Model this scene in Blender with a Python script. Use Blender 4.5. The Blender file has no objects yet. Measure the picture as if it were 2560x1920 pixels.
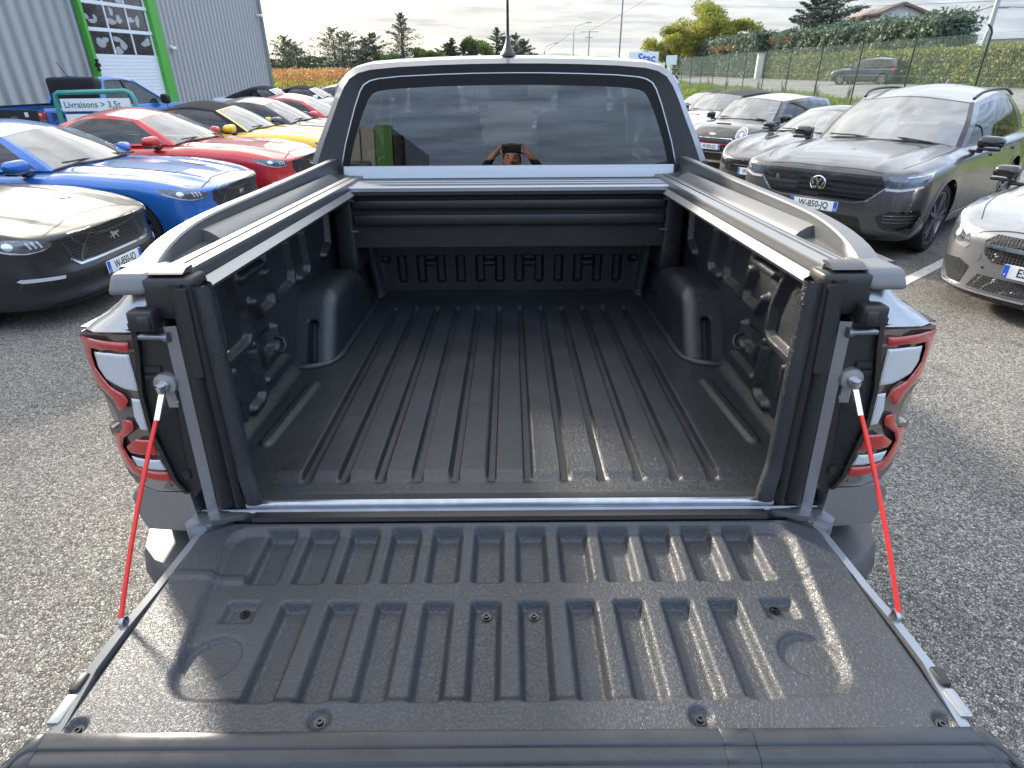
import bpy, bmesh, math, random
import numpy as np
from mathutils import Vector, Matrix
from mathutils.bvhtree import BVHTree
random.seed(7); rng = np.random.default_rng(7)
R = math.radians
SC = bpy.context.scene
COL = SC.collection

# ---------------------------------------------------------------- camera
TRUCK_PITCH, TRUCK_YAW = R(-2.116), R(-0.35)
FZ = 1.08                                   # height of the load bed floor at the sill
cam_d = bpy.data.cameras.new('camera'); cam = bpy.data.objects.new('camera', cam_d); COL.objects.link(cam)
cam_d.sensor_width = 36; cam_d.lens = 21.16; cam_d.clip_start = 0.05; cam_d.clip_end = 9000
cam.matrix_world = (Matrix.Translation((0.0, -1.055, 1.940)) @ Matrix.Rotation(R(-0.37), 4, 'Z')
                    @ Matrix.Rotation(R(90 - 27.596), 4, 'X') @ Matrix.Rotation(R(-0.4), 4, 'Z'))
SC.camera = cam

# ---------------------------------------------------------------- light
SUN_AZ, SUN_EL = R(-36), R(22.3)           # azimuth measured from +Y, negative to the left
sd = Vector((math.sin(SUN_AZ) * math.cos(SUN_EL), math.cos(SUN_AZ) * math.cos(SUN_EL), math.sin(SUN_EL)))
sl = bpy.data.lights.new('sun', 'SUN'); sl.energy = 3.3; sl.angle = R(4.5); sl.color = (1.0, 0.91, 0.77)
sun = bpy.data.objects.new('sun', sl); COL.objects.link(sun)
sun.rotation_euler = (-sd).to_track_quat('-Z', 'Y').to_euler()
sun.location = sd * 60

W = bpy.data.worlds.new('World'); SC.world = W; W.use_nodes = True
nt = W.node_tree; nt.nodes.clear()
def N(tree, t, **k):
    n = tree.nodes.new(t)
    for a, b in k.items():
        setattr(n, a, b)
    return n
def LK(tree, a, b): tree.links.new(a, b)
def mth(tree, op, a, b=None, c=None, clamp=False):
    n = N(tree, 'ShaderNodeMath', operation=op); n.use_clamp = clamp
    for i, v in enumerate((a, b, c)):
        if v is None: continue
        if hasattr(v, 'is_output'): LK(tree, v, n.inputs[i])
        else: n.inputs[i].default_value = v
    return n.outputs[0]
def mixc(tree, f, a, b, blend='MIX'):
    n = N(tree, 'ShaderNodeMix', data_type='RGBA', blend_type=blend)
    for i, v in ((0, f), (6, a), (7, b)):
        if hasattr(v, 'is_output'): LK(tree, v, n.inputs[i])
        else: n.inputs[i].default_value = v if i == 0 else (*v[:3], 1)
    return n.outputs[2]
def ramp(tree, f, stops):
    n = N(tree, 'ShaderNodeValToRGB'); LK(tree, f, n.inputs[0]); e = n.color_ramp.elements
    while len(e) < len(stops): e.new(0.5)
    for i, (p, c) in enumerate(stops):
        e[i].position = p; e[i].color = (*c[:3], 1) if not isinstance(c, (int, float)) else (c, c, c, 1)
    return n.outputs[0]
sky = N(nt, 'ShaderNodeTexSky', sky_type='NISHITA'); sky.sun_disc = False
sky.sun_elevation = SUN_EL; sky.sun_rotation = SUN_AZ; sky.air_density = 1.0; sky.dust_density = 1.6; sky.ozone_density = 1.5
tc = N(nt, 'ShaderNodeTexCoord'); sep = N(nt, 'ShaderNodeSeparateXYZ'); LK(nt, tc.outputs['Generated'], sep.inputs[0])
den = mth(nt, 'ADD', mth(nt, 'ABSOLUTE', sep.outputs[2]), 0.11)
cx_ = mth(nt, 'DIVIDE', sep.outputs[0], den); cy_ = mth(nt, 'DIVIDE', sep.outputs[1], den)
cmb = N(nt, 'ShaderNodeCombineXYZ'); LK(nt, cx_, cmb.inputs[0]); LK(nt, mth(nt, 'MULTIPLY', cy_, 1.9), cmb.inputs[1])
n1 = N(nt, 'ShaderNodeTexNoise'); n1.inputs['Scale'].default_value = 0.62; n1.inputs['Detail'].default_value = 9; n1.inputs['Roughness'].default_value = 0.62; n1.inputs['Distortion'].default_value = 0.35
LK(nt, cmb.outputs[0], n1.inputs['Vector'])
n2 = N(nt, 'ShaderNodeTexNoise'); n2.inputs['Scale'].default_value = 1.9; n2.inputs['Detail'].default_value = 8; n2.inputs['Roughness'].default_value = 0.6
LK(nt, cmb.outputs[0], n2.inputs['Vector'])
cover = ramp(nt, n1.outputs[0], [(0.30, 0.55), (0.46, 0.80), (0.62, 0.97)])
shade = ramp(nt, n2.outputs[0], [(0.36, 0.52), (0.50, 0.85), (0.62, 1.1)])
dotn = N(nt, 'ShaderNodeVectorMath', operation='DOT_PRODUCT'); LK(nt, tc.outputs['Generated'], dotn.inputs[0]); dotn.inputs[1].default_value = sd
toward = ramp(nt, dotn.outputs['Value'], [(-0.15, 0.0), (0.35, 0.62), (0.97, 1.0)])
ccol = mixc(nt, toward, (7.4, 9.3, 12.6), (10.3, 10.0, 9.3))
ccol = mixc(nt, 1.0, ccol, shade, 'MULTIPLY')
ccol = mixc(nt, 1.0, ccol, ramp(nt, sep.outputs[2], [(0.05, 0.235), (0.30, 0.85), (0.8, 0.9)]), 'MULTIPLY')
lowhaze = ramp(nt, mth(nt, 'ABSOLUTE', sep.outputs[2]), [(0.0, 0.45), (0.16, 0.0)])
skyc = mixc(nt, cover, sky.outputs[0], ccol)
skyc = mixc(nt, lowhaze, skyc, mixc(nt, toward, (1.0, 1.8, 3.4), (2.5, 2.42, 2.2)))
glow = ramp(nt, dotn.outputs['Value'], [(0.78, 0.0), (0.95, 0.07), (1.0, 1.0)])
skyc = mixc(nt, 1.0, skyc, mixc(nt, glow, (0, 0, 0), (10.5, 9.9, 8.8)), 'ADD')       # aureole round the veiled sun
bg = N(nt, 'ShaderNodeBackground'); LK(nt, skyc, bg.inputs[0]); bg.inputs[1].default_value = 0.113
out = N(nt, 'ShaderNodeOutputWorld'); LK(nt, bg.outputs[0], out.inputs[0])

vs = SC.view_settings; vs.view_transform = 'Standard'; vs.look = 'None'; vs.exposure = 1.45; vs.gamma = 1.0; vs.use_curve_mapping = False
SC.cycles.use_denoising = True
SC.cycles.max_bounces = 8; SC.cycles.transparent_max_bounces = 12; SC.cycles.glossy_bounces = 4

# ---------------------------------------------------------------- materials
MATS = {}
def base_mat(name):
    m = bpy.data.materials.new(name); m.use_nodes = True; MATS[name] = m
    return m, m.node_tree, m.node_tree.nodes['Principled BSDF']
def objco(t, scale=1.0):
    c = N(t, 'ShaderNodeTexCoord'); return c.outputs['Object']
def mat(name, col, rough=0.5, metal=0.0, coat=0.0, var=0.0, vscale=8.0, bump=0.0, bscale=60.0, bdist=0.002, spec=None, emis=None, rvar=0.0, aniso=None):
    m, t, b = base_mat(name)
    b.inputs['Base Color'].default_value = (*col, 1); b.inputs['Roughness'].default_value = rough; b.inputs['Metallic'].default_value = metal
    if coat: b.inputs['Coat Weight'].default_value = coat; b.inputs['Coat Roughness'].default_value = 0.04
    if spec is not None: b.inputs['Specular IOR Level'].default_value = spec
    if emis: b.inputs['Emission Color'].default_value = (*emis[:3], 1); b.inputs['Emission Strength'].default_value = emis[3]
    co = None
    if var or bump or rvar: co = objco(t)
    if var or rvar:
        n = N(t, 'ShaderNodeTexNoise'); LK(t, co, n.inputs['Vector']); n.inputs['Scale'].default_value = vscale; n.inputs['Detail'].default_value = 6; n.inputs['Roughness'].default_value = 0.65
        if var:
            d = tuple(max(0, c * (1 - var)) for c in col); l = tuple(min(1, c * (1 + var)) for c in col)
            LK(t, ramp(t, n.outputs[0], [(0.32, d), (0.68, l)]), b.inputs['Base Color'])
        if rvar:
            LK(t, ramp(t, n.outputs[0], [(0.3, max(0.02, rough - rvar)), (0.7, min(1, rough + rvar))]), b.inputs['Roughness'])
    if bump:
        n = N(t, 'ShaderNodeTexNoise'); LK(t, co, n.inputs['Vector']); n.inputs['Scale'].default_value = bscale; n.inputs['Detail'].default_value = 4
        bp = N(t, 'ShaderNodeBump'); bp.inputs['Strength'].default_value = bump; bp.inputs['Distance'].default_value = bdist
        LK(t, n.outputs[0], bp.inputs['Height']); LK(t, bp.outputs[0], b.inputs['Normal'])
    return m
def liner_mat(name, col, rough, scale=150.0, dist=0.0016, strength=0.85):
    """leather-grained black plastic"""
    m, t, b = base_mat(name)
    co = objco(t)
    nz = N(t, 'ShaderNodeTexNoise'); nz.inputs['Scale'].default_value = scale; nz.inputs['Detail'].default_value = 2.5; nz.inputs['Roughness'].default_value = 0.55; nz.inputs['Distortion'].default_value = 1.1; LK(t, co, nz.inputs['Vector'])
    hgt = ramp(t, mth(t, 'ABSOLUTE', mth(t, 'SUBTRACT', nz.outputs[0], 0.5)), [(0.0, 0.0), (0.05, 0.6), (0.18, 1.0)])
    bp = N(t, 'ShaderNodeBump'); bp.inputs['Strength'].default_value = strength; bp.inputs['Distance'].default_value = dist
    LK(t, hgt, bp.inputs['Height']); LK(t, bp.outputs[0], b.inputs['Normal'])
    dn = N(t, 'ShaderNodeTexNoise'); dn.inputs['Scale'].default_value = 5; dn.inputs['Detail'].default_value = 7; LK(t, co, dn.inputs['Vector'])
    LK(t, ramp(t, dn.outputs[0], [(0.35, col), (0.7, tuple(c * 1.5 for c in col))]), b.inputs['Base Color'])
    LK(t, ramp(t, dn.outputs[0], [(0.3, rough - 0.05), (0.7, rough + 0.08)]), b.inputs['Roughness']); b.inputs['Specular IOR Level'].default_value = 0.7
    return m
def paint(name, col, metal=0.35, rough=0.32, coat=1.0):
    m, t, b = base_mat(name); co = objco(t)
    b.inputs['Metallic'].default_value = metal; b.inputs['Roughness'].default_value = rough
    b.inputs['Coat Weight'].default_value = coat; b.inputs['Coat Roughness'].default_value = 0.025
    n = N(t, 'ShaderNodeTexNoise'); n.inputs['Scale'].default_value = 900; n.inputs['Detail'].default_value = 1; LK(t, co, n.inputs['Vector'])
    LK(t, ramp(t, n.outputs[0], [(0.3, tuple(c * 0.85 for c in col)), (0.75, tuple(min(1, c * 1.12) for c in col))]), b.inputs['Base Color'])
    d = N(t, 'ShaderNodeTexNoise'); d.inputs['Scale'].default_value = 3.5; d.inputs['Detail'].default_value = 8; LK(t, co, d.inputs['Vector'])
    LK(t, ramp(t, d.outputs[0], [(0.35, 0.02), (0.75, 0.07)]), b.inputs['Coat Roughness'])
    return m
def glass(name, tint=(0.5, 0.55, 0.56), ior=1.55, rough=0.0, sky_sheen=0.0):
    m = bpy.data.materials.new(name); m.use_nodes = True; MATS[name] = m; t = m.node_tree; t.nodes.clear()
    o = N(t, 'ShaderNodeOutputMaterial'); tr = N(t, 'ShaderNodeBsdfTransparent'); tr.inputs[0].default_value = (*tint, 1)
    gl = N(t, 'ShaderNodeBsdfGlossy'); gl.inputs['Roughness'].default_value = rough; gl.inputs[0].default_value = (1, 1, 1, 1)
    lw = N(t, 'ShaderNodeLayerWeight'); lw.inputs[0].default_value = .5; f0 = ((ior - 1) / (ior + 1)) ** 2
    fr = mth(t, 'ADD', mth(t, 'MULTIPLY', mth(t, 'POWER', lw.outputs['Facing'], 5.0), 1 - f0), f0)
    mx = N(t, 'ShaderNodeMixShader'); LK(t, fr, mx.inputs[0]); LK(t, tr.outputs[0], mx.inputs[1]); LK(t, gl.outputs[0], mx.inputs[2])
    if sky_sheen:      # pale diffuse layer imitating bright sky reflected in the glass
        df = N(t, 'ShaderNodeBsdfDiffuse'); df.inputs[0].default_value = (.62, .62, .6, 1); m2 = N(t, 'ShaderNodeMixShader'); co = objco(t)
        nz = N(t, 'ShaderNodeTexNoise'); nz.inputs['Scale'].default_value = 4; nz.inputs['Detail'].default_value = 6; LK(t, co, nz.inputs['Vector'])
        LK(t, ramp(t, nz.outputs[0], [(.3, sky_sheen * .6), (.7, sky_sheen * 1.4)]), m2.inputs[0]); LK(t, mx.outputs[0], m2.inputs[1]); LK(t, df.outputs[0], m2.inputs[2]); LK(t, m2.outputs[0], o.inputs[0])
    else: LK(t, mx.outputs[0], o.inputs[0])
    return m
mat('black_plastic', (0.012, 0.012, 0.013), 0.45, bump=0.15, bscale=400, bdist=0.0005)
mat('black_gloss', (0.006, 0.006, 0.007), 0.12, coat=0.5)
mat('matte_black', (0.01, 0.01, 0.011), 0.75, var=0.3)
mat('rubber', (0.014, 0.014, 0.015), 0.78, bump=0.3, bscale=90, bdist=0.002, var=0.3)
mat('chrome', (0.72, 0.72, 0.73), 0.16, 1.0)
mat('alu', (0.34, 0.35, 0.365), 0.42, 1.0)
mat('steel_dark', (0.22, 0.23, 0.25), 0.38, 0.9, var=0.15)
mat('zinc', (0.36, 0.37, 0.39), 0.40, 0.9, var=0.15, vscale=30)
mat('white_plastic', (0.75, 0.75, 0.74), 0.45)
mat('plate_white', (0.78, 0.78, 0.76), 0.4)
mat('plate_blue', (0.02, 0.10, 0.50), 0.4)
mat('plate_black', (0.01, 0.01, 0.012), 0.5)
mat('paper', (0.74, 0.75, 0.74), 0.7, var=0.03)
mat('print_grey', (0.25, 0.27, 0.28), 0.7)
mat('seat', (0.02, 0.02, 0.022), 0.6, bump=0.2, bscale=200)
mat('brake', (0.25, 0.25, 0.26), 0.4, 0.9)
glass('car_glass', (0.36, 0.40, 0.41), 2.8, sky_sheen=.15)
glass('dark_glass', (0.10, 0.11, 0.12), 1.7)
glass('lamp_glass', (0.78, 0.80, 0.82), 1.6)

# ---------------------------------------------------------------- mesh helpers
def obj(name, me, m=None, parent=None, smooth=None, label=None, cat=None, group=None, kind=None):
    o = bpy.data.objects.new(name, me); COL.objects.link(o)
    if m is not None:
        for x in (m if isinstance(m, (list, tuple)) else [m]): me.materials.append(MATS[x] if isinstance(x, str) else x)
    if parent is not None: o.parent = parent
    if smooth is not None:
        me.shade_smooth()
        if smooth < 179: me.set_sharp_from_angle(angle=R(smooth))
    return tag(o, label, cat, group, kind)
def tag(o, label=None, cat=None, group=None, kind=None):
    if label: o['label'] = label
    if cat: o['category'] = cat
    if group: o['group'] = group
    if kind: o['kind'] = kind
    return o
def empty(name, loc=(0, 0, 0), rz=0.0, label=None, cat=None, group=None, parent=None):
    o = bpy.data.objects.new(name, None); COL.objects.link(o); o.location = loc; o.rotation_euler = (0, 0, rz); o.empty_display_size = 0.2
    if parent is not None: o.parent = parent
    return tag(o, label, cat, group)
class MB:
    def __init__(s): s.v = []; s.f = []; s.mi = []
    def add(s, V, F, mi=0):
        k = len(s.v); s.v += [tuple(map(float, p)) for p in V]; s.f += [tuple(int(i) + k for i in f) for f in F]; s.mi += [mi] * len(F); return s
    def box(s, c, d, mi=0, rot=None):
        x, y, z = (e / 2 for e in d)
        V = [Vector((a * x, b * y, e * z)) for e in (-1, 1) for b in (-1, 1) for a in (-1, 1)]
        if rot is not None: V = [rot @ p for p in V]
        V = [p + Vector(c) for p in V]
        return s.add(V, [(0, 2, 3, 1), (4, 5, 7, 6), (0, 1, 5, 4), (2, 6, 7, 3), (0, 4, 6, 2), (1, 3, 7, 5)], mi)
    def rbox(s, c, d, r, n=6, rot=None, mi=0, taper=None):
        """rounded box: grid on the cube pushed out from an inner core"""
        h = np.array(d) / 2.; r = min(r, *(h * 0.999)); core = h - r
        t = np.linspace(-1, 1, n + 1)
        for ax in range(3):
            for sg in (-1, 1):
                u, w = np.meshgrid(np.sin(t * math.pi / 2) , np.sin(t * math.pi / 2), indexing='ij')
                q = np.zeros((n + 1, n + 1, 3)); q[..., ax] = sg; q[..., (ax + 1) % 3] = u; q[..., (ax + 2) % 3] = w
                q = q * h; cc = np.clip(q, -core, core); dd = q - cc; l = np.linalg.norm(dd, axis=-1, keepdims=True); l[l < 1e-9] = 1
                p = cc + dd / l * r
                if taper is not None: p = taper(p)
                P = p.reshape(-1, 3)
                if rot is not None: P = P @ np.array(rot.to_3x3()).T
                P = P + np.array(c)
                F = []
                for i in range(n):
                    for j in range(n):
                        a = i * (n + 1) + j; f = (a, a + n + 1, a + n + 2, a + 1)
                        F.append(f if sg > 0 else f[::-1])
                s.add(P, F, mi)
        return s
    def tube(s, path, r, n=8, mi=0, caps=True):
        P = [Vector(p) for p in path]; rs = r if isinstance(r, (list, tuple)) else [r] * len(P)
        V = []; F = []; up = None
        for i, p in enumerate(P):
            d = (P[min(i + 1, len(P) - 1)] - P[max(i - 1, 0)]).normalized()
            if up is None: up = Vector((0, 0, 1)) if abs(d.z) < 0.9 else Vector((1, 0, 0))
            a = d.cross(up).normalized(); b = a.cross(d).normalized(); up = b
            for k in range(n):
                w = 2 * math.pi * k / n; V.append(p + (a * math.cos(w) + b * math.sin(w)) * rs[i])
        for i in range(len(P) - 1):
            for k in range(n):
                F.append((i * n + k, i * n + (k + 1) % n, (i + 1) * n + (k + 1) % n, (i + 1) * n + k))
        if caps: F.append(tuple(range(n))); F.append(tuple((len(P) - 1) * n + k for k in reversed(range(n))))
        return s.add(V, F, mi)
    def prism(s, poly, fn, d0, d1, mi=0, bevel=0.0):
        """poly of (u,v); fn(u,v,d)->xyz; extruded between d0 and d1"""
        n = len(poly); V = [fn(u, v, d0) for u, v in poly] + [fn(u, v, d1) for u, v in poly]
        F = [tuple(range(n)), tuple(range(2 * n - 1, n - 1, -1))] + [(i, n + i, n + (i + 1) % n, (i + 1) % n) for i in range(n)]
        return s.add(V, F, mi)
    def loft(s, rings, closed=True, caps=True, mi=0):
        n = len(rings[0]); V = [p for r in rings for p in r]; F = []
        for i in range(len(rings) - 1):
            for k in range(n if closed else n - 1):
                F.append((i * n + k, i * n + (k + 1) % n, (i + 1) * n + (k + 1) % n, (i + 1) * n + k))
        if caps and closed: F.append(tuple(reversed(range(n)))); F.append(tuple((len(rings) - 1) * n + k for k in range(n)))
        return s.add(V, F, mi)
    def lathe(s, prof, fn, n=24, mi=0):
        V = []; F = []
        for r, h in prof:
            for k in range(n):
                w = 2 * math.pi * k / n; V.append(fn(r * math.cos(w), r * math.sin(w), h))
        for i in range(len(prof) - 1):
            for k in range(n): F.append((i * n + k, i * n + (k + 1) % n, (i + 1) * n + (k + 1) % n, (i + 1) * n + k))
        return s.add(V, F, mi)
    def grid(s, P, mi=0, flip=False):
        P = np.asarray(P, float); a, b = P.shape[:2]; i, j = np.meshgrid(np.arange(a - 1), np.arange(b - 1), indexing='ij'); k = (i * b + j).ravel()
        F = np.stack([k, k + b, k + b + 1, k + 1], 1)
        if flip: F = F[:, ::-1]
        return s.add(P.reshape(-1, 3), F.tolist(), mi)
    def mesh(s, name='m', fix=True, weld=0.0):
        me = bpy.data.meshes.new(name); me.from_pydata(s.v, [], s.f)
        if any(s.mi): me.polygons.foreach_set('material_index', s.mi)
        if fix or weld:
            bm = bmesh.new(); bm.from_mesh(me)
            if weld: bmesh.ops.remove_doubles(bm, verts=bm.verts, dist=weld)
            if fix: bmesh.ops.recalc_face_normals(bm, faces=bm.faces)
            bm.to_mesh(me); bm.free()
        me.update(); return me
    def build(s, name, m, parent=None, smooth=40, fix=True, weld=0.0, **k):
        return obj(name, s.mesh(name, fix, weld), m, parent, smooth, **k)
def gridmesh(name, P, m, parent=None, smooth=45, flip=False, **k):
    P = np.asarray(P, np.float32); a, b = P.shape[:2]; me = bpy.data.meshes.new(name)
    i, j = np.meshgrid(np.arange(a - 1), np.arange(b - 1), indexing='ij'); q = (i * b + j).ravel()
    F = np.stack([q, q + b, q + b + 1, q + 1], 1).astype(np.int32)
    if flip: F = F[:, ::-1]
    me.vertices.add(a * b); me.vertices.foreach_set('co', P.reshape(-1)); me.loops.add(F.size); me.loops.foreach_set('vertex_index', F.ravel())
    me.polygons.add(len(F)); me.polygons.foreach_set('loop_start', np.arange(0, F.size, 4, dtype=np.int32)); me.update(calc_edges=True); me.validate()
    return obj(name, me, m, parent, smooth, **k)
def soup(name, V, F4, m, parent=None, smooth=None, **k):
    """many separate quads/tris at once, numpy arrays"""
    V = np.asarray(V, np.float32).reshape(-1, 3); F4 = np.asarray(F4, np.int32); n = F4.shape[1]; me = bpy.data.meshes.new(name)
    me.vertices.add(len(V)); me.vertices.foreach_set('co', V.ravel()); me.loops.add(F4.size); me.loops.foreach_set('vertex_index', F4.ravel())
    me.polygons.add(len(F4)); me.polygons.foreach_set('loop_start', np.arange(0, F4.size, n, dtype=np.int32)); me.update(calc_edges=True)
    return obj(name, me, m, parent, smooth, **k)
def sstep(a, b, x):
    t = np.clip((x - a) / (b - a), 0, 1); return t * t * (3 - 2 * t)
def crom(pts, n):
    """Catmull-Rom through points, n samples evenly in arc length"""
    P = np.array(pts, float)
    if len(P) == 2: return P[0] + (P[1] - P[0]) * np.linspace(0, 1, n)[:, None]
    Q = np.vstack([2 * P[0] - P[1], P, 2 * P[-1] - P[-2]]); o = []
    for i in range(1, len(Q) - 2):
        t = np.linspace(0, 1, 12, endpoint=False)[:, None]; a, b, c, d = Q[i - 1], Q[i], Q[i + 1], Q[i + 2]
        o.append(0.5 * (2 * b + (c - a) * t + (2 * a - 5 * b + 4 * c - d) * t ** 2 + (3 * b - a - 3 * c + d) * t ** 3))
    o = np.vstack(o + [P[-1:]]); L = np.r_[0, np.cumsum(np.linalg.norm(np.diff(o, axis=0), axis=1))]
    s_ = np.linspace(0, L[-1], n); return np.stack([np.interp(s_, L, o[:, k]) for k in range(o.shape[1])], 1)
def pdist(X, Y, pts):
    """distance to a polyline"""
    D = np.full(X.shape, 9.)
    for (a, b), (c, d) in zip(pts[:-1], pts[1:]):
        vx, vy = c - a, d - b; t = np.clip(((X - a) * vx + (Y - b) * vy) / (vx * vx + vy * vy), 0, 1); D = np.minimum(D, np.hypot(X - a - t * vx, Y - b - t * vy))
    return D
def rrect(X, Y, cx, cy, hx, hy, r):
    """signed distance to a rounded rectangle"""
    qx = np.abs(X - cx) - hx + r; qy = np.abs(Y - cy) - hy + r
    return np.hypot(np.maximum(qx, 0), np.maximum(qy, 0)) + np.minimum(np.maximum(qx, qy), 0) - r
_txt = {}
def text_mesh(s, size, ext=0.0, align='CENTER', bold=0.0):
    c = bpy.data.curves.new('t', 'FONT'); c.body = s; c.size = size; c.extrude = ext; c.align_x = align; c.align_y = 'CENTER'; c.offset = bold; c.resolution_u = 3
    o = bpy.data.objects.new('t', c); COL.objects.link(o); dg = bpy.context.evaluated_depsgraph_get(); me = bpy.data.meshes.new_from_object(o.evaluated_get(dg))
    bpy.data.objects.remove(o); bpy.data.curves.remove(c); return me
def text(name, s, size, m, parent, M, ext=0.0005, bold=0.0, sx=1.0):
    me = text_mesh(s, size, ext, bold=bold); me.materials.clear(); o = obj(name, me, m, parent); o.matrix_local = M @ Matrix.Diagonal((sx, 1, 1, 1)); return o
from mathutils.geometry import delaunay_2d_cdt
def inside(poly, n=26):
    """triangulated 2-D region with interior points"""
    P = np.array(poly, float); dense = []
    step = max(np.ptp(P[:, 0]), np.ptp(P[:, 1])) / n
    for a, b in zip(P, np.roll(P, -1, 0)):
        k = max(1, int(np.linalg.norm(b - a) / step)); dense += [a + (b - a) * i / k for i in range(k)]
    nb = len(dense); pts = list(dense)
    for x in np.arange(P[:, 0].min() + step / 2, P[:, 0].max(), step):
        for y in np.arange(P[:, 1].min() + step / 2, P[:, 1].max(), step): pts.append(np.array((x, y)))
    v, e, f, ov, oe, of = delaunay_2d_cdt([Vector(p) for p in pts], [(i, (i + 1) % nb) for i in range(nb)], [list(range(nb))], 1, 1e-6)
    return [(p.x, p.y) for p in v], [tuple(t) for t in f]
def copy_tree(o, parent=None):
    c = o.copy(); COL.objects.link(c); c.parent = parent
    for ch in list(o.children): copy_tree(ch, c)
    return c
# ================================================================ pickup truck (local: x right, y forward, z above bed floor)
paint('truck_silver', (0.27, 0.28, 0.295), 0.75, 0.32)
mat('satin_grey', (0.075, 0.078, 0.082), 0.42, 0.3, var=0.06, vscale=60, bump=0.06, bscale=900, bdist=0.0004)
mat('satin_bar', (0.17, 0.17, 0.17), 0.40, 0.5, var=0.05, bump=0.08, bscale=900, bdist=0.0004)
mat('cab_surround', (0.030, 0.031, 0.034), 0.36, 0.2, var=0.08)
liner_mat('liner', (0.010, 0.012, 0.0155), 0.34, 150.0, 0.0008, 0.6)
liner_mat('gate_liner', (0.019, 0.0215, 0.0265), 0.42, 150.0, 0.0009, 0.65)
mat('lamp_red', (0.36, 0.010, 0.010), 0.16, coat=1.0, var=0.25, vscale=60)
mat('lamp_smoke', (0.07, 0.05, 0.046), 0.12, coat=1.0, var=0.3, vscale=40)
m_, t_, b_ = base_mat('lamp_white')
b_.inputs['Roughness'].default_value = 0.12; b_.inputs['Coat Weight'].default_value = 1.0
co_ = objco(t_); w_ = N(t_, 'ShaderNodeTexWave'); w_.inputs['Scale'].default_value = 60; w_.inputs['Distortion'].default_value = 6; w_.inputs['Detail'].default_value = 1; LK(t_, co_, w_.inputs['Vector'])
LK(t_, ramp(t_, w_.outputs[0], [(0.1, (0.36, 0.37, 0.39)), (0.9, (0.48, 0.49, 0.51))]), b_.inputs['Base Color'])
mat('strap_red', (0.62, 0.018, 0.010), 0.35, bump=0.4, bscale=500, bdist=0.0005)
mat('sill_metal', (0.38, 0.40, 0.44), 0.28, 0.9, var=0.12, vscale=30)
glass('rear_glass', (0.075, 0.085, 0.10), 1.95); glass('front_glass', (0.78, 0.80, 0.80), 1.5)
mat('cap_black', (0.022,0.024,0.028), 0.33, var=0.3, vscale=14, rvar=0.12)
mat('bumper_grey', (0.055,0.057,0.060), 0.45, 0.15, var=0.06)
paint('strip_paint', (0.20, 0.205, 0.22), .5, .35)
mat('yellow_label', (0.80, 0.62, 0.03), 0.5)
mat('dash', (0.015, 0.015, 0.016), 0.65, bump=0.2)

truck = empty('pickup_truck', (0, 0, 0), 0, 'silver pickup truck with its tailgate lowered and empty black load bed', 'pickup truck')
truck.rotation_euler = (TRUCK_PITCH, 0, TRUCK_YAW)
def tp(o):
    o.location.z += FZ; return o
def mirx(pts, s): return [(s * p[0], *p[1:]) for p in pts]

# ---- bed floor
nx, ny = 300, 260
X, Y = np.meshgrid(np.linspace(-0.735, 0.735, nx), np.linspace(0.012, 1.60, ny), indexing='ij')
Z = np.zeros_like(X)
Z -= 0.012 * (1 - sstep(0.078, 0.112, Y))
Z -= 0.010 * (1 - sstep(0.018, 0.032, Y))
for k in range(12):
    gx = (k - 5.5) * 0.0893; d = np.abs(X - gx)
    g = (1 - sstep(0.009, 0.0135, d)) * sstep(0.07, 0.085, Y) * (1 - sstep(1.36, 1.40, Y))
    Z = np.where(g > 0, np.minimum(Z, -0.017 * g + Z * (1 - g)), Z)
for s in (-1, 1):
    d = pdist(X, Y, [(s * 0.643, 0.24), (s * 0.622, 0.60)]); Z += 0.010 * (1 - sstep(0.010, 0.02, d))
    Z += 0.055 * sstep(0.675, 0.735, s * X) * (1 - sstep(0.05, 0.2, Y)) + 0.02 * sstep(0.69, 0.735, s * X)
Z += 0.03 * sstep(1.53, 1.60, Y)
tp(gridmesh('bed_floor', np.stack([X, Y, Z], -1), 'liner', truck, 50))

# ---- side walls of the bed with moulded beads
RW = {'a': [(0.984, 0.40), (1.0, 0.281), (0.977, 0.255), (0.895, 0.262)], 'b': [(0.819, 0.40), (0.834, 0.31), (0.823, 0.267), (0.66, 0.262), (0.64, 0.30), (0.625, 0.36)],
      'c': [(0.613, 0.358), (0.644, 0.292), (0.632, 0.257), (0.54, 0.256), (0.50, 0.305)], 'd': [(0.633, 0.43), (0.617, 0.385), (0.46, 0.384)],
      'e': [(0.36, 0.43), (0.40, 0.382), (0.434, 0.306), (0.439, 0.23), (0.415, 0.213), (0.26, 0.212)], 'h': [(0.614, 0.19), (0.609, 0.131), (0.585, 0.122), (0.50, 0.124), (0.481, 0.163), (0.44, 0.20)],
      'f': [(0.442, 0.18), (0.456, 0.045), (0.43, 0.028), (0.38, 0.03)], 'g': [(0.667, 0.066), (0.491, 0.066)], 'i': [(0.30, 0.18), (0.31, 0.04)], 'j': [(1.30, 0.44), (1.28, 0.30), (1.20, 0.27)]}
Yw, Zw = np.meshgrid(np.linspace(0.02, 1.60, 330), np.linspace(0.0, 0.52, 120), indexing='ij')
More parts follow.
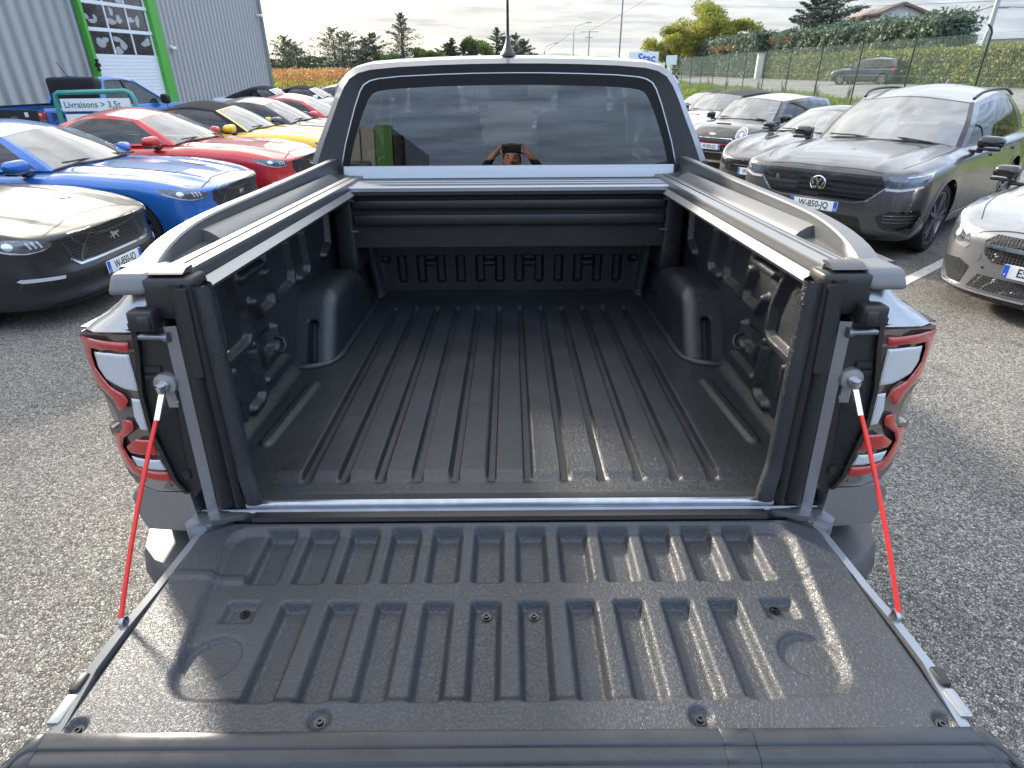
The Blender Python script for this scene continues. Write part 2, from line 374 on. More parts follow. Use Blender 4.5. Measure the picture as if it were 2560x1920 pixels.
for s in (-1, 1):
    H = np.zeros_like(Yw)
    for pl in RW.values(): H = np.maximum(H, 0.021 * (1 - sstep(0.007, 0.017, pdist(Yw, Zw, pl))))
    H += 0.018 * (1 - sstep(-0.008, 0.012, rrect(Yw, Zw, 0.23, 0.33, 0.085, 0.10, 0.03))) * 0 + 0.02 * sstep(0.20, 0.16, Yw) * 0
    H -= 0.014 * (1 - sstep(-0.01, 0.008, rrect(Yw, Zw, 0.245, 0.33, 0.075, 0.085, 0.025)))
    H -= 0.012 * (1 - sstep(-0.01, 0.008, rrect(Yw, Zw, 0.545, 0.165, 0.045, 0.03, 0.015)))
    H += 0.05 * sstep(0.11, 0.03, Yw) if False else 0.045 * (1 - sstep(0.03, 0.12, Yw))
    H += 0.04 * sstep(1.30, 1.42, Yw)
    Xw = s * (0.728 - H)
    tp(gridmesh('bed_side_liner', np.stack([Xw, Yw, Zw], -1), 'liner', truck, 50, flip=(s > 0)))
    # tie-down hook in its pocket
    hk = MB().tube([(s * 0.70, 0.56, 0.178), (s * 0.675, 0.555, 0.172), (s * 0.668, 0.545, 0.155), (s * 0.672, 0.535, 0.142), (s * 0.70, 0.53, 0.14)], 0.006, 8)
    tp(hk.build('tie_down_hook', 'black_plastic', truck, 60))
    # wheel arch with a slot for a divider board
    def slot(p, s=s):
        q = p.copy(); rear = np.clip((-q[..., 1] - 0.26) / 0.10, 0, 1)
        xx = np.abs(q[..., 0] * s + 0.012)
        q[..., 1] += 0.035 * rear * (1 - sstep(0.009, 0.017, xx)) * (1 - sstep(0.02, 0.045, q[..., 2]))
        q[..., 1] += 0.15 * np.clip(q[..., 2] / 0.26 + 0.45, 0, 1) * (q[..., 1] < 0) * np.clip(-q[..., 1] / .3, 0, 1)
        q[..., 1] -= 0.20 * np.clip(q[..., 2] / 0.26 + 0.5, 0, 1) * np.clip(q[..., 1] / 0.3, 0, 1)
        q[..., 2] -= 0.05 * np.clip(q[..., 1] / .38, 0, 1) * (q[..., 2] > 0)
        return q
    a = MB().rbox((s * 0.682, 1.10, 0.095), (0.175, 0.74, 0.26), 0.048, 52, taper=slot)
    tp(a.build('wheel_arch', 'liner', truck, 60))
    # flange at the foot of the arch
    f = MB(); pts = [(0.735, 0.725), (0.66, 0.735), (0.598, 0.80), (0.590, 1.0), (0.592, 1.42), (0.63, 1.50)]
    f.tube([(s * x, y, 0.004) for x, y in crom(pts, 30)], 0.013, 8); tp(f.build('arch_flange', 'liner', truck, 60))
    # rear pillar liner: textured inner face, plain black outer face
    prof = [(0.735, 0.10), (0.66, 0.07), (0.602, 0.035), (0.574, 0.012), (0.567, -0.004), (0.570, -0.016), (0.582, -0.021), (0.598, -0.020)]
    rows = []
    for z in np.linspace(0.0, 0.50, 30):
        k = 0.02 * (1 - sstep(0.0, 0.10, z)); rows.append([(s * (x - k * (0.74 - x) * 4), y - k * 0.4, z) for x, y in crom(prof, 26)])
    tp(gridmesh('pillar_liner', rows, 'liner', truck, 50, flip=(s < 0)))
    rows = []
    prof = [(0.594, -0.006), (0.597, -0.024), (0.606, -0.030), (0.613, -0.020), (0.620, -0.028), (0.634, -0.030), (0.642, -0.020)]
    for z in np.linspace(-0.005, 0.505, 24): rows.append([(s * (x + 0.028 * (0.5 - z) * sstep(0.59, 0.645, x)), y, z) for x, y in crom(prof, 18)])
    tp(gridmesh('pillar_seal', rows, 'black_plastic', truck, 50, flip=(s < 0)))
    # painted steel strip of the door aperture
    rows = [[(s * (x + 0.030 * (0.42 - z)), y, z) for x, y in ((0.638, -0.012), (0.642, -0.026), (0.664, -0.030), (0.668, -0.020))] for z in np.linspace(-0.03, 0.425, 12)]
    tp(gridmesh('aperture_strip', rows, 'strip_paint', truck, 40, flip=(s < 0)))
    # black pocket between strip and lamp
    pk = MB(); poly = [(0.662, 0.43), (0.70, 0.45), (0.735, 0.43), (0.735, 0.38), (0.752, 0.285), (0.756, 0.20), (0.745, 0.14), (0.72, 0.05), (0.70, 0.02), (0.675, 0.05), (0.672, 0.2), (0.664, 0.35)]
    pk.prism(poly, lambda u, v, d: (s * u, d, v), -0.026, 0.06); tp(pk.build('lamp_pocket', 'black_plastic', truck, 30))
    pt = MB()
    for k in range(26): pt.box((s * (0.706 + 0.0006 * k), -0.0275, 0.235 - k * 0.0068), (0.048, 0.003, 0.0026), rot=Matrix.Rotation(s * 0.45, 3, 'Y'))
    pt.box((s * 0.708, -0.0285, 0.335), (0.03, 0.006, 0.012)); pt.box((s * 0.716, -0.029, 0.318), (0.02, 0.007, 0.01)); pt.box((s * 0.70, -0.029, 0.085), (0.014, 0.007, 0.02))
    tp(pt.build('pocket_ribs', 'matte_black', truck, 30, kind='stuff'))
    # top block of the pillar (below the rail end)
    tb = MB().rbox((s * 0.645, 0.014, 0.475), (0.100, 0.070, 0.085), 0.012, 6); tp(tb.build('pillar_head', 'black_plastic', truck, 50))
    gb = MB().prism([(0.600, 0.50), (0.622, 0.50), (0.626, 0.32), (0.606, 0.32)], lambda u, v, d: (s * u, d, v), -0.038, -0.006)
    tp(gb.build('pillar_clip', 'black_plastic', truck, 30))
    # latch striker and rubber buffer
    bf = MB().rbox((s * 0.692, -0.034, 0.442), (0.05, 0.04, 0.042), 0.008, 5); bf.rbox((s * 0.683, -0.05, 0.44), (0.024, 0.02, 0.03), 0.006, 4); tp(bf.build('buffer', 'black_plastic', truck, 50))
    sk = MB().tube([(s * 0.716, -0.03, 0.405), (s * 0.66, -0.034, 0.405)], 0.0075, 12); sk.tube([(s * 0.664, -0.034, 0.405), (s * 0.655, -0.0345, 0.405)], 0.0105, 12)
    tp(sk.build('latch_striker', 'steel_dark', truck, 50))
    # strap anchor and red strap cable
    an = MB().lathe([(0.0, -0.046), (0.010, -0.046), (0.012, -0.043), (0.012, -0.039), (0.022, -0.038), (0.024, -0.033), (0.024, -0.02)], lambda a, b, h: (s * 0.688 + a, h, 0.305 + b), 20)
    an.box((s * 0.684, -0.03, 0.272), (0.02, 0.008, 0.04)); an.lathe([(0.0, -0.037), (0.006, -0.036), (0.007, -0.03)], lambda a, b, h: (s * 0.678 + a, h, 0.262 + b), 12)
    tp(an.build('strap_anchor', 'zinc', truck, 40))
    p0, p1 = Vector((s * 0.691, -0.048, 0.29)), Vector((s * 0.709, -0.318, -0.034)); dv = p1 - p0
    pts = [p0 + dv * t + Vector((s * 0.004, -0.010, -0.004)) * math.sin(math.pi * t) for t in np.linspace(0, 1, 14)]
    st = tp(MB().tube(pts[1:], 0.0042, 10).build('strap', 'strap_red', truck, 60))
    fe = MB().tube([pts[0], pts[0] + dv * 0.13], [0.0072, 0.0066], 12); fe.tube([p0 + Vector((0, -0.001, 0.018)), p0], [0.010, 0.0075], 10); fe.build('ferrule', 'chrome', st, 60)

# yellow warning label on the left liner
lb = MB().box((-0.7245, 0.305, 0.225), (0.002, 0.026, 0.018)); o = tp(lb.build('warning_label', 'yellow_label', truck, None)); o.rotation_euler = (0, 0, 0)
MB().box((-0.7228, 0.299, 0.227), (0.002, 0.008, 0.009)).box((-0.7228, 0.312, 0.227), (0.002, 0.007, 0.008)).build('label_mark', 'plate_black', o, None)

# ---- bulkhead
Xb, Zb = np.meshgrid(np.linspace(-0.70, 0.70, 320), np.linspace(-0.005, 0.235, 80), indexing='ij')
Hb = np.zeros_like(Xb)
for k in range(12): Hb = np.maximum(Hb, 0.028 * (1 - sstep(-0.007, 0.004, rrect(Xb, Zb, (k - 5.5) * 0.0885, 0.118, 0.0185, 0.062, 0.006))))
for k in (1.5, 4.5, 6.5, 9.5):
    Hb = np.maximum(Hb, 0.016 * (1 - sstep(-0.004, 0.004, rrect(Xb, Zb, (k - 5.5) * 0.0885, 0.146, 0.026, 0.010, 0.003)))); Hb = np.maximum(Hb, 0.026 * (1 - sstep(-0.004, 0.003, rrect(Xb, Zb, (k - 5.5) * 0.0885, 0.172, 0.024, 0.010, 0.003))))
for sx in (-0.555, 0.555): Hb = np.maximum(Hb, 0.018 * (1 - sstep(-0.005, 0.004, rrect(Xb, Zb, sx, 0.165, 0.016, 0.014, 0.004))))
Yb = 1.575 - 0.13 * Zb + Hb - 0.030 * sstep(0.565, 0.60, np.abs(Xb) - 0.10 * (Zb - 0.1)) + 0.05 * sstep(0.61, 0.66, np.abs(Xb) - 0.10 * (Zb - 0.1))
Yb -= 0.02 * (1 - sstep(0.0, 0.02, Zb))
tp(gridmesh('bulkhead_liner', np.stack([Xb, Yb, Zb], -1), 'liner', truck, 50, flip=True))
tp(MB().box((0, 1.625, 0.225), (1.46, 0.03, 0.47)).build('bulkhead_wall', 'matte_black', truck, None))

# ---- roller cover housing
rh = MB().box((0, 1.42, 0.395), (1.24, 0.22, 0.24)); rh = tp(rh.build('roller_housing', 'matte_black', truck, 30))
for z, hgt, y in ((0.444, 0.034, 1.297), (0.385, 0.040, 1.300)):
    MB().rbox((0, y, z), (1.22, 0.018, hgt), 0.006, 4).build('roller_slat', 'black_plastic', rh, 50)
for s in (-1, 1):
    tp(MB().rbox((s * 0.655, 1.40, 0.34), (0.085, 0.20, 0.34), 0.02, 6).build('housing_end', 'black_plastic', truck, 50))
    [tp(MB().box((s * x, 1.286, z), (w, 0.012, 0.006)).build('end_clip', 'alu', truck, None)) for x, z, w in ((.625, .462, .05), (.61, .345, .03))]
cb = tp(MB().prism([(1.262, 0.510), (1.268, 0.5165), (1.32, 0.5175), (1.325, 0.511), (1.333, 0.511), (1.338, 0.518), (1.375, 0.5185), (1.380, 0.512), (1.388, 0.512), (1.393, 0.519), (1.455, 0.519), (1.455, 0.497), (1.262, 0.497)],
                    lambda u, v, d: (d, u, v), -0.645, 0.645).build('cross_bar', 'alu', truck, 30))
MB().box((0, 1.272, 0.490), (1.28, 0.016, 0.012)).build('bar_seal', 'rubber', cb, None)

# ---- side rails, bed caps, sport bars, corner caps
for s in (-1, 1):
    def rail(name, prof, m, y0, y1, smooth=30):
        return tp(MB().prism(prof, lambda u, v, d: (s * u, d, v), y0, y1).build(name, m, truck, smooth))
    rail('lower_rail', [(0.588, 0.486), (0.607, 0.500), (0.614, 0.500), (0.614, 0.470), (0.606, 0.470), (0.592, 0.478)], 'alu', -0.012, 1.265)
    rail('rail_gap', [(0.607, 0.503), (0.612, 0.511), (0.632, 0.511), (0.632, 0.47), (0.609, 0.47)], 'rubber', 0.0, 1.27)
    rail('top_rail', [(0.608, 0.518), (0.610, 0.5265), (0.634, 0.528), (0.6345, 0.517), (0.6415, 0.517), (0.642, 0.5285), (0.652, 0.5285), (0.6525, 0.517), (0.6585, 0.517), (0.659, 0.5275), (0.668, 0.526), (0.668, 0.50), (0.612, 0.50)], 'alu', 0.02, 1.52)
    for g0, g1 in ((.6348, .6412), (.6528, .6582)): rail('rail_groove', [(g0, .5175), (g1, .5175), (g1, .5205), (g0, .5205)], 'rubber', 0.02, 1.52)  # black inserts stand in for the shade inside the metal grooves
    tp(MB().prism([(0.006, 0.5225), (0.024, 0.5315), (0.05, 0.532), (0.05, 0.5225)], lambda u, v, d: (s * d, u - 0.02, v), 0.612, 0.678).build('rail_end_cap', 'satin_grey', truck, 30))
    # bed cap (long half pipe)
    prof = [(0.668, 0.505), (0.672, 0.520), (0.684, 0.531), (0.700, 0.541), (0.716, 0.546), (0.718, 0.530), (0.718, 0.50)]
    rail('bed_cap', prof, 'satin_bar', 0.30, 1.40, 60)
    rail('bed_cap_base', [(0.664, 0.50), (0.666, 0.512), (0.72, 0.522), (0.762, 0.524), (0.775, 0.505), (0.775, 0.47), (0.664, 0.47)], 'satin_grey', 0.045, 1.66, 40)
    # sport bar sweeping down at its rear end
    rings = []
    path = crom([(0.716, 0.040, 0.520), (0.721, 0.08, 0.534), (0.727, 0.15, 0.550), (0.733, 0.26, 0.563), (0.738, 0.42, 0.570), (0.744, 0.8, 0.574), (0.752, 1.2, 0.578), (0.76, 1.66, 0.586)], 44)
    for i, p in enumerate(path):
        t = path[min(i + 1, 43)] - path[max(i - 1, 0)]; t /= np.linalg.norm(t); nrm = np.array([0, -t[2], t[1]])
        e = 1 - sstep(0.05, 0.35, p[1]); th = 0.05; hw = 0.018 + 0.007 * e
        sec = [(-hw - 0.004, -th), (-hw, -0.004), (-hw + 0.004, 0), (hw - 0.004, -0.002), (hw, -0.007), (hw + 0.003, -th)]
        rings.append([(s * (p[0] + a), p[1] + (b if b > -.02 else 0) * nrm[1], p[2] + b * nrm[2] if b > -.02 else 0.516) for a, b in sec])
    k_ = MB().loft(rings); k_.mi = [1 if (i % 6) in (0, 4) and i < 6 * 43 else 0 for i in range(len(k_.f))]; sb = tp(k_.build('sport_bar', ['satin_bar', 'satin_grey'], truck, 35))
    def fl(p): return np.stack([p[..., 0] + s * (-p[..., 2] * .28 + .002), p[..., 1] + p[..., 2] * .25, p[..., 2]], -1)
    cc = MB().rbox((s * 0.715, 0.030, 0.505), (0.074, 0.10, 0.042), 0.010, 8, taper=fl); tp(cc.build('corner_cap', 'satin_bar', truck, 50))
    # bed outer panel
    rows = []
    for z, y0, xi, xo in ((0.490, 0.030, 0.690, 0.744), (0.484, 0.014, 0.693, 0.752), (0.472, 0.004, 0.70, 0.760), (0.455, -0.004, 0.708, 0.774), (0.438, -0.012, 0.714, 0.795), (0.424, -0.022, 0.718, 0.818), (0.414, -0.030, 0.720, 0.832), (0.408, -0.026, 0.721, 0.830), (0.404, 0.0, 0.722, 0.81)):
        rows.append([(s * x, y, z) for x, y in crom([(xi, y0 + 0.10), (xi, y0 + 0.004), (xi + 0.006, y0), (xo - 0.035, y0 + 0.003), (xo - 0.010, y0 + 0.014), (xo + 0.004, y0 + 0.04), (xo + 0.030, 0.14), (xo + 0.055, 0.40), (xo + 0.07, 0.9), (xo + 0.07, 1.66)], 60)])
    tp(gridmesh('upper_body_panel', rows, 'truck_silver', truck, 60, flip=(s > 0)))
    lo = [(0.765, 0.40), (0.84, 0.404), (0.872, 0.37), (0.876, 0.27), (0.872, 0.16), (0.86, 0.06), (0.842, -0.02), (0.83, -0.09), (0.80, -0.20), (0.765, -0.20)]
    rings = []
    for y, k in ((0.045, 0.98), (0.10, 1.02), (0.2, 1.04), (0.7, 1.07), (1.0, 1.085), (1.3, 1.07), (1.68, 1.05)): rings.append([(s * (0.765 + (x - 0.765) * (1 + (k - 1) * 4)), y, z) for x, z in lo])
    tp(MB().loft(rings).build('bed_side_panel', 'truck_silver', truck, 40))
    lw = [(0.705, 0.038), (0.83, 0.040), (0.844, 0.02), (0.840, -0.03), (0.828, -0.062), (0.70, -0.07)]
    rings = [[(s * (0.705 + (x - 0.705) * k), y + 1.5 * max(0, x - 0.78) ** 2, z) for x, z in lw] for y, k in ((-0.030, 0.96), (-0.022, 1.0), (0.05, 1.06), (0.12, 1.10))]
    tp(MB().loft(rings).build('lower_corner_panel', 'truck_silver', truck, 40))
    # tail lamp
    def S(x): return -0.03 + (3.5 * (abs(x) - 0.74) ** 2 if abs(x) > 0.74 else 0)
    wq = lambda u, v: u if u < .75 else .75 + (u - .75) * float(1.12 + .13 * (1 - sstep(.15, .32, v)))
    fn = lambda u, v, d: (s * wq(u, v), S(wq(u, v)) + d, v)
    outer = [(.727, .408), (.765, .409), (.80, .407), (.84, .402), (.86, .394), (.878, .365), (.880, .33), (.878, .30), (.866, .268), (.838, .256), (.820, .236), (.813, .2), (.825, .18), (.848, .167), (.872, .16), (.870, .125), (.858, .085), (.842, .055), (.82, .042), (.77, .040), (.714, .042), (.729, .07), (.743, .157), (.750, .2), (.747, .286), (.730, .373)]
    tl = MB(); tl.prism(outer, fn, 0.0, 0.09); tl = tp(tl.build('tail_lamp', 'lamp_smoke', truck, 30))
    for nm, m, poly in (('red_lens', 'lamp_red', [(.868, .384), (.83, .391), (.79, .393), (.741, .393), (.743, .374), (.78, .375), (.833, .368), (.842, .348), (.842, .32), (.812, .290), (.783, .278), (.775, .264), (.790, .238), (.806, .237), (.812, .256), (.830, .268), (.862, .277), (.871, .30), (.874, .345)]),
                        ('clear_lens', 'lamp_white', [(.826, .362), (.785, .368), (.746, .368), (.747, .316), (.749, .288), (.773, .290), (.815, .305), (.829, .328)]),
                        ('clear_lens', 'lamp_white', [(.767, .270), (.749, .269), (.751, .196), (.767, .197), (.772, .229)]),
                        ('red_lens', 'lamp_red', [(.804, .213), (.781, .216), (.779, .203), (.785, .190), (.815, .162), (.828, .134), (.818, .112), (.808, .094), (.77, .092), (.740, .093), (.734, .070), (.78, .068), (.826, .070), (.846, .082), (.858, .105), (.862, .14), (.842, .160), (.822, .172), (.808, .19)]),
                        ('red_lens', 'lamp_red', [(.815, .140), (.783, .170), (.751, .173), (.747, .137), (.806, .129)]),
                        ('clear_lens', 'lamp_white', [(.808, .120), (.747, .124), (.740, .098), (.80, .098)])):
        v2, f2 = inside(poly, 24); pa = np.array(v2); dd_ = pdist(pa[:, 0], pa[:, 1], list(poly) + [poly[0]]); hh_ = .0030 * np.sqrt(np.clip(dd_ / .003, 0, 1))
        MB().add([fn(u, v, -.001 - q) for (u, v), q in zip(v2, hh_)], f2).build(nm, m, tl, 80)
    MB().prism([(.878, .262), (.84, .250), (.824, .232), (.818, .2), (.829, .184), (.85, .172), (.874, .166), (.885, .2)], lambda u, v, d: fn(u, v, d), 0.018, 0.1).build('lamp_recess', 'black_gloss', tl, 20)
    tp(MB().prism([(.723, .416), (.80, .416), (.862, .402), (.850, .408), (.80, .4185), (.723, .4185)], fn, 0.0, 0.06).build('lamp_gap', 'black_plastic', truck, 20))
    tp(MB().prism([(.714, .42), (.724, .42), (.729, .373), (.746, .286), (.749, .2), (.742, .157), (.728, .07), (.711, .040), (.703, .04), (.72, .075), (.733, .157), (.741, .2), (.737, .286), (.72, .373)], fn, -0.008, 0.05).build('lamp_edge', 'black_gloss', truck, 20))

# ---- sill
tp(MB().prism([(0.008, -0.014), (0.004, -0.0085), (-0.003, -0.0085), (-0.007, -0.013), (-0.008, -0.022), (0.008, -0.03)], lambda u, v, d: (d, u, v), -0.60, 0.60).build('sill_trim', 'sill_metal', truck, 50))
tp(MB().prism([(0.004, -0.012), (0.008, -0.009), (0.028, -0.010), (0.030, -0.03), (0.004, -0.03)], lambda u, v, d: (d, u, v), -0.60, 0.60).build('sill_seal', 'rubber', truck, 40))
rs = MB().prism([(-0.013, -0.022), (-0.018, -0.028), (-0.020, -0.05), (-0.016, -0.055), (0.03, -0.16), (0.06, -0.16), (0.05, -0.02)], lambda u, v, d: (d, u, v), -0.70, 0.70)
rs = tp(rs.build('rear_sill', 'steel_dark', truck, 30))
for x in (-0.46, -0.23, 0.03, 0.22): MB().box((x, -0.0206, -0.040), (0.022, 0.004, 0.007)).build('sill_slot', 'matte_black', rs, None)
MB().tube([(0.30, -0.022, -0.036), (0.40, -0.026, -0.03), (0.52, -0.022, -0.038)], 0.006, 8).build('wiring', 'rubber', rs, 60)

# ---- tailgate
gz = -0.034
gate = empty('tailgate', (0, 0, FZ), 0, parent=truck)
X, Y = np.meshgrid(np.linspace(-0.684, 0.684, 380), np.linspace(-0.540, -0.040, 170), indexing='ij')
D = np.zeros_like(X)
hx = 0.618 + 0.15 * (Y + 0.06) ; pan = rrect(X * (0.60 / hx), Y, 0, -0.272, 0.60, 0.213, 0.055)
D -= 0.015 * (1 - sstep(-0.018, 0.004, pan))
D += 0.004 * (1 - sstep(0.004, 0.016, np.abs(Y + 0.205) + 9 * (np.abs(X) < 0.53)))
for k in range(12): D -= 0.021 * (1 - sstep(-0.011, 0.003, rrect(X, Y, (k - 5.5) * 0.0905 * (1 + 0.05 * (Y + 0.14)), -0.138, 0.0325, 0.078, 0.008)))
for k in range(10): D -= 0.021 * (1 - sstep(-0.011, 0.003, rrect(X, Y, (k - 4.5) * 0.0905, -0.375, 0.0285, 0.112, 0.008)))
for s in (-1, 1):
    D -= 0.014 * (1 - sstep(-0.010, 0.003, rrect(X, Y, s * 0.508, -0.288, 0.031, 0.026, 0.006)))
    D += 0.009 * (1 - sstep(-0.004, 0.012, rrect(X, Y, s * 0.508, -0.39, 0.06, 0.095, 0.04))) * 0
    rr = np.hypot(X - s * 0.512, Y + 0.392); D -= 0.009 * (1 - sstep(0.043, 0.050, rr)) * sstep(-0.06, 0.05, (Y + 0.392) - 0.3 * s * (X - s * 0.512) + 0.02)
    for (sx, sy, r) in ((s * 0.291, -0.516, 0.021), (s * 0.655, -0.527, 0.018)): D -= 0.010 * (1 - sstep(r * 0.55, r, np.hypot(X - sx, Y - sy)))
D -= 0.03 * sstep(0.0, 1.0, (np.abs(X) - 0.60) / 0.08 + (Y + 0.085) / 0.045 - 0.85)
D -= 0.014 * sstep(0.670, 0.684, np.abs(X)) + 0.010 * sstep(-0.05, -0.04, Y)
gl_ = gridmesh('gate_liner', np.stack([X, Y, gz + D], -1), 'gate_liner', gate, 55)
for (x, y, d) in ((-0.291, -0.516, -.010), (0.291, -0.516, -.010), (-0.655, -0.527, -.010), (0.655, -0.527, -.010), (-0.502, -0.283, -.0275), (0.502, -0.283, -.0275), (-0.045, -0.288, -.034), (0.045, -0.288, -.034)):
    MB().lathe([(0.0, 0.002), (0.0025, 0.002), (0.003, 0.0045), (0.0055, 0.0045), (0.0062, 0.001), (0.0095, 0.001), (0.0100, -0.003)], lambda a, b, h, x=x, y=y, d=d: (x + a, y + b, gz + d + h), 16).build('liner_screw', 'black_gloss', gate, 40)
# painted shell
shell = []
for y, hw in ((-0.022, 0.66), (-0.05, 0.692), (-0.08, 0.699), (-0.25, 0.708), (-0.34, 0.716), (-0.42, 0.718), (-0.46, 0.712), (-0.52, 0.704), (-0.56, 0.70)):
    shell.append([(-hw, y, gz - 0.024), (-hw + 0.006, y, gz - 0.010), (-hw + 0.028, y, gz - 0.003), (-hw + 0.036, y, gz - 0.055), (hw - 0.036, y, gz - 0.055), (hw - 0.028, y, gz - 0.003), (hw - 0.006, y, gz - 0.010), (hw, y, gz - 0.024), (hw - 0.004, y, gz - 0.085), (-hw + 0.004, y, gz - 0.085)])
ss = MB().loft(shell).build('gate_shell', 'truck_silver', gate, 40)
for s in (-1, 1):
    MB().rbox((s * 0.704, -0.445, gz - 0.012), (0.018, 0.035, 0.022), 0.005, 4).build('gate_latch', 'black_plastic', gate, 50)
    MB().rbox((s * 0.700, -0.492, gz - 0.010), (0.022, 0.05, 0.012), 0.004, 4).build('latch_cover', 'truck_silver', gate, 50)
    hb = MB().prism([(0.590, -0.020), (0.60, -0.030), (0.625, -0.034), (0.640, -0.044), (0.665, -0.050), (0.700, -0.072), (0.712, -0.060), (0.708, -0.030), (0.695, -0.012), (0.64, -0.012), (0.635, -0.018)], lambda u, v, d: (s * u, v, d), gz - 0.004, gz + 0.010)
    hb.prism([(0.672, -0.058), (0.700, -0.078), (0.714, -0.062), (0.708, -0.040)], lambda u, v, d: (s * u, v, d), gz - 0.03, gz + 0.0135)
    hb.build('gate_hinge', 'zinc', gate, 30)
    MB().lathe([(0.0, 0.012), (0.006, 0.012), (0.007, 0.006), (0.010, 0.004), (0.010, -0.01)], lambda a, b, h: (s * (0.706 + h * 0.5), -0.319 + a, gz - 0.006 + b), 14).build('strap_bolt', 'zinc', gate, 40)
MB().prism([(-0.018, -0.030), (-0.020, -0.024), (-0.040, -0.0245), (-0.043, -0.034)], lambda u, v, d: (d, u, v), -0.575, 0.575).build('hinge_strip', 'black_plastic', gate, 30)
# black top cap, with end pieces
cp = [(-0.536, -0.036), (-0.539, -0.030), (-0.543, -0.0285), (-0.560, -0.0290), (-0.5625, -0.0305), (-0.5640, -0.0335), (-0.580, -0.0345), (-0.5835, -0.0370), (-0.586, -0.0410), (-0.602, -0.0450), (-0.612, -0.056), (-0.618, -0.09), (-0.60, -0.13), (-0.54, -0.13)]
xs = [-0.735, -0.725, -0.712, -0.700, -0.690, -0.6885, -0.687, -0.4, 0, 0.31, 0.3105, 0.312, 0.357, 0.3585, 0.359, 0.5, 0.687, 0.6885, 0.690, 0.700, 0.712, 0.725, 0.735]
rings = []
for x in xs:
    e = sstep(0.690, 0.735, abs(x)); g = 0.0012 if abs(x) in (0.6885,) or x in (0.3105, 0.3585) else 0
    rings.append([(x, y - 0.0 + (0.030 * e * e if y > -0.57 else 0) * -1, z - g - 0.018 * e * e) for y, z in cp])
MB().loft(rings).build('gate_cap', 'cap_black', gate, 40) if 'cap_black' in MATS else None

# ---- bumper
bp_ = []
for x in np.linspace(-0.88, 0.88, 41):
    y0 = -0.135 + 0.30 * max(0, abs(x) - 0.62) ** 2 * 5; e = sstep(0.82, 0.88, abs(x))
    bp_.append([(x, y0 + 0.01 + 0.1 * e, -0.105), (x, y0 + 0.1 * e, -0.115), (x, y0 - 0.012 + 0.1 * e, -0.16), (x, y0 - 0.005 + 0.1 * e, -0.165), (x, y0 + 0.1 * e, -0.26), (x, y0 + 0.03 + 0.1 * e, -0.36), (x, 0.25, -0.36), (x, 0.25, -0.105)])
tp(MB().loft(bp_).build('rear_bumper', 'bumper_grey', truck, 45))

# ---- cab
O0 = [(.868, .44), (.866, .50), (.858, .57), (.815, .66), (.775, .735), (.738, .81), (.706, .872), (.675, .910), (.63, .934), (.575, .946), (.45, .954), (.3, .960), (.15, .9635), (0, .9645)]
O1 = [(.840, .44), (.836, .50), (.824, .57), (.783, .66), (.745, .735), (.709, .81), (.680, .860), (.653, .893), (.613, .914), (.563, .925), (.45, .934), (.3, .940), (.15, .9435), (0, .9445)]
O2 = [(.735, .497), (.735, .52), (.722, .57), (.700, .645), (.672, .72), (.645, .79), (.618, .848), (.600, .872), (.575, .886), (.54, .894), (.45, .902), (.3, .908), (.15, .9115), (0, .9125)]
O2i = [(x - .004 * (x > 0), z - .0035) for x, z in O2]
O3 = [(.690, .552), (.688, .560), (.680, .59), (.662, .645), (.638, .705), (.612, .765), (.584, .815), (.566, .836), (.542, .845), (.51, .850), (.45, .855), (.3, .861), (.15, .8645), (0, .8655)]
def full(o, y): 
    pts = [(x, y, z) for x, z in o]; return pts + [(-x, y_, z) for x, y_, z in reversed(pts[:-1])]
def band(name, oa, ya, ob, yb, m, parent=truck, sm=40):
    n = len(full(oa, 0)); k = MB(); V = full(oa, ya) + full(ob, yb); k.add(V, [(i, i + 1, n + i + 1, n + i) for i in range(n - 1)])
    o = k.build(name, m, parent, sm)
    return tp(o) if parent is truck else o
GY = lambda z: 1.640 + 0.07 * (z - 0.55)
def ringy(o, off): return [(x, GY(z) + off, z) for x, z in o] + [(-x, GY(z) + off, z) for x, z in reversed(o[:-1])]
def bandy(name, oa, fa, ob, fb, m, parent=truck):
    V = ringy(oa, fa) + ringy(ob, fb); n = len(V) // 2; o = MB().add(V, [(i, i + 1, n + i + 1, n + i) for i in range(n - 1)]).build(name, m, parent, 40); return tp(o) if parent is truck else o
paint('cab_paint', (0.17, 0.175, 0.185), .6, .36)
bandy('cab_edge', O0, 0.02, O1, -0.012, 'cab_paint')
bandy('rear_surround', O1, -0.012, O2, 0.0, 'cab_surround')
wf = bandy('window_seal', O2, -0.002, O2i, -0.004, 'alu')
mat('frit', (0.004, 0.004, 0.005), 0.3, spec=0.25)
wb = bandy('window_border', O2i, 0.0, O3, 0.002, 'frit')
V = ringy(O3, 0.002); n = len(V); rg = MB().add(V, [tuple(range(n))]); tp(rg.build('rear_window', 'rear_glass', truck, None, fix=False))
tp(MB().prism([(1.630, 0.548), (1.634, 0.553), (1.66, 0.556), (1.66, 0.475), (1.612, 0.478), (1.622, 0.505)], lambda u, v, d: (d, u, v), -0.715, 0.715).build('window_panel', 'truck_silver', truck, 40))
for s in (-1, 1):
    tp(MB().prism([(0.715, .488), (0.715, .553), (0.735, .553), (0.80, .555), (.855, .57), (.866, .50), (.866, .44), (.73, .44)], lambda u, v, d: (s * u, d, v), 1.624, 1.70).build('cab_corner', 'cab_surround', truck, 30))
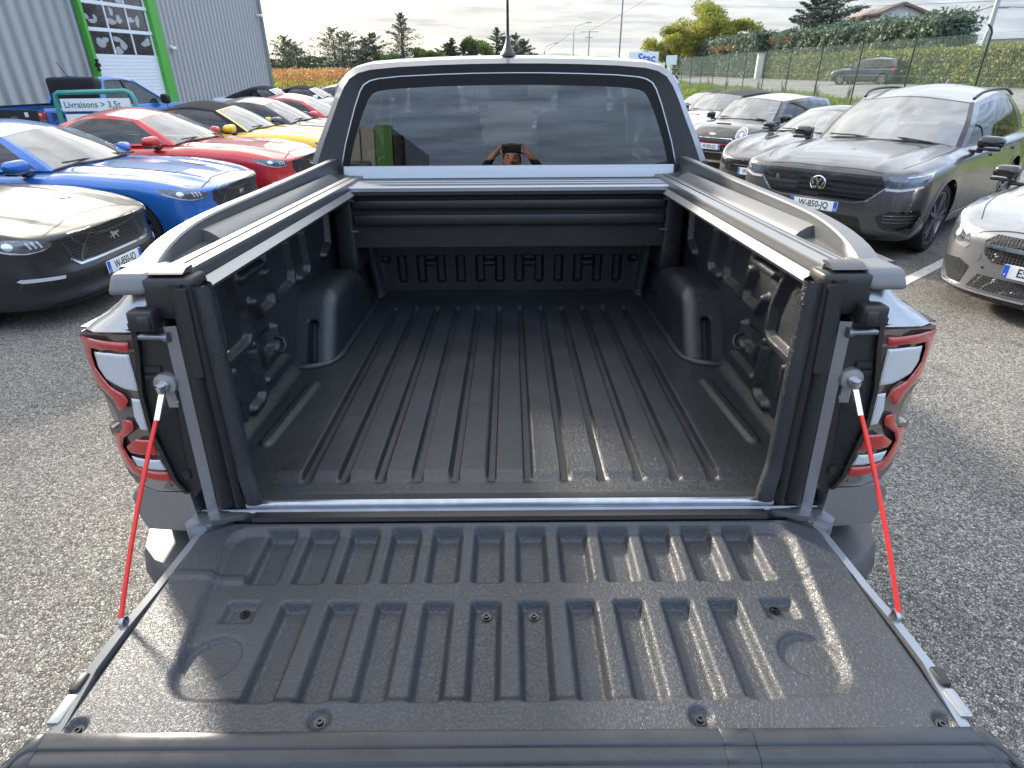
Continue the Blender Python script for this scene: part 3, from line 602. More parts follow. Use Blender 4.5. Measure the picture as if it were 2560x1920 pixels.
# cab shell: roof, pillars, doors, bonnet (seen from other positions)
def sect(y, w, zr, zb, cut=False):
    k = zr / 0.9645; return [(x * w, y, (z - .44) * (zr - zb) / (.9645 - .44) + zb) for x, z in O0] + [(-x * w, y, (z - .44) * (zr - zb) / (.9645 - .44) + zb) for x, z in reversed(O0[:-1])]
roof = MB(); idx = 6; rr_ = []
for y, zr in ((1.690, .9645), (1.72, .973), (1.8, .982), (2.1, .993), (2.5, .992), (2.9, .972), (3.05, .955)):
    rr_.append(sect(y, 1.0, zr, .44)[idx:-idx])
roof.loft(rr_, closed=False, caps=False); tp(roof.build('cab_roof', 'truck_silver', truck, 60))
for s in (-1, 1):
    # pillars and doors
    tp(MB().prism([(1.685, .44), (1.685, .87), (1.74, .90), (1.80, .52), (1.82, .44)], lambda u, v, d: (s * (.868 - .36 * max(0, v - .56) * 1.35 - d), u, v), 0.0, 0.05).build('rear_pillar', 'truck_silver', truck, 30))
    tp(MB().prism([(2.42, .5), (2.42, .93), (2.50, .93), (2.52, .5)], lambda u, v, d: (s * (.868 - .36 * max(0, v - .56) * 1.35 - d), u, v), 0.0, 0.05).build('door_pillar', 'black_gloss', truck, 30))
    tp(MB().prism([(3.62, .46), (3.02, .92), (2.98, .945), (3.05, .95), (3.72, .46)], lambda u, v, d: (s * (.868 - .36 * max(0, v - .56) * 1.35 - d), u, v), 0.0, 0.06).build('windscreen_pillar', 'truck_silver', truck, 30))
    tp(MB().add([(s * .866, 1.72, .50), (s * .866, 3.60, .47), (s * .72, 3.02, .91), (s * .72, 1.75, .90)], [(0, 1, 2, 3)]).build('side_window', 'dark_glass', truck, None))
    for y0, y1 in ((1.68, 2.46), (2.47, 3.46)):
        d = tp(MB().loft([[(s * .80, y, .46), (s * .872, y, .46), (s * .90, y, .30), (s * .905, y, .1), (s * .89, y, -.2), (s * .80, y, -.25)] for y in (y0, y0 + .01, y1 - .01, y1)]).build('door', 'truck_silver', truck, 40))
        MB().rbox((s * .905, y0 + .14, .26), (.03, .2, .035), .01, 4).build('handle', 'truck_silver', d, 60)
    tp(MB().rbox((s * 1.02, 3.28, .56), (.24, .10, .20), .04, 6).build('door_mirror', 'black_gloss', truck, 60))
    tp(MB().loft([[(s * .72, y, z0), (s * w, y, z0 - .03), (s * (w + .02), y, .1), (s * w, y, -.12), (s * .72, y, -.2)] for y, z0, w in ((3.47, .45, .87), (3.7, .44, .90), (4.2, .40, .92), (4.6, .34, .91), (4.80, .26, .86))]).build('front_wing', 'truck_silver', truck, 40))
bn = MB(); rows = []
for y, z0, w in ((3.60, .47, .80), (3.9, .465, .78), (4.3, .44, .76), (4.6, .40, .74), (4.72, .36, .73)): rows.append([(x, y, z0 + .02 * (1 - (x / .8) ** 2) - .012 * (abs(x) < .3)) for x in np.linspace(-w, w, 17)])
bn.grid(rows); tp(bn.build('bonnet', 'truck_silver', truck, 60))
tp(MB().rbox((0, 4.80, .08), (1.60, .22, .55), .06, 8).build('grille', 'black_plastic', truck, 60))
tp(MB().add([(-.74, 3.66, .475), (.74, 3.66, .475), (.60, 3.04, .945), (-.60, 3.04, .945)], [(0, 1, 2, 3)]).build('windscreen', 'front_glass', truck, None))
# interior
tp(MB().box((0, 2.6, .05), (1.6, 1.9, .1)).build('cab_floor', 'dash', truck, None))
tp(MB().rbox((0, 3.38, .42), (1.56, .42, .22), .07, 8).build('dashboard', 'dash', truck, 60))
for s in (-1, 1):
    st = tp(MB().rbox((s * .40, 2.50, .42), (.50, .16, .66), .06, 8).build('front_seat', 'seat', truck, 60)); MB().rbox((s * .40, 2.50, .80), (.27, .11, .17), .045, 8).build('headrest', 'seat', st, 60)
    [MB().tube([(s * .40 + e, 2.5, .7), (s * .40 + e, 2.5, .8)], .008).build('headrest_post', 'chrome', st, 60) for e in (-.06, .06)]
rb = tp(MB().rbox((0, 1.80, .36), (1.42, .14, .36), .05, 8).build('rear_seat', 'seat', truck, 60))
for x in (-.42, .42): MB().rbox((x, 1.79, .585), (.28, .09, .11), .035, 8).build('headrest', 'seat', rb, 60)
tp(MB().lathe([(.172, -.012), (.184, 0), (.172, .012), (.160, 0), (.172, -.012)], lambda a, b, h: (-.40 + a, 3.12 + b * .35 + h * .9, .56 + b * .93), 28).build('steering_wheel', 'black_plastic', truck, 60))
tp(MB().rbox((0, 3.02, .86), (.24, .03, .08), .015, 5).build('rear_view_mirror', 'black_gloss', truck, 60))
tp(MB().rbox((0, 3.06, .90), (.20, .09, .09), .02, 5).build('sensor_housing', 'black_plastic', truck, 60))
# aerial
ab = MB().lathe([(.0, .075), (.006, .075), (.0075, .06), (.012, .04), (.020, .02), (.030, .004), (.033, 0), (.033, -.01)], lambda a, b, h: (0.0 + a, 1.76 + b * 1.6, .983 + h), 20)
ab = tp(ab.build('aerial_base', 'black_plastic', truck, 60)); MB().tube([(0, 1.76, 1.04), (0, 1.74, 1.16), (0, 1.70, 1.42)], [.0062, .0055, .0035], 10).build('aerial_rod', 'black_plastic', ab, 60)
# chassis and wheels
tp(MB().box((0, 2.1, -.22), (1.3, 4.6, .18)).build('chassis', 'matte_black', truck, None))

for s in (-1, 1):
    for y in (0.72, 4.00):
        zc = 0.40 + y * math.tan(-TRUCK_PITCH)
        w = empty('wheel', (s * 0.79, y, zc), 0, parent=truck); fn = lambda a, b, h: (s * h, a, b)
        MB().lathe([(.25, .12), (.265, .135), (.36, .135), (.392, .10), (.40, .05), (.40, -.09), (.36, -.13)], fn, 36).build('tyre', 'rubber', w, 40)
        rm = MB().lathe([(0, .10), (.07, .11), (.08, .07), (.22, .06), (.25, .12)], fn, 30)
        for i in range(6):
            a = i * math.pi / 3; rm.box((s * .10, math.cos(a) * .15, math.sin(a) * .15), (.03, .20, .05), rot=Matrix.Rotation(a, 3, 'X'))
        rm.build('rim', 'steel_dark', w, 40)
    tp(MB().loft([[(s * x, 0.72 + math.cos(a) * r_, -0.66 + math.sin(a) * r_ + .02) for x, r_ in ((.66, .47), (.90, .47), (.915, .49), (.915, .53), (.88, .54))] for a in np.linspace(.1, math.pi - .1, 24)]).build('arch_flare', 'bumper_grey', truck, 40))
# ================================================================ setting
def asphalt(name, dark=(0.088, 0.082, 0.074), light=(0.36, 0.33, 0.285), sc=105.0, bdist=0.004):
    m, t, b = base_mat(name); g_ = N(t, 'ShaderNodeNewGeometry'); co = g_.outputs['Position']
    v = N(t, 'ShaderNodeTexVoronoi', feature='F1'); v.inputs['Scale'].default_value = sc; LK(t, co, v.inputs['Vector'])
    ve = N(t, 'ShaderNodeTexVoronoi', feature='DISTANCE_TO_EDGE'); ve.inputs['Scale'].default_value = sc; LK(t, co, ve.inputs['Vector'])
    sp_ = N(t, 'ShaderNodeSeparateColor'); LK(t, v.outputs['Color'], sp_.inputs[0])
    mid = tuple((a + c) * .5 for a, c in zip(dark, light))
    stone = ramp(t, sp_.outputs[0], [(0.0, tuple(c * .8 for c in dark)), (0.35, mid), (0.8, light), (1.0, tuple(min(1, c * 1.5) for c in light))])
    edge = ramp(t, ve.outputs['Distance'], [(0.02, 0.25), (0.16, 1.0)])
    c1 = mixc(t, 1.0, stone, edge, 'MULTIPLY')
    n = N(t, 'ShaderNodeTexNoise'); n.inputs['Scale'].default_value = .55; n.inputs['Detail'].default_value = 8; n.inputs['Roughness'].default_value = .65; LK(t, co, n.inputs['Vector'])
    c2 = mixc(t, 1.0, c1, ramp(t, n.outputs[0], [(.34, (.66, .66, .66)), (.52, (.95, .95, .94)), (.70, (1.12, 1.11, 1.09))]), 'MULTIPLY')
    # oil spots
    n2 = N(t, 'ShaderNodeTexNoise'); n2.inputs['Scale'].default_value = 2.3; n2.inputs['Detail'].default_value = 4; LK(t, co, n2.inputs['Vector'])
    c3 = mixc(t, ramp(t, n2.outputs[0], [(.62, 0.), (.74, .55)]), c2, (.05, .047, .044))
    LK(t, c3, b.inputs['Base Color']); b.inputs['Roughness'].default_value = .82
    bp = N(t, 'ShaderNodeBump'); bp.inputs['Strength'].default_value = .9; bp.inputs['Distance'].default_value = bdist
    LK(t, mth(t, 'MULTIPLY', ramp(t, ve.outputs['Distance'], [(0., 0.), (.25, 1.)]), mth(t, 'ADD', sp_.outputs[1], .4)), bp.inputs['Height']); LK(t, bp.outputs[0], b.inputs['Normal'])
asphalt('asphalt'); asphalt('road_asphalt', (.16, .155, .145), (.34, .32, .29), 60.)
mat('house_wall', (.62, .60, .57), .9, var=.06, vscale=2)
mat('line_paint', (.50, .49, .46), .75, var=.35, vscale=26)
mat('soil', (.13, .10, .06), .95, var=.4, vscale=3)
mat('verge', (.09, .13, .025), .95, var=.5, vscale=4)
def leafm(name, a, b_, sc=1.2, rough=.6, trans=.25):
    m, t, b = base_mat(name); g_ = N(t, 'ShaderNodeNewGeometry'); co = g_.outputs['Position']
    n = N(t, 'ShaderNodeTexNoise'); n.inputs['Scale'].default_value = sc; n.inputs['Detail'].default_value = 5; n.inputs['Roughness'].default_value = .7; LK(t, co, n.inputs['Vector'])
    c_ = ramp(t, n.outputs[0], [(.34, a), (.66, b_)])
    rnd = mixc(t, .5, c_, mixc(t, 1.0, c_, ramp(t, g_.outputs['Random Per Island'], [(0, .45), (1, 1.5)]), 'MULTIPLY')); LK(t, rnd, b.inputs['Base Color']); b.inputs['Roughness'].default_value = rough
    o = t.nodes['Material Output']; tl = N(t, 'ShaderNodeBsdfTranslucent'); LK(t, rnd, tl.inputs[0]); mx = N(t, 'ShaderNodeMixShader'); mx.inputs[0].default_value = trans
    LK(t, b.outputs[0], mx.inputs[1]); LK(t, tl.outputs[0], mx.inputs[2]); LK(t, mx.outputs[0], o.inputs[0])
leafm('leaf_grass', (.10, .17, .02), (.26, .30, .05), .9); leafm('leaf_yellow', (.13, .17, .02), (.38, .36, .05), .5, trans=.4); leafm('leaf_hedge', (.07, .12, .018), (.24, .25, .045), .5); leafm('leaf_thuja', (.045, .08, .055), (.13, .19, .12), .6)
leafm('leaf_conifer', (.022, .045, .022), (.075, .11, .055), .5); leafm('leaf_blue', (.03, .05, .035), (.10, .14, .10), .6); leafm('leaf_green', (.05, .10, .02), (.17, .23, .05), .3, trans=.35); leafm('leaf_vine', (.28, .13, .05), (.46, .27, .09), .8, trans=.4); leafm('leaf_vine_low', (.20, .20, .03), (.42, .36, .06), .8, trans=.4); leafm('leaf_brown', (.14, .085, .045), (.26, .17, .08), .8)
mat('bark', (.09, .07, .055), .9, var=.4, vscale=6, bump=.6, bscale=14, bdist=.02)
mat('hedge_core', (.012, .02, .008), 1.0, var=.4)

# ground sheet: car park level, rising to the road on the right, flat far away
xs_ = np.r_[-4000, -1200, -400, -150, -60, np.arange(-40, 11.0, 1.5), np.arange(11.1, 13.6, .2), 14.2, 15, 18, 22, 24.4, 26, 30, 40, 60, 150, 400, 1200, 4000]; ys_ = np.r_[-1500, -400, -120, -40, np.arange(-20, 120, 2.0), 140, 180, 260, 400, 800, 2000, 6000]
X, Y = np.meshgrid(xs_, ys_, indexing='ij'); FX = 12.5 + .055 * (Y.clip(-20, 150) - 20)
Z = .75 * sstep(-1.6, .4, X - FX) + .27 * sstep(1.0, 10.5, X - FX)
Z += .3 * sstep(36, 46, Y) * (1 - sstep(-3, 6, X)) * (X > -300)
near = np.hypot(X - 0, Y - 0) < 40; Z = np.where(near, Z + 0, Z)
def ground_mat():
    m = MATS['asphalt']; return m
gridmesh('car_park', np.stack([X, Y, Z], -1), 'asphalt', None, 60, kind='structure')
def strip(name, pts0, pts1, m, dz=.004, kind='structure', parent=None):
    P = np.stack([np.array(pts0, float), np.array(pts1, float)], 0); P[..., 2] += dz; return gridmesh(name, P, m, parent, None, flip=True, kind=kind)
fx = lambda y: 12.5 + .055 * (y - 20)
def gz_(x, y):
    f = x - fx(min(max(y, -20), 150)); return float(.75 * sstep(-1.6, .4, f) + .27 * sstep(1.0, 10.5, f))
yy = np.r_[np.arange(-30, 130, 4.), 200, 400]
rows = [[(fx(min(y, 150)) + o, y, gz_(fx(min(y, 150)) + o, y) + .012) for y in yy] for o in (1.3, 2.5, 4, 6, 8, 10, 11.0)]
gridmesh('road', rows, 'road_asphalt', None, None, flip=True, kind='structure')
for o, w, dash in ((1.7, .15, 0), (6.0, .15, 3.), (10.4, .15, 0)):
    if not dash: gridmesh('road_line', [[(fx(min(y, 150)) + o + d, y, gz_(fx(min(y, 150)) + o, y) + .020) for y in yy] for d in (0, w)], 'line_paint', None, None, flip=True, kind='structure')
    else:
        for y in np.arange(16, 90, 7.): gridmesh('road_line', [[(fx(q) + o + d, q, gz_(fx(q) + o, q) + .020) for q in (y, y + dash)] for d in (0, w)], 'line_paint', None, None, flip=True, kind='structure')
# verge soil strip and grass
rows = [[(fx(y) + o, y, gz_(fx(y) + o, y) + .01) for y in np.arange(-20, 121, 2.)] for o in (-1.75, -1.2, -.8, -.4, 0, .5, 1.28)]
gridmesh('verge', rows, 'verge', None, 60, flip=True, kind='structure')
def blades(n, xs, ys, zs, h, w, lean=.35, seed=1):
    r = np.random.default_rng(seed); x, y, z = xs, ys, zs; a = r.uniform(0, 6.28, n); hh = h * r.uniform(.5, 1.3, n); ww = w * r.uniform(.6, 1.2, n); la = r.uniform(0, 6.28, n); ll = hh * lean * r.uniform(.2, 1.5, n)
    V = np.zeros((n, 3, 3)); V[:, 0] = np.stack([x - np.cos(a) * ww, y - np.sin(a) * ww, z], 1); V[:, 1] = np.stack([x + np.cos(a) * ww, y + np.sin(a) * ww, z], 1); V[:, 2] = np.stack([x + np.cos(la) * ll, y + np.sin(la) * ll, z + hh], 1)
    return V.reshape(-1, 3), np.arange(n * 3).reshape(-1, 3)
n = 42000; r = np.random.default_rng(3); y = 11 + (r.random(n) ** 1.6) * 75; o = r.uniform(-1.75, 1.2, n); x = fx(y) + o; f = o
z = .75 * sstep(-1.6, .4, f) + .27 * sstep(1.0, 10.5, f)
V, F = blades(n, x, y, z, .17 + .12 * np.sin(y * 1.7) * np.sin(o * 3 + y), .012 + .0004 * y, .5, 4)
soup('verge_grass', V, F, 'leaf_grass', None, kind='stuff', label='long green grass and weeds below the wire fence', cat='grass')
for i, (yy_, o) in enumerate(((24.2, .3), (27.5, .4), (31, .2), (35.0, .3), (41., .2), (46, .3), (21.5, .35))):
    b = np.array((fx(yy_) + o, yy_, gz_(fx(yy_) + o, yy_))); k = MB(); rr = random.Random(i)
    for j in range(7):
        d = Vector((rr.uniform(-.12, .12), rr.uniform(-.12, .12), rr.uniform(.35, .75))); k.tube([b, Vector(b) + d * .5 + Vector((.02, 0, 0)), Vector(b) + d], [.008, .006, .003], 4)
        for q in range(6): p = Vector(b) + d * (.4 + .1 * q); k.box(p, (.05, .012, .03), rot=Matrix.Rotation(rr.uniform(0, 6), 3, 'Z'))
    k.build('tall_weed', 'leaf_brown', None, None, label='dry tall weed standing in the grass beside the wire fence', cat='weed', group='weeds along the fence')

# parking bay lines (angled on the right)
for i, (x, y) in enumerate(((3.80, 4.62), (4.36, 7.55), (4.86, 10.5), (5.2, 13.4), (3.1, 1.9))):
    d = Vector((math.cos(R(39)), math.sin(R(39)), 0)); nrm = Vector((-d.y, d.x, 0)) * .055; p = Vector((x, y, .004))
    MB().add([p - nrm, p + d * 4.6 - nrm, p + d * 4.6 + nrm, p + nrm], [(0, 1, 2, 3)]).build('parking_line', 'line_paint', None, None, kind='structure')

# crack in the asphalt beside the tailgate
mat('crack', (.02, .019, .018), 1.0)
rr = random.Random(5); pts = []
for i in range(60):
    t = i / 59; pts.append((1.28 + .42 * t + .05 * math.sin(t * 9) + rr.uniform(-.018, .018), .55 - 1.05 * t))
MB().add([(x + sg * (.004 + .006 * rr.random()), y, .0035) for x, y in pts for sg in (-1, 1)], [(2 * i, 2 * i + 1, 2 * i + 3, 2 * i + 2) for i in range(59)]).build('ground_crack', 'crack', None, None, kind='structure')
# hills
mat('hill_far', (.05, .075, .05), 1.0, var=.4, vscale=.01)
for nm, dist, h0, sd_, az0, az1 in (('hills', 5200, 120, 3, -60, 60),):
    rows = []
    for a in np.linspace(az0, az1, 160):
        h = h0 * (.55 + .25 * math.sin(a * .13 + 1) + .2 * math.sin(a * .37) + .06 * math.sin(a * 1.7)); rows.append([(math.sin(R(a)) * d, math.cos(R(a)) * d, z) for d, z in ((dist, -.6), (dist + 500, h * .6), (dist + 900, h), (dist + 1600, -.6))])
    gridmesh(nm, rows, 'hill_far', None, 60, kind='structure')

# ---------------------------------------------------------------- workshop building
paint('cladding', (.245, .25, .255), .2, .5, .0); mat('green_trim', (.07, .33, .045), .45, var=.08); mat('door_white', (.66, .69, .71), .45, var=.04); glass('door_pane', (.05, .05, .05), 1.55)
mat('pane_dark', (.045, .04, .042), .08, coat=.8, var=.5, vscale=2)
WD = math.hypot(1, .114); wu = Vector((.114, 1, 0)) / WD; wn = Vector((1, -.114, 0)) / WD          # along the wall, outward normal
bld = empty('workshop_building', (-13, 20, 0), 0, 'tall grey ribbed metal workshop with green trimmed sectional door', 'building'); bld.rotation_euler = (0, 0, math.atan2(wu.y, wu.x))
# local frame: x along wall, y inward (-outward), z up
def clad(s0, s1, z0, z1, pitch, depth=.035, name='cladding_panel'):
    pts = []; s_ = s0
    while s_ < s1 - 1e-6:
        for a, b in ((0, 0), (.52, 0), (.62, 1), (.90, 1), (1.0, 0)):
            if s_ + a * pitch <= s1: pts.append((s_ + a * pitch, b))
        s_ += pitch
    P = [[(a, depth * b, z) for a, b in pts] for z in (z0, z1)]
    return gridmesh(name, P, 'cladding', bld, None, flip=True)
H_ = 7.2
clad(-14, .30, 0, H_, .46); clad(4.30, 12.42, 0, H_, .29); clad(.30, 4.30, 5.2, H_, .29)
MB().box((-0.79, 4.5, H_ / 2), (26.5, 8.9, H_ - .02)).build('wall_core', 'cladding', bld, None)
MB().box((12.47, -.02, H_ / 2), (.10, .10, H_)).build('corner_trim', 'cladding', bld, 30); MB().box((12.535, -.03, H_ / 2), (.03, .12, H_)).build('corner_edge', 'green_trim', bld, 30)
MB().box((-.79, -.05, H_ + .12), (26.7, .2, .3)).build('eaves_trim', 'green_trim', bld, None)
for (a, b, z0, z1, nm) in ((.40, .53, 0, 5.0, 'door_jamb'), (3.80, 4.27, 0, 5.0, 'door_jamb'), (.30, 4.30, 5.0, 5.22, 'door_lintel')): MB().box(((a + b) / 2, -.06, (z0 + z1) / 2), (b - a, .18, z1 - z0)).build(nm, 'green_trim', bld, 30)
sd_ = MB().box((2.18, .02, 2.5), (3.3, .04, 5.0)).build('sectional_door', 'door_white', bld, None)
for k in range(22): MB().rbox((2.18, -.008, .11 + k * .109), (3.24, .016, .104), .004, 3).build('door_slat', 'door_white', sd_, None)
def blob(cx, cz, rx, rz, k): return [(cx + rx * math.cos(a) * (1 + .2 * math.sin(3 * a + k)), cz + rz * math.sin(a) * (1 + .18 * math.cos(2 * a + k))) for a in np.linspace(0, 6.283, 17)[:-1]]
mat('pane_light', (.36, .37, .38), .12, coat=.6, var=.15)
for row, z0 in enumerate((2.46, 3.20, 3.94)):
    MB().box((2.18, -.012, z0 + .685), (3.26, .05, .10)).build('door_rail', 'door_white', sd_, None)
    for c_ in range(3):
        x0 = .60 + c_ * 1.04; f = MB().box((x0 + .50, -.004, z0 + .31), (.98, .014, .62)).build('door_pane', 'pane_dark', sd_, None)
        rr = random.Random(row * 7 + c_)
        for q in range(3): MB().prism(blob(x0 + rr.uniform(.14, .86), z0 + rr.uniform(.1, .5), rr.uniform(.07, .22), rr.uniform(.06, .16), q + c_), lambda u, v, d: (min(max(u, x0 + .02), x0 + .98), d, min(max(v, z0 + .01), z0 + .61)), -.0135 - .0005 * q, -.012).build('pane_reflection' if False else 'painted_reflection', 'pane_light', f, None)  # light grey blobs painted on each pane as its reflections
        if c_: MB().box((x0 - .02, -.013, z0 + .31), (.055, .045, .64)).build('door_mullion', 'door_white', sd_, None)
for x in (.44,): MB().box((x, -.19, 2.14), (.16, .08, .10)).box((x, -.19, 2.28), (.10, .06, .05)).box((x, -.19, 2.0), (.10, .06, .05)).box((x - .03, -.21, 2.14), (.05, .05, .34)).build('door_hinge', 'matte_black', bld, None)
MB().rbox((4.78, -.10, 2.72), (.22, .14, .10), .03, 5).tube([(4.66, -.05, 2.80), (4.74, -.12, 2.72)], .03, 8).build('wall_lamp', 'white_plastic', bld, 50); MB().rbox((12.1, -.14, 4.25), (.12, .24, .10), .03, 5).build('wall_camera', 'white_plastic', bld, 50)

mat('hall_green', (.03, .14, .02), .5)
# second hall behind the photographer, mirrored in the rear window
b2 = empty('delivery_hall', (-3.5, -14.2, 0), 0, 'grey ribbed hall with green corner behind the photographer, mirrored in the rear window', 'building')
MB().box((-5.5, -4, 1.95), (11, 7.9, 3.9)).build('hall_wall', 'cladding', b2, None); MB().box((-.22, .02, 1.98), (.48, .2, 3.96)).build('hall_corner', 'hall_green', b2, None)
for k in range(24): MB().box((-.62 - k * .42, -.03, 1.95), (.20, .06, 3.88)).build('wall_rib', 'cladding', b2, None)
MB().box((-1.5, .04, 1.45), (1.6, .1, 3.1)).build('hall_door', 'satin_grey', b2, None); MB().rbox((.18, -.1, 3.1), (.3, .4, 1.2), .05, 5).build('wall_unit', 'matte_black', b2, 50)
# ---------------------------------------------------------------- delivery sign
mat('sign_green', (.015, .23, .19), .35, coat=.4); mat('sign_panel', (.62, .66, .68), .35); mat('sign_text', (.06, .16, .15), .5)
sg_ = empty('delivery_sign', (-7.82, 11.7, 0), R(2), 'green framed sign lettered Livraisons > 3,5t beside the blue pickup', 'sign')
MB().tube(crom([(-.80, 0, 0), (-.74, 0, 1.45)], 4).tolist() + [(-.72, 0, 1.56), (-.66, 0, 1.60)] + [(.60, 0, 1.62), (.68, 0, 1.58), (.72, 0, 1.48), (.84, 0, 0)], .045, 10).build('sign_frame', 'sign_green', sg_, 60)
p1 = MB().rbox((0, -.02, 1.39), (1.30, .02, .22), .006, 4).build('sign_board', 'sign_panel', sg_, 40); MB().rbox((.02, -.02, 1.10), (1.30, .02, .26), .006, 4).build('sign_board', 'sign_panel', sg_, 40)
text('sign_lettering', 'Livraisons > 3,5t', .158, 'sign_text', p1, Matrix.Translation((-.07, -.0315, 1.39)) @ Matrix.Rotation(R(90), 4, 'X'), .0006, .003)
MB().prism([(.42, 1.385), (.50, 1.385), (.50, 1.36), (.545, 1.395), (.50, 1.43), (.50, 1.405), (.42, 1.405)], lambda u, v, d: (u, d, v), -.0315, -.0305).build('sign_arrow', 'door_white', p1, None)

# ---------------------------------------------------------------- wire fence
mat('fence_green', (.018, .045, .03), .5, .3); mat('wire', (.13, .18, .15), .5, .3)
fence = empty('wire_fence', (fx(20), 20, gz_(fx(20), 20)), 0, 'green chain link fence on posts along the road', 'fence'); inv = Matrix.Translation(-Vector(fence.location))
py = [13.0 + 3.42 * i for i in range(13)] + [9.6, 6.2]
for y in py:
    b = Vector((fx(y), y, gz_(fx(y), y) - .1)) - Vector(fence.location); t_ = b + Vector((0, 0, 2.12)); MB().tube([b, t_, t_ + Vector((-.05, 0, .10)), t_ + Vector((-.16, 0, .18))], .026, 8).build('fence_post', 'fence_green', fence, 60)
for h in (.1, 1.0, 2.0): MB().tube([Vector((fx(y), y, gz_(fx(y), y) + h)) - Vector(fence.location) for y in (4, 20, 40, 56)], .003, 4).build('tension_wire', 'wire', fence, None)
V = []; F = []; k = 0; ps = .058; y0, y1, hgt = 5., 54., 1.98
def seg(a, b, wd=.0022):
    global k
    d = (b - a).normalized(); s1 = Vector((1, 0, 0)) * wd; s2 = d.cross(s1).normalized() * wd
    for p in (a, b): V.extend([tuple(p + s1), tuple(p - s1 * .5 + s2 * .87), tuple(p - s1 * .5 - s2 * .87)])
    F.extend([(k, k + 1, k + 4, k + 3), (k + 1, k + 2, k + 5, k + 4), (k + 2, k, k + 3, k + 5)]); k += 6
L0 = Vector(fence.location); sl = 1.0
for i in range(int((y1 - y0 + hgt) / (ps * 1.4))):
    for sgn in (1, -1):
        c_ = y0 + i * ps * 1.4; a = (c_, 0.) if sgn > 0 else (c_ - hgt, 0.)
        ya, yb = (c_ - hgt, c_) if sgn > 0 else (c_, c_ - hgt); za, zb = 0., hgt
        lo, hi = (ya, yb) if ya < yb else (yb, ya)
        if hi < y0 or lo > y1: continue
        seg(Vector((fx(ya), ya, gz_(fx(ya), ya) + .02)) - L0, Vector((fx(yb), yb, gz_(fx(yb), yb) + hgt)) - L0)
soup('chain_link', V, F, 'wire', fence, kind='stuff')

# ---------------------------------------------------------------- hedges and trees
def cards(P, sz, r, flat=None, asp=1.6, nrm=None, droop=0.0):
    """leaf quads at points P"""
    n = len(P); d = r.normal(size=(n, 3)); 
    if nrm is not None: d = d * .8 + nrm
    d /= np.linalg.norm(d, axis=1, keepdims=True); u = np.cross(d, r.normal(size=(n, 3))); u /= np.linalg.norm(u, axis=1, keepdims=True); v = np.cross(d, u)
    s_ = sz * r.uniform(.6, 1.35, (n, 1)); u = u * s_; v = v * s_ / asp
    V = np.stack([P - u, P - v * .8 - u * .1, P + u, P + v * .8 - u * .1], 1).reshape(-1, 3); return V, np.arange(n * 4).reshape(-1, 4)
def hedge(name, label, path, w, h, m, n, sz, seed, hv=.06, extra=None, group=None):
    r = np.random.default_rng(seed); root = empty(name, (*path[0][:2], path[0][2]), 0, label, 'hedge', group); L0 = np.array(root.location); pts = np.array(path, float); core = MB(); V = []; 
    for a, b in zip(pts[:-1], pts[1:]):
        d = b - a; ln = np.linalg.norm(d[:2]); t = d[:2] / ln; nn = np.array((t[1], -t[0]))
        hw_ = w / 2; ring = lambda p, e: [(p[0] - nn[0] * (hw_ - e) - L0[0], p[1] - nn[1] * (hw_ - e) - L0[1], p[2] - L0[2]), (p[0] + nn[0] * (hw_ - e) - L0[0], p[1] + nn[1] * (hw_ - e) - L0[1], p[2] - L0[2]), (p[0] + nn[0] * (hw_ - e) - L0[0], p[1] + nn[1] * (hw_ - e) - L0[1], p[2] + h - e - L0[2]), (p[0] - nn[0] * (hw_ - e) - L0[0], p[1] - nn[1] * (hw_ - e) - L0[1], p[2] + h - e - L0[2])]
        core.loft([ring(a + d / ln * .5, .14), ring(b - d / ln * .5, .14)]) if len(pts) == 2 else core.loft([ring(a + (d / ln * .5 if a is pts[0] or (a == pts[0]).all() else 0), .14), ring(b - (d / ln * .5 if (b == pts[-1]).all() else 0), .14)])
        k_ = int(n * ln / np.sum(np.linalg.norm(np.diff(pts[:, :2], axis=0), axis=1))); s_ = r.random(k_); side = r.random(k_); c = a + s_[:, None] * d
        top = side < .28; lat = np.where(top, r.uniform(-hw_, hw_, k_), np.where(r.random(k_) < .72, -hw_, hw_)); zz = np.where(top, h, r.uniform(0.02, h, k_))
        wob = hv * (np.sin(s_ * ln * 1.1 + seed) + np.sin(s_ * ln * 3.1 + zz * 4) + r.normal(size=k_) * .8)
        lat = lat + np.where(top, 0, np.sign(lat) * wob); zz = zz + np.where(top, wob * 1.1, 0)
        P = np.stack([c[:, 0] + nn[0] * lat, c[:, 1] + nn[1] * lat, c[:, 2] + zz], 1) - L0
        nr = np.where(top[:, None], np.array((0, 0, 1.))[None], (np.sign(lat)[:, None] * np.array((nn[0], nn[1], .3))[None])); V.append(cards(P, sz, r, nrm=nr)[0])
    for p, q in ((pts[0], pts[1]), (pts[-1], pts[-2])):
        t = (p - q)[:2]; t /= np.linalg.norm(t); nn = np.array((t[1], -t[0])); k_ = int(n * .05) + 200; la = r.uniform(-w / 2, w / 2, k_); zz = r.uniform(0, h, k_); o_ = -.25 + r.normal(0, .12, k_)
        V.append(cards(np.stack([p[0] + nn[0] * la + t[0] * o_, p[1] + nn[1] * la + t[1] * o_, p[2] + zz], 1) - L0, sz, r, nrm=np.array((t[0], t[1], .2)))[0])
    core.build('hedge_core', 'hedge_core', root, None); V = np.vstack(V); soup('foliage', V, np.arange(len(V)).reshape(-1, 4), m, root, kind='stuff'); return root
hz = lambda y: gz_(fx(min(y, 100)) + 11.6, y)
hx_ = lambda y: 24.4 + .03 * (y - 40)
hedge('clipped_hedge', 'low clipped green hedge across the road behind the passing car', [(hx_(y), y, 1.0) for y in (16, 30, 45, 62.5)], 1.3, 1.78, 'leaf_hedge', 26000, .075, 5)
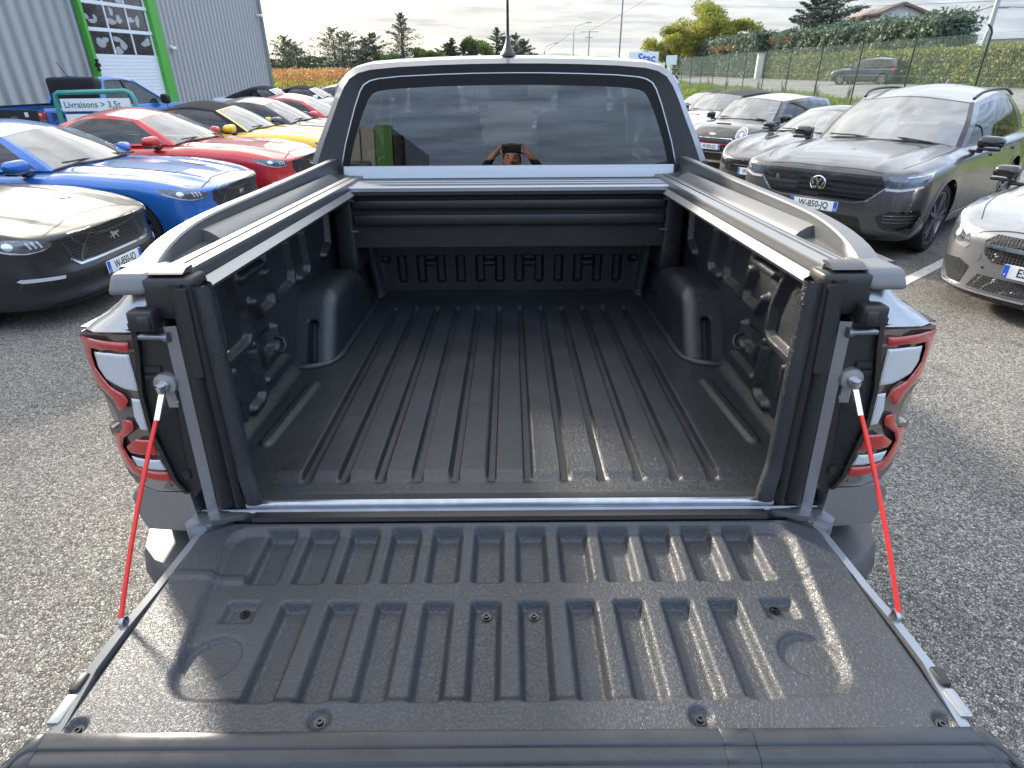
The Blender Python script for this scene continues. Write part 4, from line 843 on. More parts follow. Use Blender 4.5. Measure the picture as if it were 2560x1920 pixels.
hedge('conifer_hedge', 'tall blue green conifer hedge beyond the white gate post', [(25.3, 65, 1.0), (26.2, 80, 1.0), (27, 104, 1.0)], 2.2, 3.8, 'leaf_thuja', 20000, .14, 6, .12)
hedge('conifer_hedge', 'tall shaggy conifer hedge rising behind the low clipped hedge', [(27.2, 40.5, 1.0), (26.6, 55, 1.0), (26.4, 67, 1.0)], 2.4, 3.6, 'leaf_thuja', 22000, .13, 7, .14)
# dead wood showing on the cut faces
for i, (x, y, z, l) in enumerate(((25.3, 60, 4.2, 7), (24.6, 72, 3.9, 9))):
    r = np.random.default_rng(40 + i); P = np.stack([r.normal(0, .15, 900), r.uniform(0, l, 900), r.normal(0, .14, 900)], 1); V, F = cards(P, .10, r); soup('cut_branches', V, F, 'leaf_brown', None, kind='stuff', label='brown cut branches along the top of the conifer hedge', cat='branches').location = (x, y, z)
def crown_tree(name, label, loc, h, rx, rz, m, n, sz, seed, trunk=.22, lobes=14, zc=.62, cat='tree', group=None, open_=.55):
    r = np.random.default_rng(seed); root = empty(name, loc, 0, label, cat, group); k = MB()
    cen = []
    for i in range(lobes):
        a = r.uniform(0, 6.28); e = r.uniform(-.75, .95); rad = math.sqrt(max(0, 1 - e * e)) * r.uniform(.45, .92); cen.append((math.cos(a) * rad * rx, math.sin(a) * rad * rx, h * zc + e * rz * .85))
    top = (0, 0, h * zc - rz * .4); k.tube([(0, 0, -.1), (r.normal() * .05 * rx, r.normal() * .05 * rx, h * .25), top], [trunk, trunk * .75, trunk * .5], 8)
    for c in cen: mid = [(top[j] + c[j]) / 2 + r.normal() * .1 for j in range(3)]; k.tube([top, mid, c], [trunk * .35, trunk * .2, trunk * .06], 5)
    k.build('trunk', 'bark', root, 60); P = []
    for c in cen:
        q = r.normal(size=(n // lobes, 3)); q /= np.linalg.norm(q, axis=1, keepdims=True); q *= r.random((len(q), 1)) ** open_; P.append(np.array(c) + q * np.array((rx * .36, rx * .36, rz * .32)))
    P = np.vstack(P); V, F = cards(P, sz, r); soup('crown', V, F, m, root, kind='stuff'); return root
def conifer(name, label, loc, h, w, m, n, seed, cat='tree', group=None, base=.06, tops=1, sz=.16, irregular=.35, lean=0):
    r = np.random.default_rng(seed); root = empty(name, loc, 0, label, cat, group); k = MB(); P = []; Nn = []
    for tpi in range(tops):
        ox, oy = (0, 0) if tpi == 0 else (r.uniform(-.35, .35) * w, r.uniform(-.3, .3) * w); hh = h * (1 if tpi == 0 else r.uniform(.72, .92)); k.tube([(ox, oy, -.1), (ox, oy, hh * .5), (ox + lean, oy, hh)], [.03 * h, .02 * h, .004 * h], 6)
        nb = int(100 / tops) + 24
        for i in range(nb):
            t = base + (1 - base) * (i / nb); L_ = (w * (1 - t) ** .8 * r.uniform(1 - irregular, 1 + irregular) * .5 + .05 * w) * (1 if i % 7 else 1.3); a = i * 2.4 + r.normal() * .4; el = r.uniform(-.15, .25) + .75 * t * t
            d = np.array((math.cos(a) * math.cos(el), math.sin(a) * math.cos(el), math.sin(el))); o = np.array((ox + lean * t, oy, hh * t)); k.tube([o, o + d * L_ * .9], [.008 * h * (1 - t) + .004, .004], 3)
            m_ = max(8, int(n / nb / tops * (.35 + 1.3 * (1 - t)))); s_ = r.random(m_) ** .6; wid = L_ * .34 * (1 - s_ * .8); P.append(o + d * (s_ * L_)[:, None] + r.normal(size=(m_, 3)) * (wid * .45)[:, None] * np.array((1, 1, .5)) - np.array((0, 0, 1)) * (s_ ** 2 * L_ * .12)[:, None])
        P.append(np.array((ox + lean, oy, hh * .98)) + r.normal(size=(40, 3)) * np.array((.02, .02, .045)) * h * .6)
    k.build('trunk', 'bark', root, 60); V, F = cards(np.vstack(P), sz, r, asp=2.6, nrm=np.array((0, 0, .5))); soup('crown', V, F, m, root, kind='stuff'); return root
crown_tree('broadleaf_tree', 'large yellow green tree with open branches beyond the conifer hedge', (25.8, 92, .5), 9.2, 4.6, 3.6, 'leaf_yellow', 15000, .16, 11, .30, 26)
crown_tree('broadleaf_tree', 'smaller yellowing tree nearest the white lorry', (21.4, 90, .5), 6.4, 2.8, 2.4, 'leaf_yellow', 8000, .15, 12, .2, 18)
crown_tree('broadleaf_tree', 'golden bushy tree between the large tree and the conifer hedge', (30.2, 88, .8), 6.6, 3.4, 2.4, 'leaf_yellow', 8000, .15, 13, .2, 18)
crown_tree('broadleaf_tree', 'dark round bush showing above the conifer hedge', (35.0, 78, 1), 6.6, 2.6, 1.8, 'leaf_conifer', 5000, .15, 14, .18, 12)
conifer('spruce_tree', 'blue grey spruce standing in front of the white house gable', (31.6, 66.5, 1.0), 9.4, 7.6, 'leaf_blue', 42000, 21, sz=.13, base=.08, irregular=.28, tops=2)
crown_tree('broadleaf_tree', 'feathery conifer bush below the house eaves', (36.0, 57, 1.0), 4.6, 2.6, 1.3, 'leaf_thuja', 5000, .14, 15, .15, 12)
crown_tree('broadleaf_tree', 'small round tree behind the low white building', (42.5, 46, 1.0), 4.2, 1.0, .9, 'leaf_conifer', 1800, .12, 16, .12, 8)
# conifers and shrubs beyond the vineyard
BG = 'trees beyond the vineyard'
for i, (px_, y, h, w, kind, lab) in enumerate(((-36.0, 112, 6.6, 5.6, 0, 'dark conifer nearest the workshop corner'), (-40.5, 112, 4.2, 3, 0, 'short dark conifer half hidden by the workshop corner'), (-28.0, 112, 7.6, 7.0, 0, 'broad twin topped conifer beside the gap with hills'), (-22.0, 114, 7.0, 5, 0, 'dense conifer left of the tall sparse cedar'), (-17.4, 116, 10.0, 5.2, 1, 'tall sparse cedar with bare layered branches'), (-14.2, 113, 5.4, 4, 2, 'round green tree below the sparse cedar'), (-9.0, 116, 6.4, 2.6, 0, 'slim conifer with a bare top'), (-11.5, 113, 4.6, 3.2, 2, 'low green bush beside the slim conifer'), (-4.6, 114, 7.0, 4.6, 2, 'light green tree just left of the truck aerial'), (-7.0, 113, 5.6, 2.4, 0, 'narrow dark cypress left of the light green tree'), (-1.4, 115, 7.8, 3.2, 0, 'dark conifer right behind the truck aerial'), (1.6, 113, 6.6, 4.6, 0, 'bushy dark conifer right of the truck aerial'), (-6.0, 120, 6.8, 1.2, 0, 'thin bare topped cypress in the tree line'), (-33.0, 118, 4.2, 4.2, 2, 'low olive bush between the dark conifers'), (-19.6, 112, 4.6, 4.2, 2, 'low dark green bush at the foot of the cedar'), (4.8, 118, 4.4, 3.8, 2, 'rounded green bush furthest right'), (-10.2, 118, 5.6, 4.0, 0, 'broad dark yew behind the slim conifer'))):
    loc = (px_, y, .2); lab = lab + ' on the far tree line'
    if kind == 0: conifer('conifer_tree', lab, loc, h, w * 1.9, 'leaf_conifer', 15000, 50 + i, group=BG, tops=3 if w > 5.5 else 2, sz=.17, base=.0)
    elif kind == 1: conifer('cedar_tree', lab, loc, h, w * 1.6, 'leaf_conifer', 9000, 50 + i, group=BG, sz=.16, irregular=.6, base=.1)
    else: crown_tree('broadleaf_tree', lab, loc, h, w * .75, h * .42, 'leaf_green', 11000, .17, 50 + i, .14, 16, group=BG, zc=.5)
# vineyard rows
for i, y in enumerate(np.arange(44, 72, 2.4)):
    r = np.random.default_rng(80 + i); x0, x1 = -27 - .2 * (y - 44), -1; n = 5200; x = r.uniform(x0, x1, n); hgt = r.beta(2.2, 1.6, n) * 1.35 + .42 + .1 * np.sin(x * 2.1)
    root = empty('vine_row', (x0, y, .3), 0, 'row of autumn vines with orange leaves behind the parked cars', 'vines', 'rows of the vineyard')
    for nm, sel, m in (('leaves', hgt > 1.05, 'leaf_vine'), ('lower_leaves', hgt <= 1.05, 'leaf_vine_low')):
        P = np.stack([x[sel] - x0, r.normal(0, .16, sel.sum()), hgt[sel]], 1); V, F = cards(P, .085, r); soup(nm, V, F, m, root, kind='stuff')
    k = MB()
    for q in np.arange(0, x1 - x0, 1.1): k.tube([(q, 0, -.05), (q + r.normal() * .05, 0, .6), (q + r.normal() * .1, 0, 1.1)], [.035, .028, .02], 5)
    k.build('vine_stems', 'bark', root, None, kind='stuff')
rows = [[(x, y, .302 + 0 * x) for x in (-60, 0, 10.5)] for y in (42, 60, 106)]; gridmesh('vineyard_soil', rows, 'soil', None, None, kind='structure')

# ---------------------------------------------------------------- house and low building across the road
mat('roof_tile', (.20, .165, .14), .9, var=.3, vscale=6, bump=.5, bscale=9, bdist=.03); mat('barge', (.16, .11, .09), .7)
hs = empty('white_house', (35.5, 62, 1.0), R(-6), 'white rendered house with low pitched roof behind the spruce', 'building')
MB().prism([(-1.6, 0), (-1.6, 5.2), (0, 5.85), (4.6, 4.25), (4.6, 0)], lambda u, v, d: (u, d, v), 0, 9).build('wall', 'house_wall', hs, None)
for a, b in (((-2.0, 5.06), (0, 5.88)), ((0, 5.88), (5.0, 4.13))):
    dx, dz = b[0] - a[0], b[1] - a[1]; l = math.hypot(dx, dz); nx_, nz__ = -dz / l * .18, dx / l * .18
    MB().prism([a, b, (b[0] + nx_, b[1] + nz__), (a[0] + nx_, a[1] + nz__)], lambda u, v, d: (u, d, v), -.5, 9.4).build('roof', 'roof_tile', hs, None); MB().prism([a, b, (b[0] + nx_, b[1] + nz__), (a[0] + nx_, a[1] + nz__)], lambda u, v, d: (u, d, v), -.56, -.51).build('barge_board', 'barge', hs, None)
lb = empty('low_building', (27.5, 38.5, 1.0), R(-58), 'long low white building with flat roof behind the clipped hedge', 'building')
MB().box((7, 3, 1.15), (14, 6, 2.3)).build('wall', 'house_wall', lb, None); MB().box((7, 2.9, 2.42), (14.4, 6.4, .26)).build('roof_edge', 'door_white', lb, None); MB().prism([(5, 2.5), (7.5, 3.1), (10, 2.5)], lambda u, v, d: (u, d, v), 2, 6).build('tiled_roof', 'roof_tile', lb, None)
MB().tube([(6, 1, 2.5), (6, 1, 3.6)], .03, 6).tube([(5.6, 1, 3.3), (6.6, 1, 3.3)], .015, 5).build('aerial_mast', 'steel_dark', lb, 60)

# ---------------------------------------------------------------- poles, lamps, wires
mat('wood_pole', (.30, .28, .25), .85, var=.2, vscale=5); mat('galv', (.34, .36, .37), .5, .6, var=.1); mat('concrete', (.42, .38, .32), .9, var=.15, vscale=5, bump=.3, bscale=60)
def street_lamp(loc, h, label, arm=1.6, rz=0):
    o = empty('street_lamp', loc, rz, label, 'street lamp', 'street lamps along the road'); MB().tube([(0, 0, 0), (0, 0, h - .9)], [.11, .07], 8).build('lamp_pole', 'galv', o, 60); MB().tube([(0, 0, h - .9), (arm * .15, 0, h - .3), (arm, 0, h + .1)], .04, 6).build('lamp_arm', 'galv', o, 60); MB().rbox((arm + .3, 0, h + .12), (.75, .26, .13), .05, 5).build('lamp_head', 'galv', o, 60)
street_lamp((9.6, 96, .3), 7.2, 'grey street lamp with angled head beside the utility pole', 1.7); street_lamp((6.0, 104, .3), 5.0, 'short distant street lamp nearest the dark conifers', 1.4)
def upole(name, loc, h, label, m='wood_pole', r=.12, arms=((.0, 1.4),), group='utility poles'):
    o = empty(name, loc, 0, label, 'utility pole', group); MB().tube([(0, 0, 0), (0, 0, h)], [r, r * .7], 8).build('pole', m, o, 60)
    for dz, w in arms: MB().box((0, 0, h - .15 - dz), (w, .08, .08)).build('cross_arm', m, o, None); [MB().lathe([(0, .12), (.035, .12), (.05, .05), (.02, 0)], lambda a, b, q, x=x: (x + a, b, h - .1 - dz + q), 8).build('insulator', 'white_plastic', o, 50) for x in (-w * .42, 0, w * .42)]
    return o
upole('utility_pole', (11.9, 97, .3), 6.4, 'slim utility pole with cross arm right of the street lamp', arms=((0, 2.6), (.7, 1.0)))
upole('flag_mast', (7.0, 41, .0), 9.5, 'tall bare dark mast standing behind the truck cab', 'steel_dark', .055, (), None)['category'] = 'mast'
rp = upole('utility_pole', (24.0, 33.3, .95), 7.6, 'grey utility pole with cable conduit rising over the clipped hedge', 'galv', .13, ((3.6, .0001),)); 
for c in list(rp.children):
    if c.name.startswith(('cross_arm', 'insulator')): bpy.data.objects.remove(c)
MB().tube([(-.16, -.05, 0), (-.16, -.05, 2.0), (-.12, -.05, 2.5), (0, -.05, 2.7)], .04, 6).build('conduit', 'galv', rp, 60); MB().box((.35, 0, 3.52), (.5, .14, .07)).build('bracket', 'steel_dark', rp, None)
upole('concrete_post', (13.0, 15.0, .6), 5.2, 'beige concrete post behind the grey SUV', 'concrete', .20, (), None)['category'] = 'post'
def wire(a, b, sag, label, r=.012):
    a, b = Vector(a), Vector(b); pts = [a.lerp(b, t) - Vector((0, 0, sag * 4 * t * (1 - t))) for t in np.linspace(0, 1, 22)]
    o = MB().tube([p - a for p in pts], r, 5).build('overhead_wire', 'matte_black', None, 60, label=label, cat='wire', group='overhead wires'); o.location = a
wire((24, 33.3, 4.55), (27.4, 62, 4.2), .35, 'overhead wire drooping along the conifer hedge from the grey pole', .016); wire((24, 33.3, 4.6), (33, 60, 4.6), .3, 'upper overhead wire running from the grey pole past the house', .014); wire((24, 33.3, 4.75), (31.0, 90, 9.0), .2, 'thin overhead wire rising away from the grey pole', .012); wire((24.4, 33.3, 4.5), (40, 30, 4.6), .2, 'overhead wire leading right from the grey pole bracket', .014)
wire((11.9, 97, 6.7), (9.4, 80, 5.3), .9, 'slack wire between utility pole and street lamp', .018); wire((11.9, 97, 6.7), (20.5, 60, 12), .4, 'wire climbing from the slim utility pole', .016); wire((9.2, 96, 6.4), (3, 96, 2.6), .1, 'stay wire running down from the street lamp', .016)
# white lorry with lettering
paint('lorry_white', (.70, .71, .72), .0, .4); mat('lorry_blue', (.02, .12, .45), .5)
lr = empty('white_lorry', (15.6, 86, .5), 0, 'white box lorry with blue stac lettering on its end', 'lorry')
MB().rbox((1.6, 1.5, 2.05), (3.8, 7, 2.5), .06, 4).build('lorry_box', 'lorry_white', lr, 40); MB().rbox((1.6, -2.0 + 7.5, 1.2), (3.0, 2.0, 2.0), .15, 5).build('lorry_cab', 'lorry_white', lr, 40)
for x in (.3, 2.9):
    for y in (-1, 4): MB().lathe([(.0, -.14), (.45, -.14), (.48, -.1), (.48, .1), (.45, .14), (0, .14)], lambda a, b, h, x=x, y=y: (x + h, y + a, .48 + b), 18).build('wheel', 'rubber', lr, 40)
text('lorry_lettering', 'Stac', 1.35, 'lorry_blue', lr, Matrix.Translation((2.0, -2.012, 2.55)) @ Matrix.Rotation(R(90), 4, 'X') @ Matrix.Shear('XZ', 4, (0, 0)), .004, .03); MB().box((1.9, -2.01, 1.75), (2.2, .01, .12)).build('lorry_stripe', 'lorry_blue', lr, None)
# small roadside sign, white gate post, dark board
ss = empty('roadside_sign', (13.9, 56, .7), 0, 'small pale rectangular sign beside the far end of the fence', 'sign'); MB().tube([(0, 0, 0), (0, 0, 2.2)], .03, 6).build('sign_post', 'galv', ss, 60); MB().box((0, -.04, 1.85), (.9, .02, .7)).build('sign_board', 'sign_panel', ss, None)
gp = empty('gate_post', (23.9, 62.8, .95), 0, 'white gate post between the clipped hedge and the conifer hedge', 'post'); MB().rbox((0, 0, 1.05), (.55, .4, 2.1), .02, 4).build('post_body', 'house_wall', gp, 40); MB().rbox((0, 0, 2.13), (.65, .5, .08), .02, 4).build('post_cap', 'concrete', gp, 40)

hm_ = bpy.data.materials.new('haze_air'); hm_.use_nodes = True; MATS['haze_air'] = hm_; t_ = hm_.node_tree; t_.nodes.clear(); o_ = N(t_, 'ShaderNodeOutputMaterial'); v_ = N(t_, 'ShaderNodeVolumePrincipled')
v_.inputs['Color'].default_value = (.80, .87, .95, 1); v_.inputs['Density'].default_value = 0.000035; v_.inputs['Anisotropy'].default_value = 0.2; LK(t_, v_.outputs[0], o_.inputs['Volume'])
MB().box((0, 2250, 88), (8040, 9540, 178.4)).build('haze', 'haze_air', None, None, kind='stuff', label='thin pale haze over the distant hills', cat='haze')
# ================================================================ parked cars (local: x forward, y left, z up; origin under the front axle)
def spl(pts):
    p = np.array(sorted(pts)); m_ = np.gradient(p[:, 1], p[:, 0])
    def f(x):
        x = np.clip(np.asarray(x, float), p[0, 0], p[-1, 0]); i = np.clip(np.searchsorted(p[:, 0], x) - 1, 0, len(p) - 2); h = p[i + 1, 0] - p[i, 0]; t = (x - p[i, 0]) / h
        return (2 * t ** 3 - 3 * t ** 2 + 1) * p[i, 1] + (t ** 3 - 2 * t ** 2 + t) * h * m_[i] + (-2 * t ** 3 + 3 * t ** 2) * p[i + 1, 1] + (t ** 3 - t ** 2) * h * m_[i + 1]
    return f
class Car:
    def __init__(s, sp):
        s.sp = sp; s.bvh = None
    def body_points(s):
        sp = s.sp; xf, xr, hw = sp['xf'], sp['xr'], sp['hw']; T, S, B = spl(sp['T']), spl(sp['S']), spl(sp['B'])
        fp, rp = spl(sp['front']), spl(sp['rear'])
        t = np.linspace(0, 1, 150); x = np.where(t < 0.35, xf - 1.0 * (t / 0.35) ** 1.9, np.where(t > 0.75, xr + 0.9 * ((1 - t) / 0.25) ** 1.8, xf - 1.0 + (xr + 0.9 - xf + 1.0) * (t - 0.35) / 0.40))
        rows = []
        for xx in x:
            df = (xf - xx); dr = xx - xr
            w = hw * (1 - (1 - min(df / sp['Lf'], 1)) ** sp['nf']) ** (1 / sp['nf']) * (1 - (1 - min(dr / sp['Lr'], 1)) ** sp['nr']) ** (1 / sp['nr'])
            w = max(w, 0.0005); zt, zs, zb = float(T(xx)), float(S(xx)), float(B(xx)); zm = zb + (zs - zb) * sp.get('mid', 0.55)
            for ax in (0.0, -sp['wb']):
                w += sp.get('flare', 0.02) * math.exp(-((xx - ax) / 0.42) ** 2) * min(1, w / hw)
            sh = sp.get('sh', 0.90)
            c = [(0, zb), (w * 0.55, zb), (w * 0.90, zb + 0.005), (w * 0.965, zb + 0.05), (w * 0.985, zb + 0.18), (w * 1.0, zm), (w * 0.988, zs - 0.07), (w * 0.970, zs - 0.016), (w * 0.958, zs - 0.003), (w * sh, zs + 0.010), (w * (sh - 0.14), zs + (zt - zs) * 0.48), (w * 0.45, zs + (zt - zs) * 0.82), (0, zt)]
            q = crom(c, 56)
            px = np.full(len(q), xx); px = px + fp(q[:, 1]) * math.exp(-(df / sp.get('fd', 0.30)) ** 1.5) + rp(q[:, 1]) * math.exp(-(dr / 0.3) ** 1.5)
            if 'hood' in sp: q[:, 1] += sp['hood'](px, q[:, 0], q[:, 1], zs)
            rows.append(np.stack([px, q[:, 0], q[:, 1]], 1))
        return np.array(rows)
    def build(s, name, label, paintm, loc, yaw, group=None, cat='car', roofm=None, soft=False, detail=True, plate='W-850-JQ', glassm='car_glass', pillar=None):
        sp = s.sp; root = empty(name, (*loc, 0) if len(loc) == 2 else loc, R(yaw), label, cat, group); s.root = root
        if s.bvh is None:
            P = s.body_points(); Q = P.copy(); Q[..., 1] *= -1
            k = MB().grid(P, flip=True).grid(Q); me = k.mesh('body', fix=False, weld=0.0004)
            bm = bmesh.new(); bm.from_mesh(me); bmesh.ops.recalc_face_normals(bm, faces=bm.faces); s.bvh = BVHTree.FromBMesh(bm)
            ra, rw = sp['ra'], sp['rw']
            for v in bm.verts:
                if abs(v.co.y) > sp['hw'] * 0.55:
                    for ax in (0.0, -sp['wb']):
                        dx, dz = v.co.x - ax, v.co.z - rw; d = math.hypot(dx, dz)
                        if abs(d - ra) < 0.028: v.co.x = ax + dx / d * ra; v.co.z = rw + dz / d * ra
            kill = []; cab = sp['cabin']
            for f in bm.faces:
                c = f.calc_center_median()
                if abs(c.y) > sp['hw'] * 0.5 and any(math.hypot(v.co.x - ax, v.co.z - rw) <= ra + 1e-4 for ax in (0, -sp['wb']) for v in f.verts) and all(min(math.hypot(v.co.x, v.co.z - rw), math.hypot(v.co.x + sp['wb'], v.co.z - rw)) <= ra + 1e-3 for v in f.verts): kill.append(f)
                elif cab[1] < c.x < cab[0] and f.normal.z > 0.5 and abs(c.y) < cab[2]: kill.append(f)
            bmesh.ops.delete(bm, geom=kill, context='FACES'); bm.to_mesh(me); bm.free(); s.me = me
            me.shade_smooth(); s.parts = {}
        b = obj('body', s.me.copy(), None, root); b.data.materials.append(MATS[paintm]); s.body = b; s.paintm = paintm
        s.wells(root); s.wheels(root, detail); s.greenhouse(root, paintm, roofm or paintm, soft, glassm, pillar or 'black_gloss'); s.interior(root)
        if 'extras' in sp: sp['extras'](s, root, paintm, detail, plate)
        return root
    def wells(s, root):
        sp = s.sp
        if 'well' not in s.parts:
            out_ = []
            for ax in (0, -sp['wb']):
                for sg in (-1, 1):
                    k = MB(); V = []; F = []
                    A = np.linspace(-0.25, math.pi + 0.25, 22); hy = sp['hw'] * 0.975
                    for y in (hy, hy - 0.36):
                        for a in A: V.append((ax + math.cos(a) * (sp['ra'] + 0.004), sg * y, sp['rw'] + math.sin(a) * (sp['ra'] + 0.004)))
                    n = len(A); F = [(i, i + 1, n + i + 1, n + i) for i in range(n - 1)]; F.append(tuple(range(n, 2 * n))); k.add(V, F); out_.append(k.mesh('wheel_well'))
            s.parts['well'] = out_
        for me in s.parts['well']: obj('wheel_well', me if me.materials else me, None if me.materials else 'matte_black', root, 40)
    def wheels(s, root, detail=True):
        sp = s.sp; r = sp['rw']; wd = sp.get('tw', 0.25); rr = r * sp.get('rim', 0.74)
        if 'tyre' not in s.parts:
            fn = lambda a, b, h: (a, h, b)
            t = MB().lathe([(rr * 0.98, -wd * .42), (rr * 1.04, -wd * .5), (r * .93, -wd * .5), (r * .985, -wd * .42), (r, -wd * .3), (r, wd * .3), (r * .985, wd * .42), (r * .93, wd * .5), (rr * 1.04, wd * .5), (rr * 0.98, wd * .42)], fn, 40)
            s.parts['tyre'] = t.mesh('tyre')
            rim = MB().lathe([(rr, wd * .46), (rr * .96, wd * .47), (rr * .93, wd * .40), (rr * .93, -wd * .4)], fn, 40)
            ns = sp.get('spokes', 5)
            for i in range(ns):
                a = 2 * math.pi * i / ns
                for da in ((-.17, .17) if sp.get('twin', True) else (0,)):
                    p0 = (math.cos(a) * rr * .14, wd * .40, math.sin(a) * rr * .14); p1 = (math.cos(a + da) * rr * .95, wd * .44, math.sin(a + da) * rr * .95)
                    d = Vector(p1) - Vector(p0); sd_ = Vector((-d.z, 0, d.x)).normalized() * (rr * (.055 if sp.get('twin', True) else .09)); h = Vector((0, wd * .07, 0))
                    V = [Vector(p0) - sd_, Vector(p0) + sd_, Vector(p1) + sd_ * 1.2, Vector(p1) - sd_ * 1.2]; rim.add([v + h for v in V] + [v - h * 1.4 for v in V], [(0, 1, 2, 3), (7, 6, 5, 4), (0, 4, 5, 1), (1, 5, 6, 2), (2, 6, 7, 3), (3, 7, 4, 0)])
            rim.lathe([(0, wd * .48), (rr * .12, wd * .48), (rr * .2, wd * .42), (rr * .2, wd * .2)], fn, 20)
            s.parts['rim'] = rim.mesh('rim'); s.parts['disc'] = MB().lathe([(0, wd * .12), (rr * .72, wd * .12), (rr * .72, wd * .05)], fn, 28).mesh('disc')
        for ax in (0, -sp['wb']):
            for sg in (-1, 1):
                w = empty('wheel', (ax, sg * (sp['hw'] - wd * .5 - 0.015), r), 0, parent=root); w.rotation_euler = (0, random.uniform(0, 6), 0 if sg > 0 else math.pi)
                for nm, m in (('tyre', 'rubber'), ('rim', sp.get('rimmat', 'alu')), ('disc', 'brake')):
                    me = s.parts[nm]; obj(nm, me, None if me.materials else m, w, 40)
    def patch(s, c0, c1, d0, d1, u, v):
        """Coons patch sampled at u x v (curves as callables on [0,1])"""
        U, Vv = np.meshgrid(u, v, indexing='ij'); U3, V3 = U[..., None], Vv[..., None]
        a, b, c, d = (np.array([f(t) for t in tt]) for f, tt in ((c0, u), (c1, u), (d0, v), (d1, v)))
        return (1 - V3) * a[:, None] + V3 * b[:, None] + (1 - U3) * c[None] + U3 * d[None] - ((1 - U3) * (1 - V3) * c0(0) + U3 * (1 - V3) * c0(1) + (1 - U3) * V3 * c1(0) + U3 * V3 * c1(1))
    def greenhouse(s, root, paintm, roofm, soft, glassm, pillar):
        g = s.sp['gh']; cv = lambda *p: (lambda q: (lambda t: np.array([np.interp(t, np.linspace(0, 1, 60), q[:, i]) for i in range(3)])))(crom(p, 60))
        A, Wt, Rt, Cb = (np.array(g[k], float) for k in ('A', 'W', 'R', 'C')); mir = lambda p: np.array((p[0], -p[1], p[2]))
        wb = cv(mir(A), (g['cowl'][0] - .03 + (A[0] - g['cowl'][0]) * .35, -A[1] * .6, g['cowl'][1] - .005), (g['cowl'][0], 0, g['cowl'][1]), (g['cowl'][0] - .03 + (A[0] - g['cowl'][0]) * .35, A[1] * .6, g['cowl'][1] - .005), A)
        wt = cv(mir(Wt), (g['head'][0], 0, g['head'][1]), Wt); rt = cv(mir(Rt), (g['rh'][0], 0, g['rh'][1]), Rt); rb = cv(mir(Cb), (g['rc'][0], 0, g['rc'][1]), Cb)
        bow = g.get('bow', .015)
        def side(a, b, o): 
            m_ = (a + b) / 2 + np.array(o); return cv(a, m_, b)
        al, ar = side(A, Wt, (bow * .3, bow, bow)), side(mir(A), mir(Wt), (bow * .3, -bow, bow))
        L = np.linspace
        key = ('gh', soft)
        if key not in s.parts:
            d = {}
            d['windscreen'] = MB().grid(s.patch(wb, wt, ar, al, L(.035, .965, 26), L(.02, .97, 18))).mesh('w')
            fr = MB(); Pw = lambda u, v: s.patch(wb, wt, ar, al, u, v)
            fr.grid(Pw(L(-.0, .035, 3), L(0, 1, 18))).grid(Pw(L(.965, 1, 3), L(0, 1, 18))).grid(Pw(L(.035, .965, 22), L(.97, 1, 3)))
            d['pillar'] = fr.mesh('f'); d['scuttle'] = MB().grid(Pw(L(.03, .97, 22), L(-.02, .02, 3)) + np.array((0.004, 0, 0.002))).mesh('s')
            rl = cv(Wt, ((Wt[0] + Rt[0]) / 2, max(Wt[1], Rt[1]) + .02, g['rail']), Rt); rr = cv(mir(Wt), ((Wt[0] + Rt[0]) / 2, -max(Wt[1], Rt[1]) - .02, g['rail']), mir(Rt))
            RP = s.patch(wt, rt, rr, rl, L(0, 1, 28), L(0, 1, 28)); uu = L(0, 1, 28)[:, None]; vv = L(0, 1, 28)[None]; RP[..., 2] += g['crown'] * (4 * uu * (1 - uu)) ** .8 * (4 * vv * (1 - vv)) ** .7
            d['roof'] = MB().grid(RP).mesh('r')
            cl, cr = side(Rt, Cb, (0, bow, bow)), side(mir(Rt), mir(Cb), (0, -bow, bow))
            PR = lambda u, v: s.patch(rt, rb, cr, cl, u, v)
            if not soft: d['rear_window'] = MB().grid(PR(L(.08, .92, 20), L(.05, .9, 14))).mesh('rw')
            k = MB(); k.grid(PR(L(0, .08, 3), L(0, 1, 14))).grid(PR(L(.92, 1, 3), L(0, 1, 14))).grid(PR(L(.08, .92, 16), L(.9, 1.0, 3))).grid(PR(L(.08, .92, 16), L(0, .05, 3)))
            if soft: k.grid(PR(L(.08, .92, 16), L(.05, .9, 8)))
            d['rear_frame'] = k.mesh('rf')
            for sg, nm in ((1, 'l'), (-1, 'r')):
                f = (lambda p: p) if sg > 0 else mir; By = g['belt']
                bl = cv(f(A), f(np.array((A[0] * .66 + Cb[0] * .34, By[0], By[1]))), f(np.array((A[0] * .3 + Cb[0] * .7, By[0], By[2]))), f(Cb)); tl = rl if sg > 0 else rr
                fa = al if sg > 0 else ar; fc = cl if sg > 0 else cr; fc2 = lambda t, fc=fc: fc(1 - t)
                SP = lambda u, v: s.patch(bl, tl, fa, fc2, u, v) 
                ws = list(g['win']); v0, v1 = g.get('v0', .05), g.get('v1', .90)
                def sub(u0, u1, u2, u3, n=14, m_=10, push=0.0):
                    Pn = []
                    for v in L(v0, v1, m_):
                        e = (v - v0) / (v1 - v0); Pn.append(s.patch(bl, tl, fa, fc2, L(u0 * (1 - e) + u2 * e, u1 * (1 - e) + u3 * e, n), np.array([v, v + .001]))[:, 0])
                    Pn = np.array(Pn); Pn[..., 1] += sg * push; return Pn
                for i, w4 in enumerate(ws): d['win', nm, i] = MB().grid(sub(*w4)).mesh('sw')
                fr = MB().grid(SP(L(0, 1, 30), L(-.03, v0, 3))).grid(SP(L(0, 1, 30), L(v1, 1, 4))).grid(sub(0, ws[0][0], 0, ws[0][2], 4)).grid(sub(ws[-1][1], 1, ws[-1][3], 1, 6)); d['frame', nm] = fr.mesh('sf')
